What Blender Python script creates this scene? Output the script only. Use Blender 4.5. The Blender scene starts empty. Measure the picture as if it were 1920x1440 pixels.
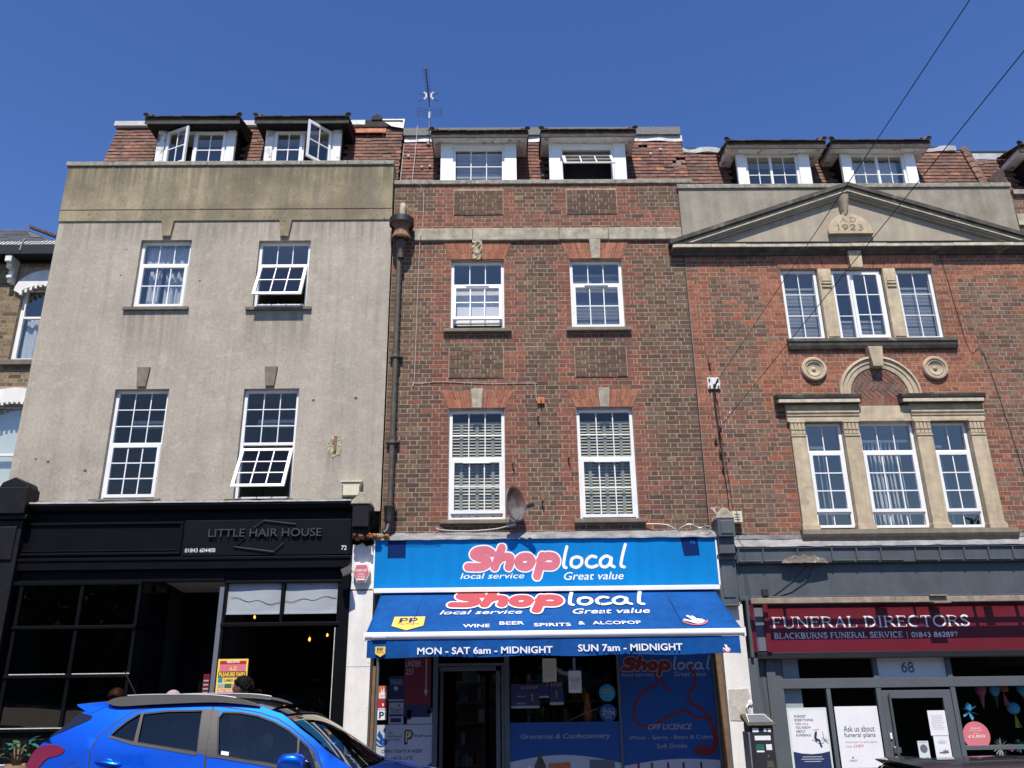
import bpy, math, random
from math import sin, cos, pi, radians as R, sqrt, atan2
from mathutils import Vector, Matrix, noise
from mathutils.geometry import delaunay_2d_cdt
S = bpy.context.scene
COL = S.collection

# ------------------------------------------------------------------ camera, sky, sun
F_PX, PITCH, ROLL, YAW, EYE = 1567.0, R(19.935), R(-0.739), R(0.754), 1.75
_f = Vector((sin(YAW)*cos(PITCH), cos(YAW)*cos(PITCH), sin(PITCH)))
_r0 = Vector((cos(YAW), -sin(YAW), 0)); _u0 = _r0.cross(_f)
_r = _r0*cos(ROLL) + _u0*sin(ROLL); _u = _u0*cos(ROLL) - _r0*sin(ROLL)
cam = bpy.data.cameras.new('camera'); cam_o = bpy.data.objects.new('camera', cam); COL.objects.link(cam_o)
m = Matrix((_r, _u, -_f)).transposed().to_4x4(); m.translation = (0, 0, EYE); cam_o.matrix_world = m
cam.sensor_fit = 'HORIZONTAL'; cam.sensor_width = 36; cam.lens = 36*F_PX/1920; cam.clip_end = 3000; cam.clip_start = .05
S.camera = cam_o
SUN_EL, SUN_AZ = R(59), R(183)     # sun behind the camera, high
w = bpy.data.worlds.new('World'); S.world = w; w.use_nodes = True
nt = w.node_tree; bg = nt.nodes['Background']
sky = nt.nodes.new('ShaderNodeTexSky'); sky.sky_type = 'NISHITA'; sky.sun_disc = False
sky.sun_elevation = SUN_EL; sky.sun_rotation = SUN_AZ; sky.altitude = 0; sky.air_density = 1.0; sky.dust_density = .1; sky.ozone_density = 3.5
hs = nt.nodes.new('ShaderNodeHueSaturation'); hs.inputs['Saturation'].default_value = 1.2; hs.inputs['Hue'].default_value = .515
nt.links.new(sky.outputs[0], hs.inputs['Color']); nt.links.new(hs.outputs[0], bg.inputs[0]); bg.inputs[1].default_value = .125
sl = bpy.data.lights.new('sun', 'SUN'); sl.energy = 5.0; sl.angle = R(.53); sl.color = (1, .925, .82)
so = bpy.data.objects.new('sun', sl); COL.objects.link(so); so.location = (0, -20, 40)
_d = Vector((sin(SUN_AZ)*cos(SUN_EL), cos(SUN_AZ)*cos(SUN_EL), sin(SUN_EL)))
so.rotation_euler = _d.to_track_quat('Z', 'Y').to_euler()
S.view_settings.view_transform = 'Standard'; S.view_settings.look = 'None'; S.view_settings.exposure = .35; S.view_settings.gamma = 1
S.cycles.max_bounces = 8; S.cycles.transparent_max_bounces = 16

def at(u, v, Y):            # where the sight line through a photo pixel meets the plane y = Y
    d = _f + _r*((u-960)/F_PX) + _u*((720-v)/F_PX); t = Y/d.y
    return t*d.x, t*d.z + EYE
def zp(x): return -.06-.08*x          # pavement height: the street runs downhill to the right
def zr(x): return zp(x)-.12

# ------------------------------------------------------------------ materials
def L(h):                    # hex -> linear
    o = []
    for i in (0, 2, 4):
        c = int(h[i:i+2], 16)/255; o.append(c/12.92 if c <= .04045 else ((c+.055)/1.055)**2.4)
    return tuple(o)
class NT:
    def __init__(s, name):
        s.m = bpy.data.materials.new(name); s.m.use_nodes = True; s.t = s.m.node_tree; s.n = s.t.nodes
        s.b = s.n['Principled BSDF']; s.out = s.n['Material Output']; s.co = None
    def new(s, k, **kw):
        n = s.n.new('ShaderNode'+k)
        for a, v in kw.items(): setattr(n, a, v)
        return n
    def link(s, a, b): s.t.links.new(a, b)
    def obj(s):
        if not s.co: s.co = s.new('TexCoord')
        return s.co.outputs['Object']
    def noise(s, scale, detail=4, vec=None, rough=.55, stretch=None):
        v = vec or s.obj()
        if stretch:
            mp = s.new('Mapping'); mp.inputs['Scale'].default_value = stretch; s.link(v, mp.inputs[0]); v = mp.outputs[0]
        n = s.new('TexNoise'); n.inputs['Scale'].default_value = scale; n.inputs['Detail'].default_value = detail; n.inputs['Roughness'].default_value = rough
        s.link(v, n.inputs[0]); return n.outputs[0]
    def ramp(s, x, a, b, ca=(0, 0, 0), cb=(1, 1, 1)):
        r = s.new('ValToRGB'); e = r.color_ramp.elements; e[0].position = a; e[1].position = b
        e[0].color = (*ca, 1); e[1].color = (*cb, 1); s.link(x, r.inputs[0]); return r.outputs[0]
    def mix(s, f, a, b, mode='MIX'):
        n = s.new('MixRGB', blend_type=mode)
        for i, x in enumerate((f, a, b)):
            if hasattr(x, 'is_linked'): s.link(x, n.inputs[i])
            elif i == 0: n.inputs[0].default_value = x
            else: n.inputs[i].default_value = (*x, 1)
        return n.outputs[0]
    def bump(s, h, strength=.3, dist=.01, prev=None):
        b = s.new('Bump'); b.inputs['Strength'].default_value = strength; b.inputs['Distance'].default_value = dist
        s.link(h, b.inputs['Height'])
        if prev: s.link(prev, b.inputs['Normal'])
        return b.outputs[0]
def P(name, col, rough=.6, var=.25, vs=6, bump=.15, bs=60, metal=0, coat=0, attr=False, streak=0, spec=.5, trans=0, dirt=None, emit=0, bd=.004):
    t = NT(name); b = t.b
    base = None
    if attr:
        a = t.new('Attribute'); a.attribute_name = 'Col'; base = a.outputs['Color']
    else:
        base = t.mix(0, col, col)
    if var:
        n = t.ramp(t.noise(vs, 5), .3, .7, (1-var,)*3, (1+var*.6,)*3)
        base = t.mix(1, base, n, 'MULTIPLY')
        n2 = t.ramp(t.noise(vs*7, 3), .3, .75, (1-var*.5,)*3, (1+var*.3,)*3)
        base = t.mix(1, base, n2, 'MULTIPLY')
    if streak:
        n3 = t.ramp(t.noise(1, 5, stretch=(7, 7, .55)), .35, .7, (1-streak,)*3, (1.08,)*3)
        base = t.mix(1, base, n3, 'MULTIPLY')
    if dirt:
        dm = t.ramp(t.noise(dirt[1], 6), dirt[2], dirt[2]+.12); base = t.mix(dm, base, dirt[0])
    t.link(base, b.inputs['Base Color'])
    b.inputs['Roughness'].default_value = rough; b.inputs['Metallic'].default_value = metal
    b.inputs['Coat Weight'].default_value = coat; b.inputs['Coat Roughness'].default_value = .03
    b.inputs['Specular IOR Level'].default_value = spec
    if trans: b.inputs['Transmission Weight'].default_value = trans
    if emit:
        b.inputs['Emission Color'].default_value = (*col, 1); b.inputs['Emission Strength'].default_value = emit
    if bump: t.link(t.bump(t.noise(bs, 5), bump, bd), b.inputs['Normal'])
    return t.m
def glass(name, ior=1.7, tint=(.86, .9, .92), wav=.02, rough=.0):
    t = NT(name); t.n.remove(t.b)
    tr = t.new('BsdfTransparent'); tr.inputs[0].default_value = (*tint, 1)
    gl = t.new('BsdfGlossy'); gl.inputs['Roughness'].default_value = rough; gl.inputs[0].default_value = (1, .92, .78, 1)
    # Schlick reflectance from the facing angle (the same from both sides of the pane)
    lw = t.new('LayerWeight'); lw.inputs['Blend'].default_value = .5
    pw = t.new('Math', operation='POWER'); t.link(lw.outputs['Facing'], pw.inputs[0]); pw.inputs[1].default_value = 5
    r0 = ((ior-1)/(ior+1))**2; fr = t.new('MapRange'); t.link(pw.outputs[0], fr.inputs['Value']); fr.inputs['To Min'].default_value = r0; fr.inputs['To Max'].default_value = 1
    nb = t.bump(t.noise(2.2, 1), wav, .05); t.link(nb, gl.inputs['Normal'])
    mx = t.new('MixShader'); t.link(fr.outputs[0], mx.inputs[0]); t.link(tr.outputs[0], mx.inputs[1]); t.link(gl.outputs[0], mx.inputs[2])
    t.link(mx.outputs[0], t.out.inputs[0]); return t.m
M = {}
def mathn(t, op, x, y=None):
    n = t.new('Math', operation=op)
    for i, q in enumerate((x, y)):
        if q is None: continue
        if hasattr(q, 'is_linked'): t.link(q, n.inputs[i])
        else: n.inputs[i].default_value = q
    return n.outputs[0]
def ramp01(t, x, a, b):
    n = t.new('MapRange', interpolation_type='SMOOTHSTEP'); t.link(x, n.inputs['Value']); n.inputs['From Min'].default_value = a; n.inputs['From Max'].default_value = b; return n.outputs['Result']
def run_off(t, base, spots, col, amount=.6):
    # dirt washed down the wall below each ledge: (x0, x1, ledge height, length)
    sx = t.new('SeparateXYZ'); t.link(t.obj(), sx.inputs[0]); X, Z = sx.outputs[0], sx.outputs[2]
    st = t.ramp(t.noise(1, 5, stretch=(16, 16, .6)), .36, .66); tot = None
    for x0, x1, z, ln in spots:
        k = mathn(t, 'MULTIPLY', mathn(t, 'MULTIPLY', ramp01(t, X, x0-.06, x0+.06), ramp01(t, X, x1+.06, x1-.06)), mathn(t, 'MULTIPLY', ramp01(t, Z, z-ln, z), ramp01(t, Z, z+.02, z)))
        tot = k if tot is None else mathn(t, 'MAXIMUM', tot, k)
    return t.mix(mathn(t, 'MULTIPLY', mathn(t, 'MULTIPLY', tot, st), amount), base, col)
def cracks(t, base, scale=.9, col=(.10, .09, .075), w=.007, keep=.57):
    vo = t.new('TexVoronoi', feature='DISTANCE_TO_EDGE'); vo.inputs['Scale'].default_value = scale
    wv = t.new('VectorMath', operation='ADD'); nz = t.new('TexNoise'); nz.inputs['Scale'].default_value = 3; t.link(t.obj(), nz.inputs[0]); sc = t.new('VectorMath', operation='SCALE'); t.link(nz.outputs['Color'], sc.inputs[0]); sc.inputs['Scale'].default_value = .5
    t.link(t.obj(), wv.inputs[0]); t.link(sc.outputs[0], wv.inputs[1]); t.link(wv.outputs[0], vo.inputs['Vector'])
    line = ramp01(t, vo.outputs['Distance'], w, 0); m_ = t.ramp(t.noise(.8, 3), keep, keep+.05)
    return t.mix(mathn(t, 'MULTIPLY', mathn(t, 'MULTIPLY', line, m_), .35), base, col)
def brick_mat():
    t = NT('brick'); at_ = t.new('Attribute'); at_.attribute_name = 'Col'; base = at_.outputs['Color']
    base = t.mix(1, base, t.ramp(t.noise(22, 5), .3, .7, (.66,)*3, (1.22,)*3), 'MULTIPLY'); base = t.mix(1, base, t.ramp(t.noise(150, 3), .3, .75, (.8,)*3, (1.12,)*3), 'MULTIPLY')
    base = t.mix(1, base, t.ramp(t.noise(.9, 5), .32, .68, (.80, .79, .78), (1.10, 1.08, 1.05)), 'MULTIPLY')
    sp = t.ramp(t.noise(60, 2), .68, .74); base = t.mix(t.mix(.35, (0, 0, 0), sp), base, (.40, .33, .26))
    base = run_off(t, base, [(-.95, .15, 7.27, .7), (1.1, 2.17, 7.27, .7), (-.95, .15, 4.06, .3), (1.1, 2.2, 4.06, .3), (-1.5, 3.1, 9.02, .5), (4.7, 7.6, 6.92, .45), (4.4, 5.8, 5.95, .9), (6.5, 7.85, 5.95, .9), (3.1, 9.1, 8.7, .5)], (.055, .045, .036), .7)
    t.link(base, t.b.inputs['Base Color']); t.b.inputs['Roughness'].default_value = .9
    t.link(t.bump(t.noise(90, 5), .5, .006), t.b.inputs['Normal']); return t.m
M['brick'] = brick_mat()
M['mortar'] = P('mortar', (.37, .285, .21), .95, .3, 9, .5, 120, streak=.15)
M['gauged'] = P('gauged red brick', (1, 1, 1), .9, .2, 20, .3, 90, attr=True)
M['tile'] = P('clay tile', (1, 1, 1), .85, .45, 9, .5, 45, attr=True, bd=.008)
def render_mat():
    t = NT('weathered grey render'); c1, c2, c3 = (.415, .37, .30), (.31, .278, .228), (.47, .42, .345)
    a = t.ramp(t.noise(1.1, 8, rough=.62), .34, .62)
    base = t.mix(a, c2, c1)
    st = t.ramp(t.noise(1, 6, stretch=(3.2, 3.2, .6)), .36, .66); base = t.mix(t.mix(.45, (0, 0, 0), st), base, c3)
    st2 = t.ramp(t.noise(1, 5, stretch=(9, 9, .3)), .52, .72); base = t.mix(t.mix(.26, (0, 0, 0), st2), base, (.17, .16, .145))
    pl = t.ramp(t.noise(3.5, 9, rough=.75), .55, .63); base = t.mix(t.mix(.42, (0, 0, 0), pl), base, (.50, .455, .39))
    mid = t.ramp(t.noise(22, 6, rough=.7), .32, .68, (.87,)*3, (1.1,)*3); base = t.mix(1, base, mid, 'MULTIPLY')
    fine = t.ramp(t.noise(110, 4), .3, .7, (.80,)*3, (1.14,)*3); base = t.mix(1, base, fine, 'MULTIPLY')
    base = cracks(t, run_off(t, base, [(-6.3, -5.22, 7.70, .9), (-4.26, -3.18, 7.69, 1.0), (-7.6, -1.9, 9.44, .7), (-2.5, -2.2, 4.55, .3), (-2.75, -2.53, 5.25, .6)], (.15, .13, .10), .6))
    t.link(base, t.b.inputs['Base Color']); t.b.inputs['Roughness'].default_value = .93
    t.link(t.bump(t.noise(160, 4), .55, .006, t.bump(t.noise(7, 5), .25, .02)), t.b.inputs['Normal']); return t.m
def parapet_mat():
    t = NT('mossy cement parapet')
    base = t.mix(t.ramp(t.noise(1.4, 7), .35, .65), (.20, .165, .105), (.36, .305, .195))
    st = t.ramp(t.noise(1, 6, stretch=(5, 5, .6)), .44, .66); base = t.mix(t.mix(.6, (0, 0, 0), st), base, (.15, .135, .10))
    sp = t.ramp(t.noise(22, 3), .60, .66); base = t.mix(t.mix(.7, (0, 0, 0), sp), base, (.10, .085, .06))
    yl = t.ramp(t.noise(5, 6), .58, .72); base = t.mix(t.mix(.4, (0, 0, 0), yl), base, (.40, .33, .19))
    base = cracks(t, run_off(t, base, [(-7.7, -1.85, 10.56, .75)], (.105, .092, .065), .8), 1.3, keep=.5)
    fine = t.ramp(t.noise(90, 4), .3, .7, (.84,)*3, (1.1,)*3); base = t.mix(1, base, fine, 'MULTIPLY')
    t.link(base, t.b.inputs['Base Color']); t.b.inputs['Roughness'].default_value = .95
    t.link(t.bump(t.noise(120, 4), .5, .006), t.b.inputs['Normal']); return t.m
M['render'] = render_mat(); M['parapet'] = parapet_mat()
M['cement'] = P('grey cement render', (.30, .27, .215), .92, .2, 3, .3, 110, streak=.18)
M['tymp'] = P('tympanum render', (.37, .32, .25), .92, .15, 3, .3, 110, streak=.1)
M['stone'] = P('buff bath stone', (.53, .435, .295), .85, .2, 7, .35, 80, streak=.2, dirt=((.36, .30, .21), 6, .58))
M['palestone'] = P('weathered pale stone', (.42, .38, .29), .9, .35, 8, .5, 60, streak=.2, dirt=((.16, .145, .12), 5, .6))
M['crumble'] = P('crumbling stone', (.50, .44, .30), .95, .45, 18, 1, 40, bd=.03)
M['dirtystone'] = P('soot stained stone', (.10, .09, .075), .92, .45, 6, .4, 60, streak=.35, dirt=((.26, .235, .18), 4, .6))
M['fillet'] = P('pale stone fillet', (.55, .49, .37), .9, .3, 9, .4, 70, dirt=((.2, .18, .14), 4, .62))
M['coping'] = P('lichen concrete coping', (.30, .28, .23), .95, .4, 14, .5, 70, dirt=((.5, .48, .42), 16, .62))
M['sill'] = P('dark stained sill', (.17, .145, .115), .85, .3, 8, .3, 60)
M['keydark'] = P('brown cement keystone', (.205, .175, .13), .9, .2, 9, .3, 90, streak=.12)
M['upvc'] = P('white upvc', (.80, .81, .82), .32, .06, 4, 0, spec=.5)
M['oldpaint'] = P('peeling white paint', (.72, .72, .70), .6, .12, 9, .3, 40, dirt=((.20, .165, .13), 7, .56))
M['whiteboard'] = P('white painted board', (.78, .78, .77), .5, .08, 5, .1, 40)
M['blackwood'] = P('flaking black paint', (.008, .008, .010), .55, .4, 8, .3, 40, spec=.25, dirt=((.10, .09, .08), 9, .68))
M['glass'] = glass('window glass', 2.5, (.9, .92, .92)); M['glasslow'] = glass('older window glass', 1.7, (.8, .83, .82))
M['glassdark'] = glass('dark shop glass', 1.9, (.5, .52, .54))
M['glassshop'] = glass('shop glass', 1.5, (.74, .78, .82))
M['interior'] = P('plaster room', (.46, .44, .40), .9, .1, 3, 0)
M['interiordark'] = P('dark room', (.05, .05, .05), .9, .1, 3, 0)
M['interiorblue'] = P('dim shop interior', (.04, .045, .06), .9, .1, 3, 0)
M['curtain'] = P('net curtain', (.5, .53, .58), .9, .12, 10, .1, 80)
M['blind'] = P('slatted blind', (.62, .56, .42), .7, .1, 5, 0)
M['blindgrey'] = P('grey fine blind', (.27, .28, .29), .7, .08, 5, 0)
M['blindtape'] = P('blind tape', (.30, .31, .28), .8, .1, 5, 0)
M['blindpale'] = P('pale blind', (.66, .66, .65), .7, .08, 5, 0)
M['lead'] = P('lead flashing', (.27, .27, .275), .6, .4, 5, .5, 12, metal=.15, dirt=((.50, .48, .44), 4, .62), bd=.03)
M['leadwhite'] = P('bright lead flashing', (.44, .45, .46), .5, .25, 6, .4, 14, bd=.02)
M['felt'] = P('grey mineral felt', (.22, .225, .22), .95, .3, 30, .4, 120)
M['slate'] = P('blue grey slate', (.10, .105, .115), .6, .3, 12, .3, 30)
M['black'] = P('black gloss shopfront paint', (.0032, .0035, .005), .5, .3, 4, .12, 25, spec=.12)
M['blackboard'] = P('black sign board', (.004, .0048, .0075), .5, .2, 3, .05, 25, spec=.15)
M['blackletter'] = P('raised black letter', (.05, .052, .058), .35, .1, 4, 0)
M['worn'] = P('worn white ledge', (.62, .60, .56), .7, .3, 20, .2, 50)
M['slategrey'] = P('slate grey paint', (.078, .093, .105), .5, .16, 3, .12, 30, streak=.12)
M['alugrey'] = P('grey powder coated frame', (.095, .108, .122), .45, .1, 3, 0)
M['white'] = P('white pilaster board', (.74, .73, .70), .6, .1, 3, .12, 40, streak=.08)
M['whitepatch'] = P('bare filler patch', (.50, .48, .42), .9, .25, 12, .4, 40)
M['rubble'] = P('exposed orange rubble', (.42, .17, .05), .95, .6, 14, 1, 30, bd=.05)
M['signblue'] = P('faded blue sign face', (.0, .18, .49), .45, .08, .9, 0, streak=.05, spec=.2)
M['signdark'] = P('unfaded blue patch', (.002, .018, .10), .4, .1, 3, 0, spec=.2)
M['awnblue'] = P('blue awning fabric', (.002, .075, .29), .8, .18, 2.0, .35, 14, streak=.16, spec=.2, dirt=((.10, .16, .30), 45, .70), bd=.02)
M['bandblue'] = P('blue window vinyl', (.0, .065, .27), .4, .06, 2, 0)  # base colour darkened to carry the deep shade under the awning
M['swoosh'] = P('pale vinyl', (.44, .46, .51), .4, .05, 2, 0)
M['fadedred'] = P('faded red lettering', (.62, .16, .20), .45, .12, 3, 0)
M['shopred'] = P('red lettering', (.42, .02, .035), .45, .08, 3, 0)
M['awnred'] = P('awning red', (.40, .06, .07), .7, .1, 3, 0)
M['lettering'] = P('white lettering', (.82, .82, .82), .5, .04, 3, 0)
M['letterdim'] = P('grey lettering', (.34, .35, .37), .5, .04, 3, 0)
M['yellow'] = P('yellow badge', (.78, .53, .10), .5, .05, 3, 0)
M['navy'] = P('navy print', (.012, .018, .07), .5, .05, 3, 0)
M['redprint'] = P('dark red print', (.16, .008, .014), .5, .05, 3, 0)
M['teal'] = P('teal sticker', (.0, .25, .42), .5, .05, 3, 0)
M['maroon'] = P('maroon sign face', (.135, .012, .022), .32, .08, 2, 0)
M['oldwood'] = P('weathered timber', (.34, .27, .20), .9, .3, 12, .4, 40, streak=.2)
M['brownwood'] = P('brown door post', (.22, .13, .065), .7, .35, 9, .3, 40, streak=.3)
M['aluwhite'] = P('white aluminium', (.80, .80, .78), .35, .08, 4, 0)
M['iron'] = P('brown cast iron', (.085, .07, .05), .6, .4, 9, .3, 50)
M['ironblack'] = P('black cast iron', (.012, .012, .014), .5, .3, 9, .3, 50)
M['rusty'] = P('rusty cast iron', (.23, .125, .075), .85, .4, 14, .4, 60)
M['rustdish'] = P('rusty dish metal', (.16, .155, .15), .6, .3, 6, .2, 50, dirt=((.085, .045, .03), 3.2, .47))
M['galv'] = P('galvanised metal', (.42, .43, .44), .4, .2, 12, 0, metal=.7)
M['plastic'] = P('dark plastic', (.025, .027, .03), .45, .15, 8, 0)
M['cream'] = P('cream plastic', (.62, .58, .42), .5, .1, 8, 0)
M['cable'] = P('black cable', (.012, .012, .013), .6, 0, bump=0)
M['cablewhite'] = P('pale cable', (.55, .50, .45), .6, .2, 8, 0)
M['orange'] = P('orange plastic', (.55, .16, .05), .6, .2, 8, 0)
M['asphalt'] = P('asphalt', (.055, .055, .056), .9, .3, 3, .5, 160)
M['paving'] = P('paving slabs', (.15, .145, .14), .9, .2, 2, .4, 90)
M['kerbstone'] = P('granite kerb', (.32, .31, .295), .85, .2, 12, .4, 90)
M['roadpaint'] = P('road paint', (.65, .60, .20), .8, .2, 12, .2, 60)
M['paper'] = P('white paper', (.74, .75, .78), .6, .05, 3, 0)
M['printgrey'] = P('grey print', (.12, .13, .16), .6, 0, bump=0)
M['printlight'] = P('faint print', (.42, .43, .47), .6, 0, bump=0)
M['posternavy'] = P('poster navy', (.016, .03, .105), .5, .05, 3, 0)
M['pink'] = P('coral pink sticker', (.62, .17, .20), .5, .05, 3, 0)
M['leaf'] = P('green leaf', (.045, .10, .035), .5, .35, 12, .1, 40)
M['leafteal'] = P('teal leaf', (.03, .14, .12), .45, .3, 12, .1, 40)
M['tree'] = P('tree foliage', (.035, .045, .025), .8, .3, 1.2, 0, spec=.1)
M['terracotta'] = P('terracotta', (.35, .22, .13), .85, .2, 9, .2, 50)
M['herring'] = P('herringbone brick', (1, 1, 1), .9, .3, 25, .4, 90, attr=True)
M['frost'] = P('frosted glass panel', (.62, .68, .66), .35, .05, 2, 0)

# ------------------------------------------------------------------ mesh building
WORLD = {}
class MB:
    def __init__(s): s.v = []; s.f = []; s.m = []; s.c = []; s.marks = []
    def mark(s): s.marks.append((len(s.v), len(s.f)))
    def face(s, pts, m=0, c=(1, 1, 1)):
        n = len(s.v); s.v += [tuple(p) for p in pts]; s.f.append(tuple(range(n, n+len(pts)))); s.m.append(m); s.c.append(c)
    def box(s, x0, x1, y0, y1, z0, z1, m=0, c=(1, 1, 1), skip=''):
        a = ((x0, y0, z0), (x1, y0, z0), (x1, y0, z1), (x0, y0, z1), (x0, y1, z0), (x1, y1, z0), (x1, y1, z1), (x0, y1, z1))
        for k, ids in (('f', (0, 1, 2, 3)), ('b', (5, 4, 7, 6)), ('l', (4, 0, 3, 7)), ('r', (1, 5, 6, 2)), ('t', (3, 2, 6, 7)), ('u', (4, 5, 1, 0))):
            if k not in skip: s.face([a[i] for i in ids], m, c)
    def prism(s, poly, y0, y1, m=0, c=(1, 1, 1), back=True):      # poly in (x, z), extruded along y
        n = len(poly); s.face([(x, y0, z) for x, z in poly], m, c)
        if back: s.face([(x, y1, z) for x, z in reversed(poly)], m, c)
        for i in range(n):
            a, b = poly[i], poly[(i+1) % n]
            s.face([(a[0], y0, a[1]), (a[0], y1, a[1]), (b[0], y1, b[1]), (b[0], y0, b[1])], m, c)
    def profx(s, prof, x0, x1, m=0, c=(1, 1, 1)):                # profile in (y, z), run along x
        n = len(prof)
        for i in range(n):
            a, b = prof[i], prof[(i+1) % n]
            s.face([(x0, a[0], a[1]), (x1, a[0], a[1]), (x1, b[0], b[1]), (x0, b[0], b[1])], m, c)
        s.face([(x0, y, z) for y, z in prof], m, c); s.face([(x1, y, z) for y, z in reversed(prof)], m, c)
    def grid(s, fn, nu, nv, m=0, c=(1, 1, 1), cu=False):
        n = len(s.v)
        for i in range(nu+(0 if cu else 1)):
            for j in range(nv+1): s.v.append(tuple(fn(i/nu, j/nv)))
        for i in range(nu):
            for j in range(nv):
                i2 = (i+1) % nu if cu else i+1
                s.f.append((n+i*(nv+1)+j, n+i2*(nv+1)+j, n+i2*(nv+1)+j+1, n+i*(nv+1)+j+1)); s.m.append(m); s.c.append(c)
    def tube(s, path, r, n=8, m=0, c=(1, 1, 1), cap=True):
        path = [Vector(p) for p in path]; rs = r if isinstance(r, (list, tuple)) else [r]*len(path); b = len(s.v)
        up = Vector((0, 0, 1)); prev = None
        for i, p in enumerate(path):
            d = (path[min(i+1, len(path)-1)]-path[max(i-1, 0)]).normalized()
            if prev is None:
                a = d.cross(up); a = a if a.length > .1 else d.cross(Vector((1, 0, 0)))
            else: a = prev-d*prev.dot(d)
            a.normalize(); prev = a; e = d.cross(a)
            for k in range(n):
                t = 2*pi*k/n; s.v.append(tuple(p+(a*cos(t)+e*sin(t))*rs[i]))
        for i in range(len(path)-1):
            for k in range(n):
                k2 = (k+1) % n; s.f.append((b+i*n+k, b+i*n+k2, b+(i+1)*n+k2, b+(i+1)*n+k)); s.m.append(m); s.c.append(c)
        if cap:
            s.f.append(tuple(b+k for k in range(n))[::-1]); s.m.append(m); s.c.append(c)
            e = b+(len(path)-1)*n; s.f.append(tuple(e+k for k in range(n))); s.m.append(m); s.c.append(c)
    def lathe(s, prof, cx, cy, n=20, m=0, c=(1, 1, 1), a0=0, a1=2*pi):   # prof (r, z) about a vertical axis
        full = abs(a1-a0-2*pi) < 1e-6
        s.grid(lambda u, v: (cx+prof[round(v*(len(prof)-1))][0]*cos(a0+(a1-a0)*u), cy+prof[round(v*(len(prof)-1))][0]*sin(a0+(a1-a0)*u), prof[round(v*(len(prof)-1))][1]), n, len(prof)-1, m, c, cu=full)
    def disc(s, prof, cx, cz, y, n=40, m=0, c=(1, 1, 1)):          # prof (r, depth) about an axis along y
        k = len(prof)-1
        s.grid(lambda u, v: (cx+prof[round(v*k)][0]*cos(2*pi*u), y-prof[round(v*k)][1], cz+prof[round(v*k)][0]*sin(2*pi*u)), n, k, m, c, cu=True)
    def ellip(s, cx, cy, cz, rx, ry, rz, nu=16, nv=10, m=0, c=(1, 1, 1), fn=None):
        def g(u, v):
            t, p = 2*pi*u, pi*v; q = Vector((sin(p)*cos(t), sin(p)*sin(t), cos(p)))
            k = fn(q) if fn else 1
            return (cx+rx*q.x*k, cy+ry*q.y*k, cz+rz*q.z*k)
        s.grid(g, nu, nv, m, c, cu=True)
    def leaf(s, p, d, w, l, m=0, bend=.3, up=Vector((0, 0, 1))):
        p = Vector(p); d = Vector(d).normalized(); a = d.cross(up); a = a.normalized() if a.length > .05 else Vector((1, 0, 0)); nn = a.cross(d)
        pr = None
        for i in range(5):
            t = i/4; ww = w*sin(pi*(.08+.9*t))**.8 if i < 4 else .001; q = p+d*(l*t)-Vector((0, 0, 1))*(bend*l*t*t)
            cur = (q-a*ww*.5+nn*ww*.12, q+nn*0, q+a*ww*.5+nn*ww*.12)
            if pr:
                s.face([pr[0], pr[1], cur[1], cur[0]], m); s.face([pr[1], pr[2], cur[2], cur[1]], m)
            pr = cur
    def xf(s, fn, i0=0):
        for i in range(i0, len(s.v)): s.v[i] = tuple(fn(Vector(s.v[i])))
    def build(s, name, mats, parent=None, smooth=False, bevel=0, label=None, cat=None, group=None, kind=None, weld=None):
        if len(s.marks) > 1 and parent:                 # every line of writing is a part of its own
            o = None; ends = s.marks[1:]+[(len(s.v), len(s.f))]
            for (v0, f0), (v1, f1) in zip(s.marks, ends):
                q = MB(); q.v = s.v[v0:v1]; q.f = [tuple(i-v0 for i in f) for f in s.f[f0:f1]]; q.m = s.m[f0:f1]; q.c = s.c[f0:f1]; o = q.build(name, mats, parent, smooth, bevel, label, cat, group, kind, weld)
            return o
        me = bpy.data.meshes.new(name); off = Vector((0, 0, 0))
        if parent is None and kind is None:
            xs = [v[0] for v in s.v]; ys = [v[1] for v in s.v]; zs = [v[2] for v in s.v]
            off = Vector(((min(xs)+max(xs))/2, (min(ys)+max(ys))/2, min(zs)))
        me.from_pydata([tuple(Vector(v)-off) for v in s.v], [], s.f)
        mats = mats if isinstance(mats, (list, tuple)) else [mats]
        for k in mats: me.materials.append(M[k] if isinstance(k, str) else k)
        me.polygons.foreach_set('material_index', s.m)
        if any(c != (1, 1, 1) for c in s.c):
            at_ = me.color_attributes.new('Col', 'FLOAT_COLOR', 'CORNER'); buf = []
            for f, c in zip(s.f, s.c): buf += [c[0], c[1], c[2], 1]*len(f)
            at_.data.foreach_set('color', buf)
        if weld or (weld is None and (smooth or bevel)):
            import bmesh
            b = bmesh.new(); b.from_mesh(me); bmesh.ops.remove_doubles(b, verts=b.verts, dist=1e-4); bmesh.ops.recalc_face_normals(b, faces=b.faces); b.to_mesh(me); b.free()
        if smooth:
            me.polygons.foreach_set('use_smooth', [True]*len(me.polygons))
            if smooth != True: me.set_sharp_from_angle(angle=R(smooth))
        o = bpy.data.objects.new(name, me); COL.objects.link(o); o.location = off; WORLD[o.name] = off
        if bevel:
            bm_ = o.modifiers.new('bevel', 'BEVEL'); bm_.width = bevel; bm_.segments = 2; bm_.limit_method = 'ANGLE'; bm_.angle_limit = R(40)
        if parent: adopt(o, parent)
        tag(o, label, cat, group, kind)
        return o
def tag(o, label=None, cat=None, group=None, kind=None):
    for k, v in (('label', label), ('category', cat), ('group', group), ('kind', kind)):
        if v: o[k] = v
    return o
def adopt(o, parent):
    o.parent = parent; o.matrix_parent_inverse = Matrix.Translation(-WORLD[parent.name])
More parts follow.
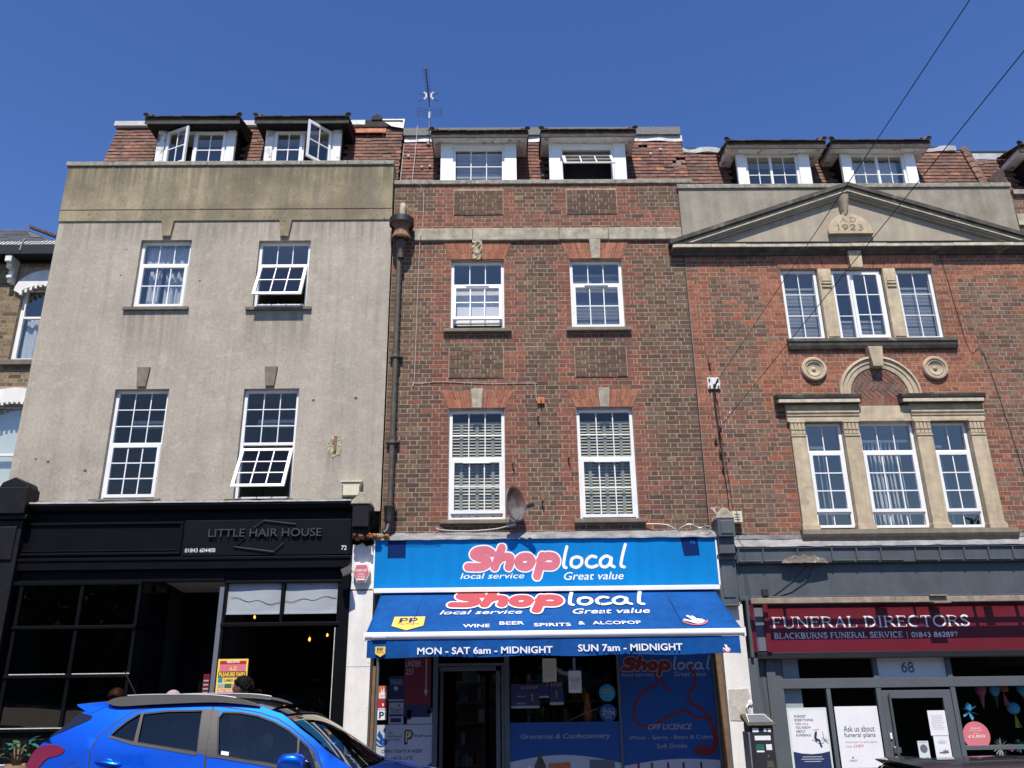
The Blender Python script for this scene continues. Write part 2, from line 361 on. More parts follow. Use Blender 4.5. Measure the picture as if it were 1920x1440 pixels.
def thing(name, label, cat, loc, group=None):
    o = bpy.data.objects.new(name, None); COL.objects.link(o); o.location = loc; o.empty_display_size = .2; WORLD[o.name] = Vector(loc)
    return tag(o, label, cat, group)
def catmull(pts, k=8, closed=False):
    P_ = [Vector((*p, 0)[:3]) if len(p) == 2 else Vector(p) for p in pts]; n = len(P_); out = []
    for i in range(n if closed else n-1):
        a, b, c, d = (P_[(i-1) % n] if closed or i > 0 else P_[i]), P_[i], P_[(i+1) % n], (P_[(i+2) % n] if closed or i+2 < n else P_[min(i+1, n-1)])
        for j in range(k):
            t = j/k; out.append(.5*((2*b)+(c-a)*t+(2*a-5*b+4*c-d)*t*t+(3*b-a-3*c+d)*t**3))
    if not closed: out.append(P_[-1])
    return out
def ribbon(mb, pts, w, fn, m=0, lift=0, closed=False, cap=True):
    # flat brush stroke in 2-D, mapped to the surface by fn(x, z, lift)
    pts = [Vector((p[0], p[1])) for p in pts]; n = len(pts); L_, R_ = [], []
    for i in range(n):
        a = pts[(i-1) % n] if closed or i else pts[i]; b = pts[(i+1) % n] if closed or i < n-1 else pts[i]
        d = (b-a).normalized(); q = Vector((-d.y, d.x))*(w/2); L_.append(pts[i]+q); R_.append(pts[i]-q)
    e = 4e-5; rng = range(n if closed else n-1)
    for i in rng:
        j = (i+1) % n; li, lj = lift+i*e, lift+(i+1)*e
        mb.face([fn(*R_[i], li), fn(*R_[j], lj), fn(*L_[j], lj), fn(*L_[i], li)], m)
    if cap and not closed:
        for i, sgn in ((0, -1), (n-1, 1)):
            d = (pts[1]-pts[0]) if i == 0 else (pts[-1]-pts[-2]); a0 = atan2(d.y, d.x)+(pi/2 if i == 0 else -pi/2)
            mb.face([fn(pts[i].x+cos(a0+pi*k/8)*w/2, pts[i].y+sin(a0+pi*k/8)*w/2, lift+i*e) for k in range(9)], m)
def flat(y): return lambda x, z, l=0: (x, y-l, z)
def text2d(s, size=1, bold=0, shear=0, space=1):
    cu = bpy.data.curves.new('lettering', 'FONT'); cu.body = s; cu.size = size; cu.offset = bold*size; cu.shear = shear; cu.space_character = space; cu.resolution_u = 3
    o = bpy.data.objects.new('lettering', cu); me = bpy.data.meshes.new_from_object(o)
    v = [(p.co.x, p.co.y) for p in me.vertices]; f = [tuple(p.vertices) for p in me.polygons]
    bpy.data.objects.remove(o); bpy.data.meshes.remove(me); bpy.data.curves.remove(cu); return v, f
def write(mb, s, x0, x1, z0, z1, fn, m=0, lift=.002, bold=0, shear=0, align=None, raise_=0, rot=0, space=1):
    # fit a string into the rectangle x0..x1, z0..z1 (z0 None keeps the natural proportions)
    mb.mark(); v, f = text2d(s, 1, bold, shear, space)
    if not v: return
    ax, bx = min(p[0] for p in v), max(p[0] for p in v); az, bz = min(p[1] for p in v), max(p[1] for p in v)
    sx = (x1-x0)/(bx-ax); sz = (z1-z0)/(bz-az); n = len(mb.v)
    pts = [(x0+(p[0]-ax)*sx, z0+(p[1]-az)*sz) for p in v]
    if rot:
        cx, cz = (x0+x1)/2, (z0+z1)/2; pts = [(cx+(x-cx)*cos(rot)-(z-cz)*sin(rot), cz+(x-cx)*sin(rot)+(z-cz)*cos(rot)) for x, z in pts]
    for x, z in pts: mb.v.append(tuple(fn(x, z, lift+raise_)))
    for q in f: mb.f.append(tuple(n+i for i in q)); mb.m.append(m); mb.c.append((1, 1, 1))
    if raise_:
        ed = {}
        for q in f:
            for i in range(len(q)):
                a, b = q[i], q[(i+1) % len(q)]; k = (min(a, b), max(a, b)); ed[k] = None if k in ed else (a, b)
        for k, e in ed.items():
            if e: mb.face([fn(*pts[e[0]], lift+raise_), fn(*pts[e[0]], lift), fn(*pts[e[1]], lift), fn(*pts[e[1]], lift+raise_)], m)
def rect(mb, x0, x1, z0, z1, fn, m=0, lift=.001):
    mb.face([fn(x0, z0, lift), fn(x1, z0, lift), fn(x1, z1, lift), fn(x0, z1, lift)], m)
def poly(mb, pts, fn, m=0, lift=.001): mb.face([fn(x, z, lift) for x, z in pts], m)
def circ(mb, cx, cz, rx, rz, fn, m=0, lift=.001, n=28): poly(mb, [(cx+rx*cos(2*pi*i/n), cz+rz*sin(2*pi*i/n)) for i in range(n)], fn, m, lift)
# ------------------------------------------------------------------ lettering drawn by stroke
def arc(cx, cz, rx, rz, a0, a1, n=14): return [(cx+rx*cos(R(a0+(a1-a0)*i/n)), cz+rz*sin(R(a0+(a1-a0)*i/n))) for i in range(n+1)]
# serif capitals: T thick line, t thin line, s serif, C thick curve, c thin curve
SERIF = {
 'F': (.62, [('T', .14, 0, .14, 1), ('t', .14, .98, .56, .98), ('t', .14, .52, .42, .52), ('t', .56, .98, .56, .8), ('t', .42, .42, .42, .62), ('s', .14, 0), ('s', .14, 1)]),
 'U': (.78, [('T', .15, .3, .15, 1), ('C', arc(.39, .3, .24, .29, 180, 270)), ('c', arc(.39, .3, .24, .29, 270, 360)), ('t', .63, .3, .63, 1), ('s', .15, 1), ('s', .63, 1)]),
 'N': (.8, [('t', .14, 0, .14, 1), ('T', .14, .98, .66, .03), ('t', .66, 0, .66, 1), ('s', .14, 0), ('s', .66, 1), ('s', .1, 1)]),
 'E': (.64, [('T', .14, 0, .14, 1), ('t', .14, .98, .54, .98), ('t', .14, .52, .42, .52), ('t', .14, .02, .57, .02), ('t', .54, .98, .54, .8), ('t', .57, .02, .57, .22), ('t', .42, .42, .42, .62), ('s', .14, 0), ('s', .14, 1)]),
 'R': (.76, [('T', .14, 0, .14, 1), ('c', [(.14, .98)]+arc(.36, .75, .22, .23, 90, -90)+[(.14, .52)]), ('T', .38, .5, .66, .03), ('s', .14, 0), ('s', .68, 0), ('s', .14, 1)]),
 'A': (.76, [('t', .1, 0, .37, 1), ('T', .38, 1, .64, 0), ('t', .2, .33, .55, .33), ('s', .1, 0), ('s', .64, 0)]),
 'L': (.6, [('T', .14, 0, .14, 1), ('t', .14, .02, .54, .02), ('t', .54, .02, .54, .24), ('s', .14, 0), ('s', .14, 1)]),
 'D': (.8, [('T', .14, 0, .14, 1), ('c', [(.14, .98), (.3, .98)]), ('C', arc(.3, .5, .37, .47, 88, -88)), ('c', [(.3, .02), (.14, .02)]), ('s', .14, 0), ('s', .14, 1)]),
 'I': (.34, [('T', .17, 0, .17, 1), ('s', .17, 0), ('s', .17, 1)]),
 'C': (.78, [('C', arc(.42, .5, .33, .49, 55, 305)), ('t', .63, .8, .63, 1)]),
 'T': (.68, [('T', .34, 0, .34, 1), ('t', .06, .98, .62, .98), ('t', .06, .98, .06, .78), ('t', .62, .98, .62, .78), ('s', .34, 0)]),
 'O': (.84, [('C', arc(.42, .5, .34, .48, 0, 360, 24))]),
 'S': (.6, [('C', [(.48, .8), (.4, .95), (.24, .97), (.12, .84), (.16, .66), (.4, .44), (.5, .28), (.42, .08), (.26, .02), (.1, .1), (.08, .24)]), ('t', .48, .75, .48, .98)]),
 'B': (.7, [('T', .14, 0, .14, 1), ('C', [(.14, .98)]+arc(.32, .75, .19, .23, 90, -90)+[(.14, .52)]), ('C', [(.14, .51)]+arc(.34, .265, .23, .245, 90, -90)+[(.14, .02)]), ('s', .14, 0), ('s', .14, 1)]),
 'K': (.78, [('T', .14, 0, .14, 1), ('t', .14, .4, .6, 1), ('T', .3, .58, .66, .02), ('s', .14, 0), ('s', .14, 1), ('s', .66, 0), ('s', .6, 1)]),
 'V': (.76, [('T', .1, 1, .37, .02), ('t', .37, 0, .65, 1), ('s', .1, 1), ('s', .65, 1)]),
 '0': (.58, [('C', arc(.29, .42, .2, .42, 0, 360, 20))]), '1': (.42, [('T', .21, 0, .21, .84), ('t', .21, .84, .08, .72), ('s', .21, 0)]),
 '2': (.54, [('C', [(.1, .62), (.16, .8), (.32, .83), (.44, .68), (.36, .45), (.1, .04)]), ('T', .1, .04, .46, .04)]),
 '3': (.54, [('t', .1, .82, .44, .82), ('t', .44, .82, .22, .5), ('C', [(.22, .5), (.42, .42), (.45, .2), (.3, .0), (.1, .06)])]),
 '4': (.58, [('T', .4, 0, .4, .84), ('t', .4, .84, .06, .26), ('t', .06, .26, .54, .26)]),
 '5': (.54, [('t', .14, .82, .44, .82), ('t', .14, .82, .12, .46), ('C', [(.12, .46), (.28, .52), (.43, .38), (.42, .14), (.26, .0), (.1, .08)])]),
 '6': (.56, [('C', [(.42, .82), (.2, .64), (.1, .36)]), ('C', arc(.28, .26, .18, .25, 0, 360, 18))]),
 '7': (.5, [('T', .08, .8, .44, .8), ('t', .44, .8, .2, 0)]),
 '8': (.56, [('C', arc(.28, .63, .16, .2, 0, 360, 16)), ('C', arc(.28, .22, .2, .22, 0, 360, 16))]),
 '9': (.56, [('C', arc(.28, .58, .18, .25, 0, 360, 18)), ('C', [(.46, .5), (.36, .2), (.14, .02)])]),
 '|': (.4, [('t', .2, -.15, .2, 1.05)]), '.': (.3, [('T', .12, .0, .16, .02)]), ' ': (.36, []) }
def serif(mb, s, x0, x1, z0, h, fn, m=0, lift=.002, thick=.105, thin=.05):
    mb.mark()
    wd = sum(SERIF[c][0] for c in s); k = (x1-x0)/wd; x = x0; n = 0
    for ch in s:
        ww, st = SERIF[ch]
        for q in st:
            if q[0] in 'Tt':
                p, tw = [(q[1], q[2]), (q[3], q[4])], (thick if q[0] == 'T' else thin)
            elif q[0] == 's': p, tw = [(q[1]-.11, q[2]), (q[1]+.11, q[2])], thin
            else: p, tw = q[1], (thick if q[0] == 'C' else thin)
            if q[0] == 'C' and len(p) < 12: p = [(a.x, a.y) for a in catmull(p, 4)]
            ribbon(mb, [(x+a*k, z0+b*h) for a, b in p], tw*(k*.55+h*.45), fn, m, lift+n*2.5e-4, cap=False); n = (n+1) % 7
        x += ww*k
SHOP = [[(.47, .74), (.36, .87), (.17, .84), (.10, .67), (.20, .54), (.36, .44), (.38, .25), (.25, .09), (-.02, .10)],
        [(.68, .98), (.60, .5), (.53, .08)], [(.58, .34), (.68, .52), (.82, .55), (.86, .42), (.82, .08)],
        [(1.30, .34), (1.24, .53), (1.09, .52), (1.02, .30), (1.08, .10), (1.22, .09), (1.30, .34)],
        [(1.52, .58), (1.46, .1), (1.40, -.36)], [(1.47, .36), (1.60, .56), (1.76, .52), (1.80, .30), (1.72, .10), (1.52, .12)]]
LOCAL = [[(.10, 1.0), (.04, .6), (.0, .12), (.06, .02)], [(.34, .52), (.22, .42), (.2, .12), (.34, .03), (.46, .2), (.46, .44), (.34, .52)],
         [(.84, .5), (.72, .54), (.6, .36), (.6, .12), (.72, .03), (.86, .1)],
         [(1.22, .46), (1.1, .54), (.96, .36), (.96, .12), (1.06, .03), (1.18, .16), (1.24, .46), (1.22, .14), (1.3, .03)],
         [(1.62, 1.08), (1.52, .5), (1.48, .1), (1.56, .02)]]
def shoplocal(mb, xs0, xs1, xl0, xl1, zb, zx, fn, mred, mwhite, lift=.002, out=True):
    # bold brush Shop with a pale outline, thin brush local; zb baseline, zx one letter height
    mb.mark(); kx = (xs1-xs0)/2.0; kz = zx; n = 0
    for wd, mt, l in (((.315 if out else 0), mwhite, 0), (.235, mred, 2.5e-3)):
        if not wd: continue
        for i, q in enumerate(SHOP):
            p = catmull(q, 8); ribbon(mb, [(xs0+.1*kx+a.x*kx, zb+a.y*kz) for a in p], wd*(kx+kz)/2, fn, mt, lift+l+i*2.5e-4)
    mb.mark(); kl = (xl1-xl0)/1.66
    for i, q in enumerate(LOCAL):
        p = catmull(q, 8); ribbon(mb, [(xl0+a.x*kl, zb+a.y*kz) for a in p], .10*(kl+kz)/2, fn, mwhite, lift+i*2.5e-4)

# ------------------------------------------------------------------ walls, brickwork, tiles
def wall(mb, x0, x1, z0, z1, y, holes, m=0, depth=.12, mr=None):
    xs = sorted({x0, x1, *[min(max(a, x0), x1) for h in holes for a in h[:2]]}); zs = sorted({z0, z1, *[min(max(a, z0), z1) for h in holes for a in h[2:4]]})
    for a, b in zip(xs, xs[1:]):
        for c, d in zip(zs, zs[1:]):
            xm, zm = (a+b)/2, (c+d)/2
            if any(h[0] < xm < h[1] and h[2] < zm < h[3] for h in holes): continue
            mb.face([(a, y, c), (b, y, c), (b, y, d), (a, y, d)], m)
    r = m if mr is None else mr
    for a, b, c, d in holes:
        mb.face([(a, y, c), (a, y+depth, c), (a, y+depth, d), (a, y, d)], r); mb.face([(b, y, c), (b, y, d), (b, y+depth, d), (b, y+depth, c)], r)
        mb.face([(a, y, d), (a, y+depth, d), (b, y+depth, d), (b, y, d)], r); mb.face([(a, y, c), (b, y, c), (b, y+depth, c), (a, y+depth, c)], r)
BROWN = [(.140, .086, .055), (.118, .073, .049), (.158, .099, .062), (.098, .062, .044), (.172, .113, .072), (.136, .082, .055), (.130, .074, .047)]
RED = [(.235, .085, .052), (.215, .078, .05), (.26, .096, .058), (.19, .072, .048), (.225, .092, .062)]
ORANGE = [(.325, .115, .06), (.29, .101, .054), (.35, .132, .07), (.25, .09, .053)]
PURPLE = [(.20, .11, .075), (.17, .098, .07), (.22, .115, .075), (.15, .09, .066), (.20, .128, .088), (.25, .105, .065)]
STOCK = [(.24, .185, .10), (.21, .16, .085), (.27, .21, .12), (.17, .13, .075), (.20, .15, .09)]
def jit(c, r, a=.12):
    k = 1+r.uniform(-a, a); return (c[0]*k*(1+r.uniform(-.04, .04)), c[1]*k, c[2]*k*(1+r.uniform(-.04, .04)))
def brickbox(mb, xa, xb, za, zb, y, yb, m, c):
    mb.box(xa, xb, y, yb, za, zb, m, c, skip='b')
def bricks(mb, x0, x1, z0, z1, y, holes, zone, seed, m=0, th=.0022, h=.0762, Ls=.2286, excl=None):
    r = random.Random(seed); n = max(1, round((z1-z0)/h)); hh = (z1-z0)/n
    for i in range(n):
        za, zb = z0+i*hh+.0062, z0+(i+1)*hh-.0062; zm = (za+zb)/2
        cuts = sorted((a, b) for a, b, c, d in holes if c-.01 < zm < d+.01); iv = []; x = x0
        for a, b in cuts:
            if a > x+.01: iv.append((x, a))
            x = max(x, b)
        if x < x1-.01: iv.append((x, x1))
        for a, b in iv:
            seq = [Ls, Ls/2] if i % 2 == 0 else [Ls/2, Ls/4, Ls, Ls/2]; k = 0; x = a
            while x < b-.02:
                wd = seq[k] if k < len(seq) else ((Ls, Ls/2)[(k-len(seq)) % 2] if r.random() > .12 else Ls/2)
                k += 1
                if b-(x+wd) < .05: wd = b-x
                xe = min(x+wd, b); xm = (x+xe)/2
                if not (excl and excl(xm, zm, x, xe, za, zb)):
                    j = r.uniform(-.0015, .0015)
                    brickbox(mb, x+.006+r.uniform(-.0015, .0015), xe-.006+r.uniform(-.0015, .0015), za+j, zb+j, y-th+r.uniform(-.0012, .0012), y+.001, m, jit(zone(xm, zm, r), r))
                x = xe
def flat_arch(mb, xc, w0, w1, z0, z1, y, key, n, pal, seed, m=0, th=.013):
    # gauged flat arch: slanted bricks each side of a keystone of half width key; w0/w1 half widths at bottom/top
    r = random.Random(seed)
    mb.prism([(xc-w0-.004, z0-.004), (xc+w0+.004, z0-.004), (xc+w1+.004, z1+.004), (xc-w1-.004, z1+.004)], y-.009, y+.001, 1, (.4, .31, .235), back=False)
    for sd in (-1, 1):
        for i in range(n):
            def xx(t, z): k = (z-z0)/(z1-z0); return xc+sd*(key*(.82+.18*k)+(w0+(w1-w0)*k-key*(.82+.18*k))*t)
            a, b = i/n, (i+1)/n; e = .05/n*1.6; cut = r.choice((.33, .5, .66)) if i % 2 else r.choice((.4, .6))
            for k0, k1 in ((0, cut-.012), (cut+.012, 1)):
                za, zb = z0+(z1-z0)*k0, z0+(z1-z0)*k1
                p = [(xx(a+e, za), za), (xx(b-e, za), za), (xx(b-e, zb), zb), (xx(a+e, zb), zb)]
                if sd < 0: p = p[::-1]
                mb.prism(p, y-th+r.uniform(-.001, .001), y+.001, m, jit(r.choice(pal), r), back=False)
def tiles(mb, x0, x1, y0, z0, y1, z1, seed, holes=(), pal=None, m=0, gauge=.098, w=.168, miss=.004, slip=.035):
    r = random.Random(seed); A = Vector((0, y0, z0)); B = Vector((0, y1, z1)); Ln = (B-A).length; u = (B-A)/Ln; nn = Vector((0, -u.z, u.y))
    if nn.y > 0: nn = -nn
    pal = pal or [(.175, .082, .056), (.155, .074, .052), (.195, .09, .06), (.14, .07, .052), (.17, .09, .064), (.125, .066, .05)]
    rows = int(Ln/gauge)
    for i in range(rows+1):
        s0 = i*gauge; off = (i % 2)*w/2+r.uniform(-.006, .006); x = x0-off
        while x < x1-.01:
            xa, xb = max(x+.002, x0), min(x+w-.002, x1); x += w
            if xb-xa < .02: continue
            xm = (xa+xb)/2; z = z0+u.z*s0
            if any(a < xm < b and z < d for a, b, d in holes): continue
            if r.random() < miss: continue
            ds = -r.uniform(.01, .05) if r.random() < slip else r.uniform(-.003, .003); la, lb = .022+r.uniform(-.003, .006), .022+r.uniform(-.003, .006)
            p0 = A+u*(s0+ds); p1 = A+u*min(s0+ds+gauge*1.25, Ln); pt = noise.noise(Vector((xm*1.3, z*1.7, seed))); c = jit(r.choice(pal), r, .14); c = tuple(a_*(1+.35*pt) for a_ in c)
            if r.random() < .022: c = jit((.32, .12, .065), r)
            f = [Vector((xa, 0, 0))+p0+nn*la, Vector((xb, 0, 0))+p0+nn*lb, Vector((xb, 0, 0))+p1+nn*.006, Vector((xa, 0, 0))+p1+nn*.006]
            g = [Vector((xa, 0, 0))+p0+nn*(la-.013), Vector((xb, 0, 0))+p0+nn*(lb-.013)]
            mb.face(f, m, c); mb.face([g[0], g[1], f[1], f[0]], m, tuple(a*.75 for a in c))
            mb.face([g[0], f[0], f[3]], m, c); mb.face([g[1], f[2], f[1]], m, c)
def key(mb, xc, wb, wt, z0, z1, y0, y1, m=0, rough=0, seed=0):
    p = [(xc-wb/2, z0), (xc+wb/2, z0), (xc+wt/2, z1), (xc-wt/2, z1)]
    if not rough: mb.prism(p, y0, y1, m); return
    r = random.Random(seed); N = 7
    pts = [[Vector((xc-(wb+(wt-wb)*j/N)/2+(wb+(wt-wb)*j/N)*i/4+r.uniform(-.012, .012), y0+r.uniform(-.005, .05)*rough, z0+(z1-z0)*j/N+r.uniform(-.012, .012))) for j in range(N+1)] for i in range(5)]
    for i in range(4):
        for j in range(N): mb.face([pts[i][j], pts[i+1][j], pts[i+1][j+1], pts[i][j+1]], m)
    for i in range(4):
        mb.face([pts[i][0], (pts[i][0].x, y1, z0), (pts[i+1][0].x, y1, z0), pts[i+1][0]], m)
    for j in range(N):
        for i in (0, 4): a, b = pts[i][j], pts[i][j+1]; mb.face([a, b, (b.x, y1, b.z), (a.x, y1, a.z)], m)

# ------------------------------------------------------------------ windows
def bars(mb, x0, x1, z0, z1, nx, nz, y, w=.018, m=0):
    for i in range(1, nx): x = x0+(x1-x0)*i/nx; mb.box(x-w/2, x+w/2, y, y+.012, z0, z1, m)
    for j in range(1, nz): z = z0+(z1-z0)*j/nz; mb.box(x0, x1, y-.0015, y+.0105, z-w/2, z+w/2, m)
def sashmesh(mb, x0, x1, z0, z1, y, nx, nz, fw=.05, m=0, g=1, dep=.05, zs=None):
    mb.box(x0, x0+fw, y, y+dep, z0, z1, m); mb.box(x1-fw, x1, y, y+dep, z0, z1, m)
    mb.box(x0+fw, x1-fw, y, y+dep, z0, z0+fw, m); mb.box(x0+fw, x1-fw, y, y+dep, z1-fw, z1, m)
    bars(mb, x0+fw, x1-fw, z0+fw, z1-fw, nx, nz, y+.014, m=m)
    mb.face([(x0+fw, y+.026, z0+fw), (x1-fw, y+.026, z0+fw), (x1-fw, y+.026, z1-fw), (x0+fw, y+.026, z1-fw)], g)
def window(parent, x0, x1, z0, z1, y, lights, fw=.05, vent=None, name='window', gl='glass'):
    # lights: (fx0, fx1, fz0, fz1, nx, nz, kind[, angle]) as fractions of the opening; kind: fixed, sash, open, side
    f = MB(); d = .06
    f.box(x0, x0+fw, y, y+d, z0, z1); f.box(x1-fw, x1, y, y+d, z0, z1); f.box(x0+fw, x1-fw, y, y+d, z0, z0+fw); f.box(x0+fw, x1-fw, y, y+d, z1-fw, z1)
    W, H = x1-x0-2*fw, z1-z0-2*fw; kids = []
    for l in lights:
        a, b, c, e = x0+fw+l[0]*W, x0+fw+l[1]*W, z0+fw+l[2]*H, z0+fw+l[3]*H; h = .022
        if l[0] > 0: f.box(a-h, a+h, y+.001, y+d-.001, c, e); a += h
        if l[1] < 1: b -= h
        if l[2] > 0: f.box(a, b, y+.002, y+d-.002, c-h, c+h); c += h
        if l[3] < 1: e -= h
        if l[6] == 'fixed':
            bars(f, a, b, c, e, l[4], l[5], y+.018)
            g = MB(); g.face([(a, y+.032, c), (b, y+.032, c), (b, y+.032, e), (a, y+.032, e)]); kids.append(('pane', g, [gl]))
        else:
            g = MB(); yy = y-.022; sashmesh(g, a-.012, b+.012, c-.012, e+.012, yy, l[4], l[5])
            if l[6] == 'open':
                an = R(l[7]); zt = e+.012
                g.xf(lambda p: Vector((p.x, yy-(zt-p.z)*sin(an)+(p.y-yy)*cos(an), zt-(zt-p.z)*cos(an)-(p.y-yy)*sin(an)*0)))
            if l[6] == 'side':                      # hinged at one side: 'L' or 'R'
                an = R(l[7]); xh = a if l[8] == 'L' else b; sg = 1 if l[8] == 'L' else -1
                g.xf(lambda p: Vector((xh+(p.x-xh)*cos(an)+sg*(p.y-yy)*sin(an)*.5, yy-abs(p.x-xh)*sin(an)+(p.y-yy)*cos(an), p.z)))
            kids.append(('casement', g, ['upvc', gl]))
    if vent:
        f.box(vent[0], vent[1], y-.042, y-.023, vent[2], vent[2]+.025)
    o = f.build(name, ['upvc'], parent, bevel=.005)
    for n, g, ms in kids:
        g.build(n, ms, o)
    return o
def sill(parent, x0, x1, z0, z1, y0, y1, mat='sill', name='sill'):
    b = MB(); b.box(x0, x1, y0, y1, z0, z1); return b.build(name, [mat], parent, bevel=.008)
def room(parent, x0, x1, z0, z1, y0, y1, mat='interior', name='interior'):
    b = MB(); b.box(x0, x1, y0, y1, z0, z1, skip='f'); return b.build(name, [mat], parent)
def shell(parent, x0, x1, z0, z1, y0, y1, mat, name='side_wall'):
    b = MB(); b.box(x0, x1, y0, y1, z0, z1, skip='fu'); return b.build(name, [mat], parent)
def curtain(x0, x1, z0, z1, y, n, label, amp=.02, mat='curtain', gather=None, group=None):
    b = MB(); r = random.Random(int(abs(x0*100))); ph = r.uniform(0, 6)
    def f(u, v):
        x = x0+(x1-x0)*u
        if gather: x = x+(gather-x)*.35*sin(pi*v)**2*0 + 0
        return (x, y+amp*sin(u*n*2*pi+ph+.6*sin(3*v+u*9))*(.6+.4*v)+.008*sin(u*37), z1-(z1-z0)*v+.012*sin(u*n*2*pi)*(v > .95))
    b.grid(f, n*8, 10); o = b.build('curtain', [mat], smooth=True, label=label, cat='curtain', group=group)
    s = o.modifiers.new('thickness', 'SOLIDIFY'); s.thickness = .003; return o
def venetian(x0, x1, z0, z1, y, label, pitch=.045, tilt=30, tapes=(.2, .5, .8), mat='blind', tape=True):
    b = MB(); n = int((z1-z0)/pitch); t = R(tilt); hw_ = pitch*.5
    for i in range(n):
        z = z1-pitch*(i+.5); b.box(x0, x1, -hw_, hw_, -.0015, .0015); k = len(b.v)-24
        b.xf(lambda p: Vector((p.x, y+p.y*cos(t)-p.z*sin(t), z+p.y*sin(t)+p.z*cos(t))), k)
    b.box(x0, x1, y-.025, y+.025, z1, z1+.04)
    o = b.build('venetian_blind', [mat], label=label, cat='blind')
    if tape:
        g = MB()
        for k in tapes: x = x0+(x1-x0)*k; g.box(x-.025, x+.025, y-hw_-.012, y-hw_-.009, z0, z1)
        g.build('ladder_tape', ['blindtape'], o)
    return o
def vertblind(x0, x1, z0, z1, y, n, label, tilt=55, mat='blindpale', seed=1):
    b = MB(); r = random.Random(seed)
    for i in range(n):
        x = x0+(x1-x0)*(i+.5)/n; t = R(tilt+r.uniform(-14, 14)); w_ = .045; dx, dy = cos(t)*w_, sin(t)*w_; sw = r.uniform(-.012, .012)
        b.face([(x-dx, y-dy, z1), (x+dx, y+dy, z1), (x+dx+sw, y+dy, z0), (x-dx+sw, y-dy, z0)])
    b.box(x0, x1, y-.02, y+.02, z1, z1+.04); return b.build('vertical_blind', [mat], label=label, cat='blind')
def dormer(parent, x0, x1, zb, zt, yf, e0, e1, ze, ye, yback, mface, mcheek, meave, jamb, wx0, wx1, lights, seed, slope=.3, wz0=None, wz1=None, tilepal=None):
    # face boards and cheeks, overhanging eaves box, low tiled roof, window
    b = MB(); ct = .05
    b.box(x0, wx0, yf-.03, yf+.05, zb, zt); b.box(wx1, x1, yf-.03, yf+.05, zb, zt)          # jamb boards
    b.box(wx0-.005, wx1+.005, yf+.02, yf+.05, zb-.03, (wz0 or zb))
    if (wz1 or zt) < zt: b.box(wx0, wx1, yf-.015, yf+.05, wz1 or zt, zt)
    d = b.build('dormer', [mface], parent, bevel=.006)
    for xa, xb in ((x0+.01, x0+ct), (x1-ct, x1-.01)): c = MB(); c.box(xa, xb, yf+.05, yback, zb, zt); c.build('cheek', [mcheek], d)
    i_ = MB(); i_.box(x0+ct, x1-ct, yf+.06, yback, zb+.02, zt-.02, skip='f'); i_.build('interior', ['interior'], d)
    e = MB(); e.box(e0, e1, ye, yback, zt+.002, ze-.006)
    e.build('eaves', [meave], d, bevel=.004)
    t = MB(); tiles(t, e0-.02, e1+.02, ye-.06, ze+.012, yback+.05, ze+.012+(yback-ye)*slope, seed, pal=tilepal or [(.17, .125, .08), (.13, .10, .065), (.20, .14, .085), (.15, .09, .06)], miss=0, slip=0)
    t.box(e0-.03, e1+.03, ye-.03, yback, ze-.004, ze+.012, c=(.05, .03, .025)); t.box(e0-.02, e1+.02, ye-.022, ye-.002, zt-.012, ze+.01, c=(.06, .05, .045))
    r = random.Random(seed)
    for sx, x in ((-1, e0-.01), (1, e1+.01)):                                            # bonnet hip tiles flick up at the corners
        for k in range(5):
            f = k/5; px = x-sx*f*.42; py = ye-.05+f*.5; pz = ze+.035+f*.17
            t.grid(lambda u, v: (px-sx*v*.12+cos(pi*u)*.055, py+v*.13, pz+sin(pi*u)*.05+.03-.02*v), 6, 2, 0, jit((.17, .12, .08), r, .2))
    t.build('dormer_roof', ['tile'], d)
    window(d, wx0, wx1, wz0 or zb, wz1 or zt, yf, lights, fw=.045, name='window_frame')
    return d
# ================================================================== the ground
D = 12.8
def slab(name, xs, y0, y1, zf, mat, th=0, kind='structure'):
    b = MB(); n = 24
    for i in range(n):
        a, c = xs[0]+(xs[1]-xs[0])*i/n, xs[0]+(xs[1]-xs[0])*(i+1)/n
        b.face([(a, y0, zf(a)), (c, y0, zf(c)), (c, y1, zf(c)), (a, y1, zf(a))])
        if th: b.face([(a, y0, zf(a)-th), (c, y0, zf(c)-th), (c, y0, zf(c)), (a, y0, zf(a))]); b.face([(a, y1, zf(a)-th), (a, y1, zf(a)), (c, y1, zf(c)), (c, y1, zf(c)-th)])
    return b.build(name, [mat], kind=kind)
slab('ground', (-300, 300), -300, 900, lambda x: zr(x)-.05, 'asphalt')
slab('road', (-60, 60), 1.6, 10.05, lambda x: zr(x), 'asphalt')
slab('pavement', (-60, 60), 10.2, 13.1, zp, 'paving', .12)
slab('kerb', (-60, 60), 10.05, 10.2, lambda x: zp(x)+.002, 'kerbstone', .14)
slab('pavement', (-60, 60), -6, 1.45, zp, 'paving', .12)
slab('kerb', (-60, 60), 1.45, 1.6, lambda x: zp(x)+.002, 'kerbstone', .14)
slab('road_marking', (-40, 40), 9.72, 9.8, lambda x: zr(x)+.004, 'roadpaint')
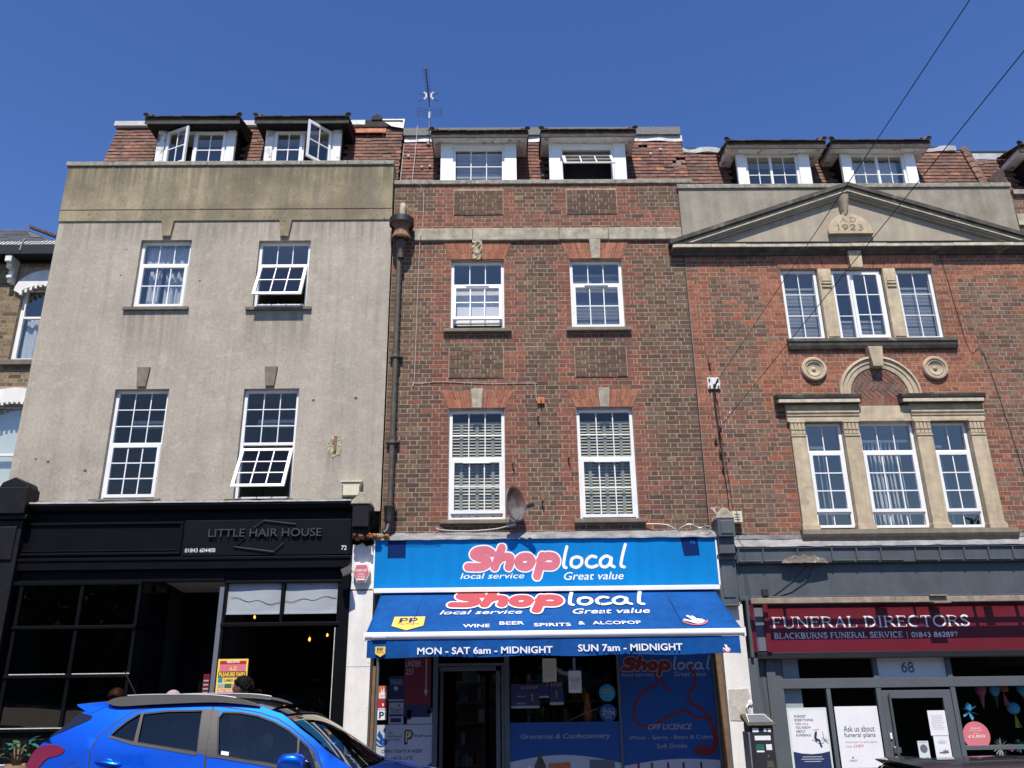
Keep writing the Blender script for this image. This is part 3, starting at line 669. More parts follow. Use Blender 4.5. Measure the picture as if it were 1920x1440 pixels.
# dark trees across the road, behind the photographer: seen only in the glass
tb = MB(); rr = random.Random(5)
for i in range(9000):
    x = rr.uniform(-34, 34); top = zp(x)+8.2+1.6*sin(x*.35)+1.1*sin(x*.9+1)+.5*sin(x*2.3); z = zp(x)+rr.random()**.7*(top-zp(x)); y = -13+rr.uniform(-1.6, 1.6)
    s = rr.uniform(.18, .42); a = Vector((rr.gauss(0, 1), rr.gauss(0, 1), rr.gauss(0, 1))).normalized(); bb = a.orthogonal().normalized(); cc = a.cross(bb); p = Vector((x, y, z))
    tb.face([p+bb*s, p+cc*s*.6, p-bb*s, p-cc*s*.6])
tb.face([(-60, -14.6, -3), (60, -14.6, -3), (60, -14.6, 7), (-60, -14.6, 7)])  # flat unseen sheet added behind the leaves to keep the reflections dark
tb.build('treeline', ['tree'], kind='stuff', label='dark leafy treeline mirrored in the car and shop windows', cat='trees')

# ================================================================== 1. grey rendered building, salon below
X0, X1, YL = -7.66, -1.885, 12.76
B1 = thing('rendered_building', 'grey rendered building with yellowish parapet above the black hair salon', 'building', (-4.77, 13, zp(-4.77)))
W2 = [(-6.19, -5.32, 7.795, 9.075), (-4.165, -3.275, 7.78, 9.05)]; W1 = [(-6.23, -5.365, 4.545, 6.345), (-4.16, -3.272, 4.525, 6.335)]
b = MB(); wall(b, X0, X1, 4.32, 9.44, YL, W1+W2, 0, .14)
b.face([(X0, YL, 4.0), (X0, YL+7, 4.0), (X0, YL+7, 10.5), (X0, YL, 10.5)]); b.face([(X1, YL, 3.9), (X1, YL, 10.5), (X1, YL+.04, 10.5), (X1, YL+.04, 3.9)])
b.face([(X0, YL+7, zp(X0)), (X1, YL+7, zp(X1)), (X1, YL+7, 10.6), (X0, YL+7, 10.6)])
# blown render patch with the rusty bar
rr = random.Random(3); b.build('wall', ['render'], B1)
b = MB(); pts = []
for k in range(14):
    a = 2*pi*k/14; q = 1+rr.uniform(-.15, .15); pts.append((-2.638+.12*q*cos(a), 5.37+.175*q*sin(a)))
b.prism(pts, YL-.006, YL+.02, 0); o = b.build('wall_hole', ['crumble'], B1)
b = MB(); b.box(-2.655, -2.615, YL-.03, YL, 5.27, 5.52); b.box(-2.68, -2.655, YL-.02, YL-.008, 5.40, 5.43); b.build('iron_stub', ['rusty'], o)
b = MB()
for x, z, s in ((-3.03, 6.13, .02), (-2.35, 6.16, .022), (-6.42, 8.9, .012), (-6.45, 8.4, .012), (-7.1, 5.15, .018), (-7.3, 5.2, .014), (-5.1, 8.28, .015), (-6.5, 5.0, .02)): circ(b, x, z, s*1.3, s, flat(YL), 0, .003, 9)
b.build('pock_mark', ['iron'], B1)
# parapet, band and coping
b = MB(); b.box(X0-.02, X1-.01, YL-.03, YL+.3, 9.66, 10.55); b.build('parapet', ['parapet'], B1, bevel=.012)
b = MB(); b.box(X0-.015, X1-.005, YL-.022, YL+.25, 9.44, 9.659)
b.prism([(-5.83, 9.13), (-5.69, 9.13), (-5.66, 9.441), (-5.88, 9.441)], YL-.05, YL+.02); b.prism([(-3.80, 9.11), (-3.66, 9.11), (-3.62, 9.441), (-3.84, 9.441)], YL-.05, YL+.02)
b.build('string_course', ['parapet'], B1, bevel=.008)
b = MB(); x = X0-.05
for k in range(7): b.box(x, x+.828, YL-.06, YL+.34, 10.551, 10.64); x += .832
b.build('coping', ['coping'], B1, bevel=.012)
for xc, z0 in ((-5.815, 6.375), (-3.75, 6.37)):
    b = MB(); key(b, xc, .14, .205, z0, z0+.34, YL-.04, YL+.02); b.build('keystone', ['keydark'], B1, bevel=.006)
yw = YL+.075; TOP = (0, 1, .665, 1, 3, 1, 'fixed'); GR = 'salon building'
window(B1, *W2[0], yw, [TOP, (0, 1, 0, .665, 3, 2, 'sash')])
window(B1, *W2[1], yw, [TOP, (0, 1, .02, .665, 3, 2, 'open', 23)])
window(B1, *W1[0], yw, [(0, 1, .5, 1, 3, 3, 'fixed'), (0, 1, 0, .5, 3, 3, 'sash')], gl='glasslow')
window(B1, *W1[1], yw, [(0, 1, .5, 1, 3, 3, 'fixed'), (0, 1, 0, .46, 3, 3, 'open', 28)], gl='glasslow')
for x0, x1, z in ((-6.31, -5.22, 7.795), (-4.27, -3.17, 7.78), (-6.36, -5.27, 4.545), (-4.28, -3.22, 4.525)):
    sill(B1, x0, x1, z-.062, z, YL-.05, YL+.12)
for z0, z1 in ((7.2, 9.4), (4.2, 6.75)):
    room(B1, X0+.1, -4.75, z0, z1, YL+.145, YL+3.5); room(B1, -4.7, X1-.1, z0, z1, YL+.145, YL+3.5)
curtain(-6.15, -5.36, 8.62, 9.06, YL+.2, 7, 'short gathered net curtain across the top of the curtained salon building window', .012)
curtain(-6.08, -5.85, 7.75, 8.62, YL+.24, 3, 'left drape hanging in the lower half of the curtained window above the salon', .03)
curtain(-5.78, -5.38, 7.75, 8.62, YL+.26, 4, 'wider pale drape hanging at the right of the curtained window above the salon', .03)
for x in (-5.8, -3.72):          # pairs of plain white bars behind the first floor sashes
    b = MB(); b.box(x-.34, x+.36, YL+.55, YL+.6, 5.92, 5.98); b.box(x-.34, x+.36, YL+.52, YL+.62, 5.86, 5.89)
    b.build('white_bar', ['upvc'], label='white bars glimpsed inside the %s first floor window over the salon' % ('closed' if x < -5 else 'open'), cat='rail')
b = MB(); rr = random.Random(8)
for k in range(14): b.ellip(-4.05+k*.054, YL-.02, 7.80, .045, .04, .022+.008*rr.random(), 8, 6)
b.build('rolled_cloth', ['paper'], smooth=True, label='white rolled cloth lying on the sill under the tilted open sash', cat='cloth')
# mansard roof
RY0, RY1 = 13.18, 13.7
b = MB(); DH = [(-6.34, -4.9, 11.62), (-4.35, -2.94, 11.62)]
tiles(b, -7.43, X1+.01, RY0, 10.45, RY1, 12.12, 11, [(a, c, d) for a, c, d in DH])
b.build('mansard_roof', ['tile'], B1)
b = MB(); b.face([(-7.43, RY0+.02, 10.4), (X1, RY0+.02, 10.4), (X1, RY1+.01, 12.1), (-7.43, RY1+.01, 12.1)])
b.face([(-7.43, RY0+.02, 10.4), (-7.43, RY1, 12.1), (-7.43, YL+7, 12.1), (-7.43, YL+7, 10.4)]); b.face([(X1, RY0+.02, 10.4), (X1, YL+7, 10.4), (X1, YL+7, 12.1), (X1, RY1, 12.1)])
b.face([(-7.43, RY1, 12.12), (X1, RY1, 12.12), (X1, YL+7, 12.12), (-7.43, YL+7, 12.12)]); b.build('roof_deck', ['ironblack'], B1)
b = MB(); b.profx([(RY1-.06, 12.07), (RY1-.10, 12.09), (RY1-.09, 12.2), (RY1+.1, 12.25), (RY1+.2, 12.2), (RY1+.2, 12.1)], -7.48, -2.62)
b.face([(-2.1, RY1-.12, 12.03), (X1+.02, RY1-.12, 11.98), (X1+.03, RY1-.05, 12.25), (-2.35, RY1-.05, 12.25)])
b.build('ridge_flashing', ['leadwhite'], B1)
b = MB(); tiles(b, -2.85, -2.2, RY1-.16, 11.83, RY1-.10, 12.0, 77, pal=[(.42, .15, .08)], w=.3, gauge=.17)
b.box(-2.62, X1, RY1-.08, RY1+.2, 12.05, 12.2, c=(.03, .03, .03)); b.prism([(-2.5, 12.2), (-2.28, 12.2), (-2.3, 12.27), (-2.38, 12.33), (-2.5, 12.27)], RY1-.1, RY1-.03, c=(.03, .028, .028)); b.build('patched_verge', ['tile'], B1)
dormer(B1, -6.34, -4.905, 10.5, 11.57, 13.1, -6.50, -4.80, 11.67, 12.88, 13.62, 'oldpaint', 'blackwood', 'blackwood', .1, -6.2, -5.05,
       [(0, .47, 0, 1, 2, 2, 'side', 25, 'L'), (.47, 1, 0, 1, 2, 2, 'sash')], 21, wz0=10.72)
dormer(B1, -4.345, -2.945, 10.5, 11.57, 13.1, -4.49, -2.795, 11.66, 12.88, 13.62, 'oldpaint', 'blackwood', 'blackwood', .1, -4.205, -3.09,
       [(0, .5, 0, 1, 2, 2, 'sash'), (.5, 1, 0, 1, 2, 2, 'side', 48, 'R')], 22, wz0=10.72)

# ================================================================== 2. red brown brick building, convenience shop below
A0, A1 = -1.865, 3.165
B2 = thing('brick_building', 'brown and red brick building with a pale stone band above the blue shop', 'building', (.65, 13, zp(.65)))
V2 = [(-.85, .055, 7.365, 8.66), (1.185, 2.08, 7.37, 8.66)]; V1 = [(-.845, .04, 4.17, 5.965), (1.2, 2.105, 4.165, 5.965)]
PN = [(-.82, .055, 9.56, 10.05), (1.17, 2.065, 9.565, 10.05)]; SP = [(-.865, .035, 6.505, 7.05), (1.205, 2.065, 6.505, 7.04)]
def zone2(x, z, r):
    for a, c, _, _ in V2:
        dx = max(a-x, x-c, 0)
        lim = .29 if z < 9.1 else .27
        if .0 < dx < lim+r.uniform(-.05, .05): return r.choice(RED) if r.random() < .93 else r.choice(BROWN)
        if dx == 0: return r.choice(RED if (z > 9.3 or z > 7.1 or 6.2 < z < 6.5) and r.random() < .75 else BROWN)
    if 9.27 < z < 9.6 or z > 10.08 or 8.75 < z < 9.05: return r.choice(RED) if r.random() < .8 else r.choice(BROWN)
    return r.choice(BROWN) if r.random() < .94 else r.choice(RED+STOCK[1:2])
b = MB(); wall(b, A0, A1, 3.9, 10.17, D, V1+V2, 0, .11)
wall(b, A0, A1, 3.0, 3.9, D, [], 0, .11)
b.face([(A1, D, 3), (A1, D+7, 3), (A1, D+7, 10.2), (A1, D, 10.2)]); b.face([(A0, D+7, 0), (A1, D+7, 0), (A1, D+7, 10.3), (A0, D+7, 10.3)])

for q in PN+SP: b.box(q[0], q[1], D-.015, D+.001, q[2], q[3], skip='b')
b.build('mortar_wall', ['mortar'], B2)
b = MB(); ARC = []
for xc in (-.397, 1.633): ARC.append((xc, 8.68, 9.0))
for xc in (-.402, 1.652): ARC.append((xc, 5.985, 6.265))
def exa(x, z, xa, xb, za, zb):
    for xc, z0, z1 in ARC:
        if z0-.02 < z < z1+.01:
            wd = .47+(.585-.47)*(z-z0)/(z1-z0)
            if abs(x-xc) < wd+.02: return True
    return False
HB = V1+V2+PN+SP+[(-1.5, 3.2, 9.025, 9.275)]
bricks(b, A0, A1, 3.93, 10.17, D, HB, zone2, 41)
for a, c, e, f in PN: bricks(b, a+.004, c-.004, e+.004, f-.002, D-.015, [], lambda x, z, r: r.choice(BROWN), int(90+a*10), th=.005)
for a, c, e, f in SP: bricks(b, a+.004, c-.004, e+.004, f-.002, D-.015, [], lambda x, z, r: r.choice(BROWN) if z < e+.42 else r.choice(BROWN+RED), int(190+a*10), th=.005)
b.build('brickwork', ['brick'], B2)
for k, (xc, z0, z1) in enumerate(ARC):
    b = MB(); flat_arch(b, xc, .455, .585, z0, z1, D, .10, 9, [(.34, .115, .06), (.30, .10, .055), (.37, .14, .075), (.27, .09, .05)], 60+k); b.build('flat_arch', ['gauged', 'mortar'], B2)
for k, (xc, z0, z1) in enumerate(ARC):
    b = MB()
    if k == 0: key(b, xc-.005, .14, .185, z0-.015, z1+.04, D-.075, D+.01, rough=1, seed=4)
    else: key(b, xc, .15, .2, z0-.01, z1+.04, D-.05, D+.01)
    b.build('keystone', ['crumble' if k == 0 else 'palestone'], B2, bevel=0 if k == 0 else .006)
b = MB(); rr = random.Random(6); x = -1.5
for q in (1.02, 1.5, .86, 1.28): b.box(x, x+q-.004, D-.05+rr.uniform(-.004, .004), D+.02, 9.03+rr.uniform(-.005, .005), 9.27+rr.uniform(-.005, .003)); x += q
b.build('stone_band', ['palestone'], B2, bevel=.015)
b = MB(); x = A0-.02
for q in (1.3, 1.4, 1.24, 1.38): b.box(x, x+q-.004, D-.035, D+.35, 10.172, 10.26); x += q
b.build('coping', ['coping'], B2, bevel=.012)
yw = D+.06
T3 = (0, 1, .665, 1, 3, 1, 'fixed')
window(B2, *V2[0], yw, [T3, (0, 1, .09, .665, 3, 2, 'open', 7)], vent=(-.6, -.2, 8.175, 8.2))
window(B2, *V2[1], yw, [T3, (0, 1, 0, .665, 3, 2, 'sash')], vent=(1.43, 1.83, 8.175, 8.2))
window(B2, *V1[0], yw, [(0, 1, .55, 1, 3, 2, 'fixed'), (0, 1, .03, .55, 3, 2, 'sash')], vent=(-.62, -.2, 5.075, 5.1), gl='glasslow')
window(B2, *V1[1], yw, [(0, 1, .55, 1, 3, 2, 'fixed'), (0, 1, 0, .55, 3, 2, 'sash')], vent=(1.45, 1.86, 5.075, 5.1), gl='glasslow')
for x0, x1, z in ((-.96, .17, 7.365), (1.09, 2.17, 7.37), (-.97, .16, 4.17), (1.1, 2.2, 4.165)):
    sill(B2, x0, x1, z-.062, z, D-.075, D+.1, 'keydark')
for z0, z1 in ((7.0, 8.98), (4.0, 6.4)):
    room(B2, A0+.1, .6, z0, z1, D+.115, D+3.5); room(B2, .65, A1-.1, z0, z1, D+.115, D+3.5)
venetian(-.82, .02, 4.18, 5.74, D+.155, 'cream slatted blind in the first floor window left of the satellite dish', .05, 50)
venetian(1.22, 2.08, 4.18, 5.74, D+.155, 'cream slatted blind in the first floor window right of the satellite dish', .05, 50)
venetian(1.22, 2.05, 7.4, 8.42, D+.19, 'fine grey venetian blind in the closed second floor brick building window', .026, 55, mat='blindgrey', tape=False)
b = MB(); b.face([(-.82, D+.2, 7.52), (.03, D+.2, 7.52), (.03, D+.2, 8.2), (-.82, D+.2, 8.2)]); b.box(-.82, .03, D+.18, D+.22, 8.2, 8.23)
b.build('roller_blind', ['paper'], label='plain white roller blind behind the tilted second floor brick building sash', cat='blind')
b = MB(); MR = (13.18, 13.68)
MD = [(-1.09, .31, 11.3), (.905, 2.325, 11.3)]
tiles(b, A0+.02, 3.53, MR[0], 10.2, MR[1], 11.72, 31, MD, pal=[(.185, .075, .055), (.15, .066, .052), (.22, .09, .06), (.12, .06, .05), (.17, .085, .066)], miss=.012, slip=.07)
b.build('mansard_roof', ['tile'], B2)
b = MB(); b.face([(A0, MR[0]+.02, 10.15), (3.53, MR[0]+.02, 10.15), (3.53, MR[1]+.02, 11.72), (A0, MR[1]+.02, 11.72)])
b.face([(3.53, MR[0]+.02, 10.15), (3.53, D+7, 10.15), (3.53, D+7, 11.9), (3.53, MR[1], 11.9)]); b.face([(A0, MR[1]+.01, 11.9), (3.53, MR[1]+.01, 11.9), (3.53, D+7, 11.9), (A0, D+7, 11.9)])
b.build('roof_deck', ['ironblack'], B2)
b = MB(); rr = random.Random(2); b.grid(lambda u, v: (A0+.02+5.4*u, MR[1]-.02-.02*v+.008*sin(u*60), 11.84-.14*v+.01*sin(u*37)*v), 60, 3); b.build('lead_strip', ['leadwhite'], B2)
b = MB(); x = A0
for q in (.9, 1.2, 1.1, 1.05, 1.15):
    b.profx([(MR[1]-.07, 11.84), (MR[1]-.08, 12.0), (MR[1]+.1, 12.03), (MR[1]+.25, 12.0), (MR[1]+.25, 11.84)], x, x+q-.01); x += q
b.build('ridge_capping', ['felt'], B2)
rr = random.Random(12); b = MB()
for k in range(9):
    x = rr.choice((rr.uniform(-1.8, -1.1), rr.uniform(2.4, 3.4), rr.uniform(.4, .85))); s = rr.uniform(.2, .95); y, z = MR[0]+(MR[1]-MR[0])*s, 10.2+1.52*s
    b.ellip(x, y-.05, z+.01, .03, .02, .026, 8, 6)
b.build('lime_lump', ['worn'], B2)
dormer(B2, -1.088, .308, 10.3, 11.24, 13.08, -1.235, .505, 11.33, 12.88, 13.56, 'upvc', 'blackwood', 'oldpaint', .1, -.86, .085,
       [(0, 1, 0, 1, 3, 2, 'fixed')], 23, wz0=10.36, wz1=11.15)
dormer(B2, .908, 2.325, 10.3, 11.24, 13.08, .775, 2.49, 11.34, 12.88, 13.56, 'upvc', 'blackwood', 'oldpaint', .1, 1.115, 2.1,
       [(0, 1, 0, .83, 3, 2, 'open', 42)], 24, wz0=10.36, wz1=11.15)
venetian(-.8, .03, 10.45, 11.08, 13.22, 'white slatted blind behind the closed dormer of the brick building', .03, 60, mat='blindpale', tape=False)

# ================================================================== 3. pedimented brick building, funeral directors below
C0, C1 = 3.17, 9.1
B3 = thing('pedimented_building', 'orange red brick building with stone pediment above the funeral directors', 'building', (6.1, 13, zp(6.1)))
U2 = [(4.805, 5.425, 7.15, 8.44), (5.675, 6.545, 7.14, 8.44), (6.785, 7.418, 7.15, 8.435)]
U1 = [(4.845, 5.452, 4.0, 5.69), (5.712, 6.608, 3.99, 5.69), (6.868, 7.475, 3.985, 5.685)]
H2 = (4.8, 7.42, 7.14, 8.445); H1 = (4.6, 7.73, 3.93, 5.72)
def zone3(x, z, r):
    q = noise.noise(Vector((x*.9+3, z*1.3, 2)))
    edge = (x < 3.55 and z > 6) or (4.2 < x < 7.9 and 5.9 < z < 7.2) or (4.4 < x < 7.8 and z > 7.0) or z > 8.3
    near = min(abs(x-4.5), abs(x-7.8)) < .22 and z < 5.9
    if edge: return r.choice(ORANGE) if r.random() < .9 else r.choice(RED+PURPLE)
    if x < 3.6 and z < 6: return r.choice(RED) if r.random() < .8 else r.choice(PURPLE+ORANGE)
    if near: return r.choice(ORANGE+RED) if r.random() < .6 else r.choice(PURPLE)
    if q > .25 and z > 6: return r.choice(ORANGE+PURPLE)
    return r.choice(PURPLE+PURPLE+BROWN) if r.random() < .88 else r.choice(RED+ORANGE)
AX, AZ, AR, AI = 6.152, 6.14, .665, .475
def ex3(x, z, xa, xb, za, zb):
    for cx in (5.129, 7.134):
        if (x-cx)**2+(z-6.6)**2 < .19**2: return True
    if z > AZ-.05 and min((xx-AX)**2+(zz-AZ)**2 for xx in (xa, x, xb) for zz in (za,)) < (AR-.03)**2: return True
    if 4.62 < x < 7.7 and 5.7 < z < 6.14: return True
    if 8.46 < z < 8.76 and abs(x-6.11) < 1.32+(z-8.46)*.55: return True
    return False
b = MB(); wall(b, C0, C1, 2.9, 8.79, D, [H2, H1], 0, .12, 0); b.face([(C1, D, 2), (C1, D+7, 2), (C1, D+7, 11.5), (C1, D, 10.5)]); b.face([(C0, D+7, 0), (C1, D+7, 0), (C1, D+7, 10.3), (C0, D+7, 10.3)])
b.build('mortar_wall', ['mortar'], B3)
b = MB(); bricks(b, C0+.012, C1, 3.86, 8.78, D, [H2, H1], zone3, 51); b.build('brickwork', ['brick'], B3)
b = MB(); b.box(C0-.012, C0+.01, D-.004, D+.05, 3.9, 10.0); b.build('party_joint', ['ironblack'], B3)
b = MB(); flat_arch(b, 6.11, 1.31, 1.47, 8.46, 8.76, D, .11, 20, ORANGE, 71); b.build('flat_arch', ['gauged', 'mortar'], B3)
# herringbone infill of the blind arch
b = MB(); rr = random.Random(9); bl, bw = .2, .0667
b.prism([(AX+.5*cos(pi*k/24), AZ-.2+.2+.5*sin(pi*k/24)) for k in range(25)]+[(AX-.5, 5.96), (AX+.5, 5.96)], D-.010, D+.002, 1, (.4, .31, .235), back=False)
for p_ in range(-12, 13):
    for q_ in range(-6, 7):
        for k in (0, 1):                       # true herringbone, turned by 45 degrees
            x0, z0 = p_*bw+q_*bl, -p_*bw+q_*bl
            r4 = [(x0, z0), (x0+bl, z0), (x0+bl, z0+bw), (x0, z0+bw)] if k == 0 else [(x0+bl, z0), (x0+bl+bw, z0), (x0+bl+bw, z0+bl), (x0+bl, z0+bl)]
            e_ = .0055; cx = sum(a for a, _ in r4)/4; cz = sum(a for _, a in r4)/4
            r4 = [(a+(e_ if a < cx else -e_), d_+(e_ if d_ < cz else -e_)) for a, d_ in r4]
            pr = [(AX+(a-d_)*.7071, AZ+.05+(a+d_)*.7071) for a, d_ in r4]; wx = AX+(cx-cz)*.7071; wz = AZ+.05+(cx+cz)*.7071
            if (wx-AX)**2+(wz-AZ)**2 > .51**2 or wz < AZ-.09: continue
            b.prism(pr, D-.017+rr.uniform(-.002, .002), D+.002, 0, jit(rr.choice([(.20, .10, .075), (.17, .085, .07), (.15, .095, .075), (.23, .10, .075)]), rr), back=False)
for k in range(9):
    x = AX-.36+k*.08; b.box(x+.004, x+.076, D-.016, D+.001, 5.955, 6.1, 0, jit(rr.choice(RED+PURPLE), rr), skip='b')
b.build('herringbone_panel', ['herring', 'mortar'], B3)
# stone dressings
b = MB(); N = 48
PR = [(AR, 0), (AR, .075), (AR-.035, .085), (AR-.05, .055), (AR-.11, .055), (AR-.118, .04), (AI+.02, .035), (AI, .03), (AI, -.01)]
b.grid(lambda u, v: (AX+PR[round(v*8)][0]*cos(pi*u), D-PR[round(v*8)][1], AZ+.0+PR[round(v*8)][0]*sin(pi*u)), N, 8)
b.build('blind_arch', ['stone'], B3, smooth=30)
b = MB(); key(b, AX-.005, .16, .24, 6.6, 6.95, D-.15, D, 0); b.build('keystone', ['stone'], B3, bevel=.006)
for cx in (5.129, 7.134):
    b = MB(); b.disc([(.205, -.01), (.205, .045), (.19, .06), (.16, .06), (.15, .04), (.135, .04), (.125, .05), (.12, .035), (.09, .022), (.04, .012), (.033, .03), (.02, .04), (0, .042)], cx, 6.6, D)
    b.build('roundel', ['stone'], B3, smooth=40)
def pilaster(x0, x1, z0, z1, y, flutes=4, cap=.25, upper=False):
    b = MB()
    if upper:
        b.box(x0, x1, y, D+.1, z0, z1)
        for za, zb in ((z1-.30, z1-.05), (z0+.03, z0+.16)): b.box(x0+.02, x1-.02, y-.012, y, za, zb)
        b.box(x0+.035, x1-.035, y-.03, y-.012, z1-.25, z1-.16); b.prism([(x0+.05, z1-.30), (x1-.05, z1-.30), (x1-.035, z1-.27), (x0+.035, z1-.27)], y-.03, y-.012)
        b.box(x0+.03, x1-.03, y-.022, y, z1-.36, z1-.33)
    else:
        b.box(x0, x1, y, D+.1, z0+.12, z1-cap); b.box(x0-.02, x1+.02, y-.03, D+.1, z0, z0+.1); b.box(x0-.01, x1+.01, y-.015, D+.1, z0+.1, z0+.12)
        b.box(x0-.006, x1+.006, y-.012, D+.1, z1-cap, z1-cap+.03); n = flutes; wf = (x1-x0)/n
        for za, zb in ((z1-cap+.035, z1-cap+.1), (z1-cap+.108, z1-.02)):
            b.box(x0, x1, y+.012, D+.1, za, zb)
            for k in range(n): b.box(x0+wf*k+.006, x0+wf*(k+1)-.006, y-.006, y+.012, za+.004, zb-.004)
        b.box(x0-.008, x1+.008, y-.016, D+.1, z1-.02, z1)
    b.build('pilaster', ['stone'], B3, bevel=.005)
for x0, x1 in ((4.605, 4.84), (5.458, 5.705), (6.615, 6.862), (7.482, 7.725)): pilaster(x0, x1, 3.93, 5.69, D-.06)
for x0, x1 in ((5.437, 5.662), (6.557, 6.775)): pilaster(x0, x1, 7.14, 8.445, D-.03, upper=True)
for x0, x1, xa, xb in ((4.57, 5.74, 4.41, 5.78), (6.58, 7.76, 6.42, 7.79)):       # split entablature with deep hoods
    b = MB(); b.profx([(D, 5.69), (D-.065, 5.69), (D-.065, 5.735), (D-.055, 5.74), (D-.055, 5.775), (D-.07, 5.785), (D-.07, 5.80), (D-.06, 5.805), (D-.085, 5.835), (D-.085, 5.86), (D-.03, 5.87), (D-.03, 5.99), (D, 5.99)], x0, x1); b.build('entablature', ['stone'], B3)
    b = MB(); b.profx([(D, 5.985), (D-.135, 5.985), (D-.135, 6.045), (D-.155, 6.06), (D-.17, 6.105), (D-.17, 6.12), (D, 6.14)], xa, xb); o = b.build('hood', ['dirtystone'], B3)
    b = MB(); b.box(xa+.03, xb-.03, D-.146, D-.13, 5.988, 6.04); b.build('fillet', ['fillet'], o)
b = MB(); b.box(5.745, 6.575, D-.045, D+.1, 5.73, 5.95); b.box(5.745, 6.575, D-.055, D+.1, 5.69, 5.728); b.build('lintel', ['stone'], B3, bevel=.006)
b = MB(); b.profx([(D+.1, 7.14), (D-.085, 7.125), (D-.095, 7.07), (D-.08, 7.06), (D-.07, 7.0), (D-.05, 6.95), (D, 6.94)], 4.75, 7.57); b.build('sill', ['dirtystone'], B3)
b = MB(); b.profx([(D+.1, 3.99), (D-.13, 3.95), (D-.14, 3.88), (D-.12, 3.84), (D-.08, 3.78), (D, 3.76)], 4.56, 7.87); b.build('sill', ['keydark'], B3)
b = MB(); key(b, 6.1, .21, .24, 8.44, 8.86, D-.09, D+.02); b.build('keystone', ['stone'], B3, bevel=.006)
# parapet, coping, pediment
b = MB(); b.box(C0+.0, C1, D-.03, D+.3, 8.78, 10.04); b.build('parapet', ['cement'], B3)
b = MB(); b.box(C0-.03, C1+.03, D-.06, D+.34, 10.041, 10.13); b.build('coping', ['coping'], B3, bevel=.012)
PX, PZ, PE, PB = 6.13, 10.07, 3.22, 8.93           # apex, half span, base height
SL = (PZ-PB)/PE
def rake(b, t0, t1, y0, y1, m=0, e=0):          # band between two depths below the raking line
    for sd in (-1, 1):
        p = [(PX, PZ-t0), (PX+sd*(PE-e), PB-t0+SL*e), (PX+sd*(PE-e), PB-t1+SL*e), (PX, PZ-t1)]
        b.prism(p if sd < 0 else p[::-1], y0, y1, m)
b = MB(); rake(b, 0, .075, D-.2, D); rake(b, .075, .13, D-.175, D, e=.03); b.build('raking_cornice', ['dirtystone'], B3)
b = MB(); rake(b, .131, .165, D-.165, D, e=.09); b.build('raking_fillet', ['fillet'], B3)
b = MB(); rake(b, .166, .20, D-.13, D, e=.3); rake(b, .201, .24, D-.10, D, e=.4); b.build('raking_moulding', ['tymp'], B3)
b = MB(); xa, xb = PX-PE, PX+PE
b.profx([(D, 8.90), (D-.19, 8.885), (D-.19, 8.875), (D, 8.87)], xa, xb)
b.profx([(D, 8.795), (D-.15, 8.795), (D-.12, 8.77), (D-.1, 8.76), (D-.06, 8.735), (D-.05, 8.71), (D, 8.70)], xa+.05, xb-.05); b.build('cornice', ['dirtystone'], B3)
b = MB(); rr = random.Random(4); x = xa+.04
while x < xb-.04:
    q = rr.uniform(.5, 1.2); x2 = min(x+q, xb-.04); b.box(x, x2-.004, D-.175+rr.uniform(-.003, .004), D, 8.797, 8.868+rr.uniform(-.004, 0)); x = x2
b.build('cornice_fillet', ['fillet'], B3, bevel=.004)
b = MB(); b.prism([(PX-2.75, 8.88), (PX+2.75, 8.88), (PX, 9.85)], D-.045, D-.02); b.build('tympanum', ['tymp'], B3)
b = MB(); pts = [(6.09+.385*cos(pi*k/20), 9.125+.355*sin(pi*k/20)) for k in range(21)]; b.prism(pts, D-.1, D-.03); b.box(5.70, 6.48, D-.13, D-.03, 9.07, 9.11); o = b.build('date_plaque', ['stone'], B3, bevel=.006)
b = MB(); serif(b, 'A.D', 5.93, 6.23, 9.315, .09, flat(D-.1)); serif(b, '1923', 5.84, 6.33, 9.155, .125, flat(D-.1), thick=.12, thin=.05); b.build('lettering', ['keydark'], o)
b = MB(); b.grid(lambda u, v: (6.045+(.09-.045*v*v)*cos(pi*u), D-.04-(.2-.1*v)*sin(pi*u)**.6, 9.80-.30*v), 10, 8); b.build('bracket', ['stone'], B3, smooth=True)
yw = D+.05
window(B3, *U2[0], yw, [(0, 1, 0, 1, 2, 3, 'fixed')]); window(B3, *U2[2], yw, [(0, 1, 0, 1, 2, 3, 'fixed')])
window(B3, *U2[1], yw, [(0, .34, 0, 1, 1, 3, 'fixed'), (.34, 1, 0, 1, 2, 3, 'sash')])
for q, nx in zip(U1, (2, 3, 2)):
    window(B3, *q, yw, [(0, 1, .73, 1, nx, 1, 'fixed'), (0, 1, .12, .73, nx, 3, 'sash'), (0, 1, 0, .12, nx, 1, 'fixed')], fw=.045)
for z0, z1 in ((6.9, 8.6), (3.85, 5.9)): room(B3, 3.4, 9.0, z0, z1, D+.125, D+4)
for q, t in zip(U2, ('left hand', 'middle', 'right hand')):
    venetian(q[0]+.05, q[1]-.05, 7.2, 8.12 if t != 'middle' else 7.5, D+.18, 'fine grey venetian blind in the %s window under the pediment' % t, .026, 62, mat='blindgrey', tape=False)
vertblind(4.9, 5.2, 4.05, 5.3, D+.2, 4, 'few vertical blind slats drawn aside in the left window between the stone pilasters', 70, seed=4)
vertblind(5.76, 6.57, 4.05, 5.4, D+.2, 12, 'pale vertical slat blind across the wide middle window between the stone pilasters', 52, seed=7)
vertblind(6.9, 7.1, 4.05, 5.3, D+.2, 3, 'narrow stack of vertical slats in the right window between the stone pilasters', 75, seed=5)
b = MB(); tiles(b, 3.55, 9.0, 13.18, 10.05, 13.62, 11.42, 33, [(4.35, 5.71, 10.98), (6.29, 7.68, 10.98)], miss=.004, slip=.01)
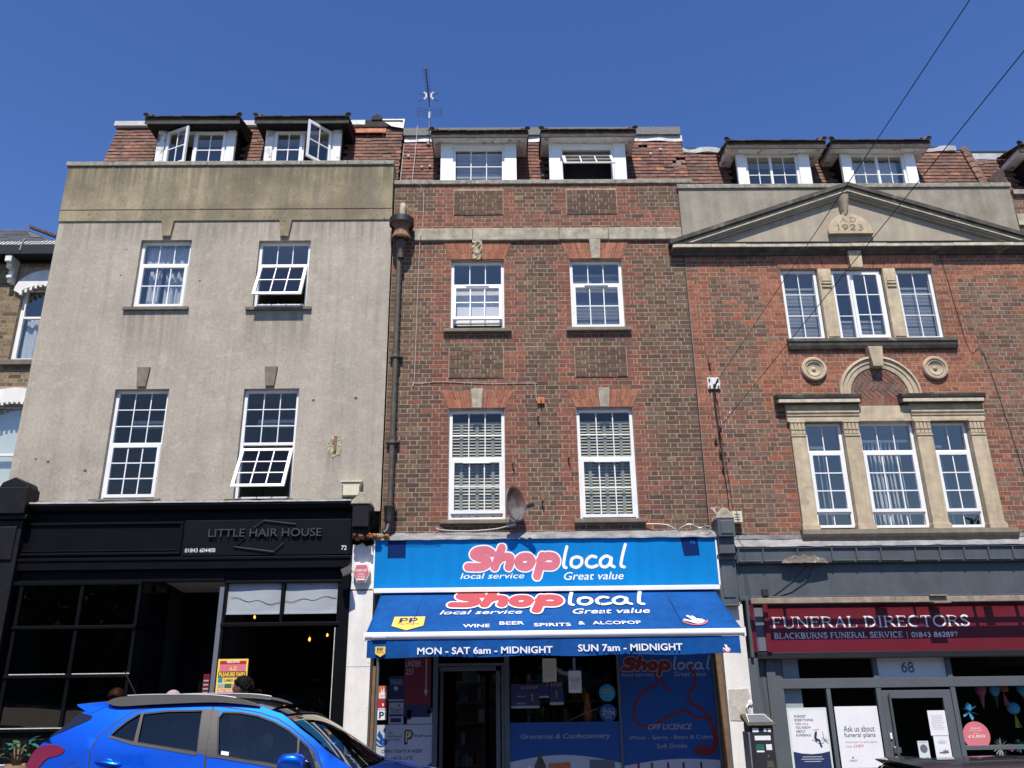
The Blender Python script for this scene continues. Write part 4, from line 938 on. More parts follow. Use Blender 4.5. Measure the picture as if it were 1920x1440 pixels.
for k in range(9): b.grid(lambda u, v: (9.0+cos(pi*u)*.08, 13.16+.44*(k+v)/9-.02, 10.1+1.36*(k+v)/9+.04*sin(pi*u)+.02*(1-v)), 6, 2, 0, jit((.17, .085, .06), rr, .2))
b.build('mansard_roof', ['tile'], B3)
b = MB(); b.face([(3.55, 13.2, 10.0), (9.0, 13.2, 10.0), (9.0, 13.64, 11.42), (3.55, 13.64, 11.42)]); b.face([(9, 13.2, 10), (9, D+7, 10), (9, D+7, 11.42), (9, 13.64, 11.42)]); b.face([(3.5, 13.6, 11.43), (9, 13.6, 11.43), (9, D+7, 11.43), (3.5, D+7, 11.43)]); b.build('roof_deck', ['ironblack'], B3)
b = MB(); b.grid(lambda u, v: (3.52+5.3*u, 13.56+.02*sin(u*50)+.15*(1-v)*0, 11.49-.11*v+.004*sin(u*41)+.006*sin(u*90)*v), 70, 3); b.face([(3.52, 13.56, 11.485), (8.8, 13.56, 11.485), (8.8, 13.9, 11.47), (3.52, 13.9, 11.47)]); b.build('ridge_flashing', ['leadwhite'], B3)
dormer(B3, 4.36, 5.71, 10.1, 10.965, 13.06, 4.17, 5.96, 11.08, 12.88, 13.5, 'upvc', 'blackwood', 'oldpaint', .1, 4.52, 5.5,
       [(0, .48, 0, 1, 2, 2, 'fixed'), (.48, 1, 0, 1, 2, 2, 'fixed')], 25)
dormer(B3, 6.295, 7.67, 10.1, 10.965, 13.06, 6.10, 7.89, 11.08, 12.88, 13.5, 'upvc', 'blackwood', 'oldpaint', .1, 6.46, 7.475,
       [(0, .5, 0, 1, 2, 2, 'fixed'), (.5, 1, 0, 1, 2, 2, 'fixed')], 26)
curtain(6.52, 7.4, 10.15, 10.9, 13.22, 6, 'thin net curtain behind the right hand dormer over the pediment', .015)

# ================================================================== 4. neighbours at both edges
B5 = thing('brick_building', 'neighbouring brick building cut off at the right edge beside the pediment', 'building', (11.2, 13, zp(11.2)))
b = MB(); wall(b, 9.12, 13.5, zp(11), 9.9, D+.01, [], 0); b.build('mortar_wall', ['mortar'], B5)
b = MB(); bricks(b, 9.12, 13.5, 8.7, 9.9, D+.01, [(9.12, 13.5, 9.28, 9.5)], lambda x, z, r: r.choice(BROWN+STOCK+RED), 66); b.build('brickwork', ['brick'], B5)
b = MB(); b.box(9.12, 13.5, D-.03, D+.3, 9.28, 9.5); b.build('stone_band', ['palestone'], B5)
b = MB(); b.box(9.15, 13.5, D-.05, D+.34, 9.9, 9.99); b.build('coping', ['coping'], B5)
b = MB(); tiles(b, 9.1, 13.5, 13.18, 9.95, 13.62, 11.3, 35, [(9.75, 11.1, 10.9)]); b.build('mansard_roof', ['tile'], B5)
b = MB(); b.face([(9.1, 13.2, 9.9), (13.5, 13.2, 9.9), (13.5, 13.64, 11.3), (9.1, 13.64, 11.3)]); b.face([(9.1, 13.64, 11.31), (13.5, 13.64, 11.31), (13.5, 20, 11.31), (9.1, 20, 11.31)]); b.build('roof_deck', ['ironblack'], B5)
b = MB(); b.box(9.1, 13.5, 13.56, 13.62, 11.15, 11.32); b.build('ridge_flashing', ['leadwhite'], B5)
b = MB(); b.box(9.05, 13.5, 13.6, 13.8, 11.325, 11.4); b.build('ridge_capping', ['ironblack'], B5)
dormer(B5, 9.75, 11.1, 10.0, 10.86, 13.06, 9.55, 11.4, 10.97, 12.88, 13.5, 'upvc', 'blackwood', 'oldpaint', .1, 9.9, 10.95, [(0, .5, 0, 1, 2, 2, 'fixed'), (.5, 1, 0, 1, 2, 2, 'fixed')], 27)

YB = 14.0
B4 = thing('stock_brick_house', 'yellow stock brick house with slate roof at the left edge', 'house', (-9.6, 15, zp(-9.6)))
N4 = [(-8.84, -7.9, 7.35, 8.78), (-9.1, -8.0, 5.0, 6.5)]
b = MB(); wall(b, -13, -7.7, 2.5, 9.3, YB, N4, 0, .14); b.build('mortar_wall', ['mortar'], B4)
b = MB(); bricks(b, -10.2, -7.7, 4.5, 9.3, YB, N4+[(-8.95, -7.8, 8.78, 9.24), (-9.3, -7.9, 6.5, 6.86)], lambda x, z, r: r.choice(STOCK) if r.random() < .8 else r.choice(BROWN), 81); b.build('brickwork', ['brick'], B4)
for (a, c, e, f), hh in ((N4[0], .40), (N4[1], .36)):
    xc, hw_ = (a+c)/2, (c-a)/2; b = MB(); n = 16
    outer = [(xc+(hw_+.12)*cos(pi*k/n), f-.06+(hh+.02)*sin(pi*k/n)*(1.0)) for k in range(n+1)]; inner = [(xc+hw_*cos(pi*k/n), f-.12+.17*sin(pi*k/n)) for k in range(n+1)]
    for k in range(n): b.prism([outer[k], outer[k+1], inner[k+1], inner[k]][::-1], YB-.06, YB+.02)
    for k in range(int(2*hw_/.085)): x = a+k*.085; z = f-.12+.17*sin(pi*max(0, min(1, (x-a)/(c-a)))); b.box(x, x+.045, YB-.07, YB-.01, z-.03, z+.035)
    b.build('window_head', ['white'], B4)
window(B4, N4[0][0], N4[0][1], 7.35, 8.84, YB+.08, [(0, 1, .6, 1, 1, 1, 'fixed'), (0, 1, 0, .6, 1, 1, 'fixed')], fw=.075)
window(B4, N4[1][0], N4[1][1], 5.0, 6.55, YB+.08, [(0, 1, .4, 1, 1, 1, 'fixed'), (0, 1, 0, .4, 1, 1, 'fixed')], fw=.06)
for z in (7.35, 5.0): sill(B4, -8.95, -7.8, z-.1, z, YB-.08, YB+.1)
curtain(-8.75, -8.1, 7.4, 8.3, YB+.22, 5, 'pale curtain in the upper window of the yellow brick house', .03)
b = MB(); b.face([(-9.0, YB+.2, 5.0), (-8.0, YB+.2, 5.0), (-8.0, YB+.2, 6.5), (-9.0, YB+.2, 6.5)]); b.box(-9.0, -8.0, YB+.18, YB+.22, 6.5, 6.53)
b.build('roller_blind', ['frost'], label='pale green white blind in the lower window of the yellow brick house', cat='blind')
room(B4, -12.9, -7.75, 4.6, 9.2, YB+.145, YB+3)
b = MB(); b.box(-13, -7.7, YB-.32, YB-.02, 9.34, 9.52); b.box(-13, -7.7, YB-.02, YB+.3, 9.3, 9.36); b.build('gutter', ['ironblack'], B4)
for x in (-9.03, -10.6):
    b = MB(); b.box(x-.06, x+.06, YB-.3, YB, 9.2, 9.33); b.box(x-.05, x+.05, YB-.24, YB, 9.1, 9.2); b.prism([(x-.04, 8.85), (x+.04, 8.85), (x+.05, 9.1), (x-.05, 9.1)], YB-.14, YB); b.box(x-.05, x+.05, YB-.18, YB, 8.92, 8.98); b.build('eaves_bracket', ['white'], B4, bevel=.012)
b = MB(); rr = random.Random(31); ry0, ry1, rz0, rz1 = YB-.25, YB+1.6, 9.5, 10.97
for i in range(14):
    for k in range(24):
        x = -13+k*.22+(i % 2)*.11; s0, s1 = i/14, (i+1.25)/14
        if x+.2 > -7.9-2.1*s1: continue
        c = rr.uniform(-.004, .01); b.face([(x, ry0+(ry1-ry0)*s0, rz0+(rz1-rz0)*s0+.012+c), (x+.216, ry0+(ry1-ry0)*s0, rz0+(rz1-rz0)*s0+.012+c), (x+.216, ry0+(ry1-ry0)*s1, rz0+(rz1-rz0)*s1), (x, ry0+(ry1-ry0)*s1, rz0+(rz1-rz0)*s1)])
b.face([(-13, ry0, rz0-.01), (-7.9, ry0, rz0-.01), (-10.0, ry1, rz1-.01), (-13, ry1, rz1-.01)]); b.face([(-7.9, ry0, rz0-.01), (-7.7, ry0+5, rz0-.01), (-10.0, ry1, rz1-.01)]); b.build('roof', ['slate'], B4)
b = MB()
for k in range(17):
    f = k/17; x, y, z = -10.0+f*2.1, ry1-f*1.85, rz1+.02-f*1.47
    b.grid(lambda u, v: (x+v*.14, y-v*.15+cos(pi*u)*.06, z-v*.058+sin(pi*u)*.06+.03*(1-v)), 6, 1, 0, jit((.17, .10, .075), rr, .2))
b.build('hip_tile', ['tile'], B4)
b = MB()
for k in range(60): x = -12+k*.072; b.tube([(x, YB-.3, 9.54), (x+.05, YB-.22, 9.66)], .004, 4); b.tube([(x+.05, YB-.3, 9.54), (x, YB-.22, 9.66)], .004, 4)
b.tube([(-12, YB-.22, 9.66), (-7.7, YB-.22, 9.66)], .006, 4); b.tube([(-8.83, YB-.33, 9.4), (-8.83, YB-.3, 9.6), (-8.85, YB-.2, 9.72)], .014, 6); b.build('gutter_guard', ['galv'], B4)
b = MB(); b.box(-13, -7.72, 12.72, YB+3, zp(-10)-.4, 4.25); b.box(-13, -7.6, 12.6, 12.75, 3.7, 4.28); b.box(-13, -7.72, 12.5, 12.72, 4.25, 4.33); b.build('shopfront', ['black'], B4)
# ================================================================== salon shopfront
f = MB(); YF = 12.67
f.box(-7.36, -2.27, YF, D, 3.63, 4.33)
f.profx([(D, 4.33), (12.58, 4.33), (12.56, 4.345), (12.53, 4.40), (12.53, 4.43), (D, 4.46)], -7.38, -2.26)
for a, c, e, g in ((-7.3, -4.83, 4.13, 4.165), (-7.3, -4.83, 3.675, 3.71), (-7.3, -7.26, 3.71, 4.13), (-4.87, -4.83, 3.71, 4.13)): f.box(a, c, YF-.03, YF, e, g)
f.box(-7.25, -4.9, YF-.012, YF, 3.735, 3.75)
f.box(-7.3, -2.27, 12.62, D, 3.455, 3.60); f.box(-7.3, -2.27, 12.6, D, 3.585, 3.628); f.box(-7.2, -4.15, YF+.03, D, 3.28, 3.455); f.box(-4.16, -2.3, YF+.05, D, 3.285, 3.455)
SF = f.build('shopfront', ['black'], B1, bevel=.006)
f = MB(); rr = random.Random(15)
f.grid(lambda u, v: (-7.34+5.06*u, 12.52+.24*v, 4.432+.035*v+.008*sin(u*80)*v+.05*(v > .9)), 60, 4); f.grid(lambda u, v: (-7.32+5.0*u, D-.09, 4.45+.06*v+.006*sin(u*55)), 50, 2)
f.build('lead_flashing', ['lead'], B1)
f = MB(); f.grid(lambda u, v: (-7.33+5.04*u, 12.522-.003*v, 4.435+.022*v+.007*noise.noise(Vector((u*30, v, 2)))), 80, 1); f.build('worn_edge', ['worn'], B1)
f = MB(); BX0, BX1, BY = -7.1, -5.32, 12.62                      # bay window left of the recessed entrance
for x in (BX0, -6.215, BX1-.05): f.box(x, x+.05, BY, BY+.07, zp(-6)+.2, 3.28)
for z in (2.62, 1.95, 1.24): f.box(BX0, BX1, BY-.025, BY+.05, z, z+.045)
f.box(BX0, BX1, BY+.02, BY+.08, zp(-6.2)-.2, 1.24); f.box(-7.2, BX1, BY-.01, BY+.06, 3.24, 3.29)
for k in range(7): f.box(BX0+.1+k*.24, BX0+.12+k*.24, BY+.005, BY+.02, .4, 1.2)
f.box(BX1-.05, BX1, BY+.07, 13.75, zp(-5)-.2, zp(-5)+.75); f.box(BX1-.045, BX1-.005, 13.1, 13.16, zp(-5), 3.28); f.box(BX1-.045, BX1-.005, 13.7, 13.76, zp(-5), 3.28); f.box(BX1-.04, BX1-.01, BY+.07, 13.7, 2.62, 2.66); f.box(BX1-.04, BX1-.01, BY+.07, 13.7, 1.95, 1.99)
bay = f.build('bay_window', ['black'], B1, bevel=.005)
for a, c, z in ((BX0+.05, -6.23, 1.995), (-6.16, BX1, 1.995), (BX0, BX1-.06, 1.285)):
    f = MB(); f.box(a+.03, c, BY-.024, BY-.002, z+.0005, z+.012); f.build('worn_ledge', ['worn'], bay)
f = MB(); rr = random.Random(2)
for z0, z1 in ((1.285, 1.95), (1.995, 2.62), (2.665, 3.24)):
    for a, c in ((BX0+.05, -6.215), (-6.165, BX1-.05)): f.face([(a, BY+.03, z0), (c, BY+.03, z0), (c, BY+.03, z1), (a, BY+.03, z1)])
f.face([(BX1-.025, BY+.07, zp(-5)+.75), (BX1-.025, 13.7, zp(-5)+.75), (BX1-.025, 13.7, 3.28), (BX1-.025, BY+.07, 3.28)])
f.build('pane', ['glassdark'], bay)
f = MB(); f.box(-5.3, -4.15, 14.35, 14.4, zp(-5)-.2, 3.45); f.box(-5.0, -4.95, 14.28, 14.35, 0, 2.9); f.box(-4.35, -4.3, 14.28, 14.35, 0, 2.9); f.box(-5.0, -4.3, 14.28, 14.35, 2.5, 2.56); f.build('entrance_door', ['black'], B1)
f = MB(); f.box(-4.9, -4.5, 14.26, 14.275, 1.2, 1.9); f.build('door_panel', ['plastic'], B1)
f = MB(); f.face([(-5.34, YF+.1, 3.44), (-4.14, YF+.1, 3.44), (-4.14, 14.35, 3.3), (-5.34, 14.35, 3.3)]); f.build('entrance_ceiling', ['worn'], B1)
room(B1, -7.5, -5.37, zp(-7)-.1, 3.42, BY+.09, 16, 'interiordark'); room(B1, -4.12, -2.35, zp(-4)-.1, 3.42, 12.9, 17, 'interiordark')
f = MB(); f.box(-4.2, -4.135, 12.72, 14.3, zp(-4)-.1, 3.2); f.build('entrance_jamb', ['printgrey'], B1)
f = MB(); RX0, RX1, RY = -4.14, -2.40, 12.73                     # right window
f.box(RX0, RX0+.045, RY, RY+.07, zp(-4), 3.285); f.box(RX1-.06, RX1, RY, RY+.07, zp(-3), 3.285); f.box(RX0, RX1, RY-.02, RY+.06, 2.63, 2.685); f.box(-3.295, -3.25, RY, RY+.06, 2.685, 3.285); f.box(RX0, RX1, RY-.01, RY+.07, 3.25, 3.287); f.box(RX0, RX1, RY, RY+.07, zp(-3)-.3, zp(-3)+.5); f.box(RX1, -2.27, RY-.06, RY+.1, zp(-2.3)-.1, 3.46)
sw = f.build('display_window', ['black'], B1, bevel=.005)
f = MB(); f.box(RX1-.072, RX1-.061, RY-.005, RY+.004, zp(-3)+.5, 2.6); f.build('worn_ledge', ['worn'], sw)
f = MB(); f.face([(RX0, RY+.035, .5), (RX1, RY+.035, .5), (RX1, RY+.035, 3.25), (RX0, RY+.035, 3.25)]); f.build('pane', ['glassshop'], sw)
for x0, x1, t in ((-4.1, -3.31, 'left'), (-3.24, -2.46, 'right')):
    b = MB(); b.grid(lambda u, v: (x0+(x1-x0)*u, RY+.055+.006*sin(u*5+v*3), 3.27-.45*v+.006*sin(u*8)*v), 12, 6); b.box(x0, x1, RY+.045, RY+.062, 2.805, 2.825)
    b.build('roller_blind', ['blindpale'], label='half drawn white roller blind at the %s of the salon window top' % t, cat='blind', group='salon roller blinds')
b = MB(); b.tube([(RX0+.1+1.56*u/30, RY+.047, 3.05-.09*sin(pi*u/30)*(1 if u < 15 else .6)+.02*sin(u)) for u in range(31)], .003, 5); b.build('light_flex', ['cable'], label='thin dark flex looping across the salon blinds', cat='cable')
def bulb(x, z, y, s, label):
    t = thing('pendant_bulb', label, 'light bulb', (x, y, z-s), 'lit pendant bulbs in the salon'); b = MB()
    b.lathe([(0, z-s), (s*.6, z-s*.8), (s, z-s*.1), (s*.8, z+s*.6), (s*.35, z+s*1.2), (s*.3, z+s*1.4)], x, y, 14); b.build('bulb', ['bulbglass'], t, smooth=True)
    b = MB(); b.lathe([(.004, z-s*.5), (s*.35, z-s*.2), (s*.3, z+s*.3), (.004, z+s*.6)], x, y, 8); b.build('filament', ['filament'], t)
    b = MB(); b.lathe([(s*.36, z+s*1.3), (s*.4, z+s*2), (.006, z+s*2.3)], x, y, 10); b.tube([(x, y, z+s*2.2), (x, y, 3.4)], .006, 5); b.build('cord', ['ironblack'], t)
M['bulbglass'] = glass('amber bulb glass', 1.4, (.75, .5, .25)); M['filament'] = P('glowing filament', (1, .50, .14), .5, 0, bump=0, emit=5)
bulb(-3.904, 2.83, 13.6, .05, 'lit filament bulb hanging just under the left salon blind')
bulb(-3.022, 2.486, 13.6, .055, 'lower of the two lit filament bulbs in the right of the salon window'); bulb(-2.749, 2.545, 13.6, .045, 'lit filament bulb nearest the right edge of the salon window')
# consoles at both ends of the salon fascia
f = MB(); f.box(-7.62, -7.14, 12.42, D+1, 4.27, 4.68); f.box(-7.6, -7.12, 12.48, D, 4.2, 4.27); f.prism([(-7.6, 4.68), (-7.16, 4.68), (-7.2, 4.76), (-7.38, 4.84), (-7.56, 4.76)], 12.46, D+.6); f.box(-7.58, -7.2, 12.55, D, zp(-7.4)-.2, 4.2)
f.box(-7.52, -7.26, 12.52, 12.55, 3.6, 4.1); f.build('console', ['blackwood'], B1, bevel=.02)
f = MB(); f.box(-2.25, -2.0, 12.42, D, 4.02, 4.36); f.box(-2.24, -2.01, 12.5, D, 3.87, 4.02); o = f.build('console', ['blackwood'], B1, bevel=.01)
f = MB(); f.prism([(-2.28, 4.361), (-1.97, 4.361), (-1.99, 4.42), (-2.06, 4.47), (-2.09, 4.54), (-2.17, 4.54), (-2.2, 4.47), (-2.26, 4.42)], 12.4, D); f.build('stone_cap', ['palestone'], o, bevel=.012)
f = MB(); rr = random.Random(19)
for k in range(60): s = rr.uniform(.02, .05); f.ellip(rr.uniform(-2.25, -1.72), rr.uniform(12.5, 12.75), 3.9+rr.uniform(-.03, .03), s, s, s*.7, 6, 4)
f.build('broken_masonry', ['rubble'], B1)
# salon sign
t = thing('salon_sign', 'black salon fascia board with raised black letters and white phone number', 'sign', (-3.53, YF-.05, 3.64))
f = MB(); f.box(-4.79, -2.29, YF-.06, YF-.001, 3.645, 4.175); f.build('board', ['blackboard'], t, bevel=.004)
fn = flat(YF-.06); f = MB()
write(f, 'LITTLE HAIR HOUSE', -4.41, -2.72, 3.915, 4.035, fn, 0, .012, bold=.004, raise_=.03)
o = f.build('raised_lettering', ['blackletter'], t)
f = MB()
for p in ([(-3.86, 3.905), (-4.02, 3.77), (-3.42, 3.69), (-3.28, 3.82)], [(-3.75, 4.05), (-3.6, 4.16), (-3.12, 4.10)]):
    f.tube([(x, YF-.08, z) for x, z in p], .009, 4)
f.build('hexagon_outline', ['blackletter'], t)
f = MB(); write(f, '01843 604400', -4.745, -4.295, 3.695, 3.755, fn, 0); write(f, '72', -2.42, -2.34, 3.71, 3.775, fn, 0, bold=.004); f.build('lettering', ['lettering'], t)
# floodlight, alarm box, meter boxes
t = thing('floodlight', 'small black floodlight tilted under the right end of the salon fascia', 'lamp', (-2.29, 12.45, 3.3)); f = MB()
f.box(-.075, .075, -.03, .03, -.06, .06); f.box(-.06, .06, -.036, -.03, -.045, .045); f.xf(lambda p: Vector((-2.29+p.x*cos(.45)-p.z*sin(.45), 12.45+p.y*.8+p.z*.5, 3.38+p.x*sin(.45)+p.z*cos(.45)))); f.build('housing', ['plastic'], t, bevel=.004)
f = MB(); f.tube([(-2.29, 12.47, 3.4), (-2.27, 12.6, 3.5)], .012, 6); f.build('bracket', ['plastic'], t)
t = thing('alarm_box', 'red and white six sided burglar alarm box on the white pilaster', 'alarm box', (-2.10, 12.64, 3.2)); f = MB()
def hexa(k): return [(-2.10+x*k, 3.365+z*k) for x, z in ((-.06, -.135), (.06, -.135), (.125, .02), (.085, .135), (-.085, .135), (-.125, .02))]
f.prism(hexa(1.05), 12.60, 12.7); f.build('box', ['white'], t, bevel=.012)
f = MB(); f.prism(hexa(.86), 12.588, 12.601); f.build('face', ['fadedred'], t); f = MB(); write(f, 'SOUND FAST', -2.185, -2.015, 3.385, 3.42, flat(12.588), bold=.02); write(f, '01843', -2.145, -2.055, 3.335, 3.36, flat(12.588)); write(f, '221030', -2.155, -2.045, 3.295, 3.322, flat(12.588)); rect(f, -2.16, -2.04, 3.262, 3.28, flat(12.588), lift=.003); f.build('lettering', ['lettering'], t)
t = thing('junction_box', 'cream junction box on the grey render beside the window', 'junction box', (-2.32, 12.68, 4.53)); f = MB(); f.prism([(-2.45, 4.54), (-2.2, 4.54), (-2.2, 4.68), (-2.17, 4.745), (-2.48, 4.745), (-2.45, 4.68)], 12.62, 12.76); f.build('box', ['cream'], t, bevel=.006)
f = MB(); f.box(-2.49, -2.16, 12.6, 12.76, 4.746, 4.765); f.build('lid', ['cream'], t)
# pilasters of the convenience shop
def pil(x0, x1, xb0, xb1, zt, name='pilaster'):
    f = MB(); f.face([(xb0, 12.7, -1), (xb1, 12.7, -1), (x1, 12.7, zt), (x0, 12.7, zt)]); f.face([(xb0, 12.7, -1), (x0, 12.7, zt), (x0, 13.0, zt), (xb0, 13.0, -1)]); f.face([(xb1, 12.7, -1), (xb1, 13.0, -1), (x1, 13.0, zt), (x1, 12.7, zt)])
    return f
f = MB(); f.box(-2.27, -1.925, 12.7, 13.1, zp(-2)-.2, 3.12); f.box(-2.265, -1.925, 12.7, 13.1, 3.14, 3.72); f.prism([(-2.265, 3.72), (-1.925, 3.72), (-1.93, 3.80), (-2.0, 3.79), (-2.06, 3.77), (-2.12, 3.83), (-2.2, 3.79), (-2.26, 3.80)], 12.7, 13.0); o = f.build('white_pilaster', ['white'], B2, bevel=.004)
f = MB(); f.box(-2.265, -1.925, 12.698, 12.7, 2.05, 2.058)
for z in (.9, 1.5, 2.02, 2.1, 2.6, 3.0, 3.25, 3.6):
    for x in (-2.24, -1.95): circ(f, x, z, .006, .006, flat(12.7), 0, .003, 8)
f.build('board_joint', ['letterdim'], o)
f = MB(); f.box(3.185, 3.535, 12.72, 13.1, zp(3.3)-.2, 2.9); o = f.build('white_pilaster', ['white'], B2, bevel=.004)
f = MB(); rr = random.Random(5); f.prism([(3.2, 1.27), (3.5, 1.26), (3.51, 1.6), (3.49, 1.69), (3.21, 1.68), (3.195, 1.45)], 12.712, 12.725); f.build('bare_patch', ['whitepatch'], o)
b = MB(); b.ellip(3.5, 12.7, 1.5, .035, .012, .04, 10, 8); b.tube([(3.47, 12.7, 1.48), (3.44, 12.69, 1.44), (3.45, 12.69, 1.39)], [.02, .012, .004], 6); b.build('torn_sticker', ['paper'], label='torn pale sticker on the white pilaster by the parking machine', cat='sticker')
# console between the two right hand shops
f = MB(); f.box(3.2, 3.47, 12.62, D, 2.86, 3.5); f.box(3.19, 3.48, 12.6, D, 3.5, 3.58); f.box(3.225, 3.455, 12.5, D, 3.58, 3.82); f.box(3.21, 3.465, 12.43, D, 3.82, 4.09); f.box(3.25, 3.43, 12.415, 12.43, 3.86, 4.06); f.box(3.25, 3.42, 12.605, 12.62, 2.95, 3.45); f.box(3.2, 3.47, 12.6, D, 2.83, 2.86); o = f.build('console', ['slategrey'], B3, bevel=.008)
f = MB(); f.prism([(3.2, 4.09), (3.48, 4.09), (3.44, 4.17), (3.36, 4.25), (3.31, 4.25), (3.23, 4.17)], 12.42, D); f.build('stone_cap', ['palestone'], o, bevel=.012)

# ================================================================== convenience shop
t = thing('shop_sign', 'wide pale blue fascia sign with red and white shop name and dark corner patches', 'sign', (.64, 12.65, 3.13))
f = MB(); f.box(-1.91, 3.19, 12.61, 12.8, 3.14, 3.845); f.build('panel', ['signblue'], t, bevel=.003)
f = MB(); f.box(-1.93, -1.911, 12.6, 12.8, 3.13, 3.85); f.box(3.191, 3.215, 12.6, 12.8, 3.13, 3.85); f.box(-1.93, 3.215, 12.6, 12.8, 3.122, 3.139); f.box(-1.93, 3.215, 12.602, 12.8, 3.846, 3.856); f.build('trim', ['aluwhite'], t)
fn = flat(12.61); f = MB(); shoplocal(f, -.58, .86, .90, 1.86, 3.405, .315, fn, 0, 1, .002); f.build('shop_lettering', ['fadedred', 'lettering'], t)
f = MB(); write(f, 'local service', -.635, .31, 3.262, 3.345, fn, 0, shear=.22, bold=.003); write(f, 'Great value', .90, 1.785, 3.232, 3.345, fn, 0, shear=.25, bold=.003); f.build('lettering', ['lettering'], t)
f = MB(); f.mark(); rect(f, -1.725, -1.455, 3.575, 3.84, fn); f.mark(); poly(f, [(2.67, 3.84), (2.93, 3.84), (2.945, 3.57), (2.71, 3.56)], fn); write(f, 'AD CONVENIENCE STORE', -1.7, -.93, 3.735, 3.775, fn, 0, .0015); f.build('dark_patch', ['signdark'], t)
f = MB(); write(f, '70', 2.81, 2.89, 3.74, 3.785, fn, 0, .003); f.build('number', ['signblue'], t)
b = MB(); rr = random.Random(23)
b.grid(lambda u, v: (-1.95+5.2*u, 12.575+.225*v, 3.862+.12*v**.7+.008*noise.noise(Vector((u*14, v*3, 1)))+.004*sin(u*70+v*3)), 90, 5); b.grid(lambda u, v: (-1.95+5.2*u, 12.575-.004*v, 3.863-.022*v+.008*noise.noise(Vector((u*14, 0, 1)))+.004*sin(u*70)), 90, 1); b.build('lead_flashing', ['lead'], B2)
AY0, AY1, AZ0, AZ1, AXA, AXB = 12.42, 11.2, 3.04, 2.42, -1.77, 3.08
def aw(x, s, l=0):                        # point on the awning cloth: s = 0 at the front bar, 1 at the cassette
    sag = .02*sin(pi*s); n = Vector((0, -(AZ0-AZ1), AY0-AY1)).normalized()
    return Vector((x, AY1+(AY0-AY1)*s, AZ1+(AZ0-AZ1)*s-sag))+n*l
t = thing('awning', 'extended blue shop awning with white front bar and lettered valance', 'awning', (.65, 12.4, 2.1))
f = MB(); f.grid(lambda u, v: aw(AXA+(AXB-AXA)*u, v*1.1, .003*sin(u*2*pi*4)*sin(pi*v)), 60, 22); o = f.build('canopy', ['awnblue'], t, smooth=True)
s_ = o.modifiers.new('thickness', 'SOLIDIFY'); s_.thickness = .002; s_.offset = 0
f = MB()
for x in (-1.2, .05, 1.35, 2.35): f.face([aw(x, .02, .006), aw(x+.012, .02, .006), aw(x+.012, .98, .006), aw(x, .98, .006)])
f.build('seam', ['bandblue'], o)
f = MB(); f.tube([(-1.77, AY1-.02, 2.385), (3.085, AY1-.02, 2.385)], .047, 14); f.box(-1.79, -1.77, AY1-.072, AY1+.035, 2.33, 2.44); f.box(3.085, 3.105, AY1-.072, AY1+.035, 2.33, 2.44); f.build('front_bar', ['aluwhite'], t, smooth=40)
f = MB(); f.box(-1.68, -1.5, AY1-.075, AY1-.062, 2.355, 2.38); f.build('maker_plate', ['printlight'], t, bevel=.004)
f = MB(); f.grid(lambda u, v: (-1.745+4.77*u, AY1-.035+.012*sin(u*31)*v+.008*sin(u*75)*v, 2.335-(.215+.008*sin(u*25))*v), 90, 4); o = f.build('valance', ['awnblue'], t, smooth=True)
f = MB(); f.box(-1.87, 3.14, 12.35, 12.6, 3.046, 3.10); f.build('cassette_lip', ['aluwhite'], t, bevel=.004)
f = MB(); f.box(-1.88, 3.16, 12.5, 12.95, 2.86, 3.054); f.build('cassette', ['plastic'], t)
f = MB()
for sx, xa in ((1, AXA+.2), (-1, AXB-.2)): f.tube([(xa, 12.6, 2.92), (xa+sx*.75, 12.0, 2.62), (xa+sx*.25, AY1+.02, 2.39)], .022, 8)
f.build('folding_arm', ['aluwhite'], t, smooth=40)
fn = lambda x, z, l=0: aw(x, z, l+.008); f = MB(); shoplocal(f, -.78, .86, .93, 2.02, .645, .355, fn, 0, 1, .006); f.build('shop_lettering', ['awnred', 'lettering'], t)
f = MB(); write(f, 'local service', -.87, .255, .445, .545, fn, 0, .006, shear=.25, bold=.006); write(f, 'Great value', .945, 2.0, .425, .555, fn, 0, .006, shear=.28, bold=.006)
for s, a, c, z, r_ in (('WINE', -.535, -.185, .10, .0), ('BEER', -.055, .27, .16, -.0), ('SPIRITS', .395, .88, .105, 0), ('&', .985, 1.07, .14, 0), ('ALCOPOP', 1.17, 1.81, .14, 0)): write(f, s, a, c, z, z+.085, fn, 0, .006, bold=.012)
f.build('lettering', ['lettering'], t)
def badge(mb, mk, x0, x1, zt, zm, zb, fn, lift):
    poly(mb, [(x0, zt), (x0, zm), ((x0+x1)/2, zb), (x1, zm), (x1, zt)], fn, 0, lift); w_, h_ = x1-x0, zt-zm
    for k in (0, 1):
        a = x0+w_*(.2+.31*k); u = w_*.085
        ribbon(mb, [(a+u*.5, zm+h_*.34), (a+u*.5, zt-h_*.16)], u*1.1, fn, 1, lift+.001, cap=False)
        ribbon(mb, [(a+u, zt-h_*.2), (a+u*2.3, zt-h_*.2), (a+u*2.9, zt-h_*.34), (a+u*2.3, zt-h_*.46), (a+u, zt-h_*.46)], u*.8, fn, 1, lift+.0014, cap=False)
    write(mb, 'PayPoint', x0+w_*.17, x1-w_*.14, zm+h_*.08, zm+h_*.3, fn, 1, lift+.002)
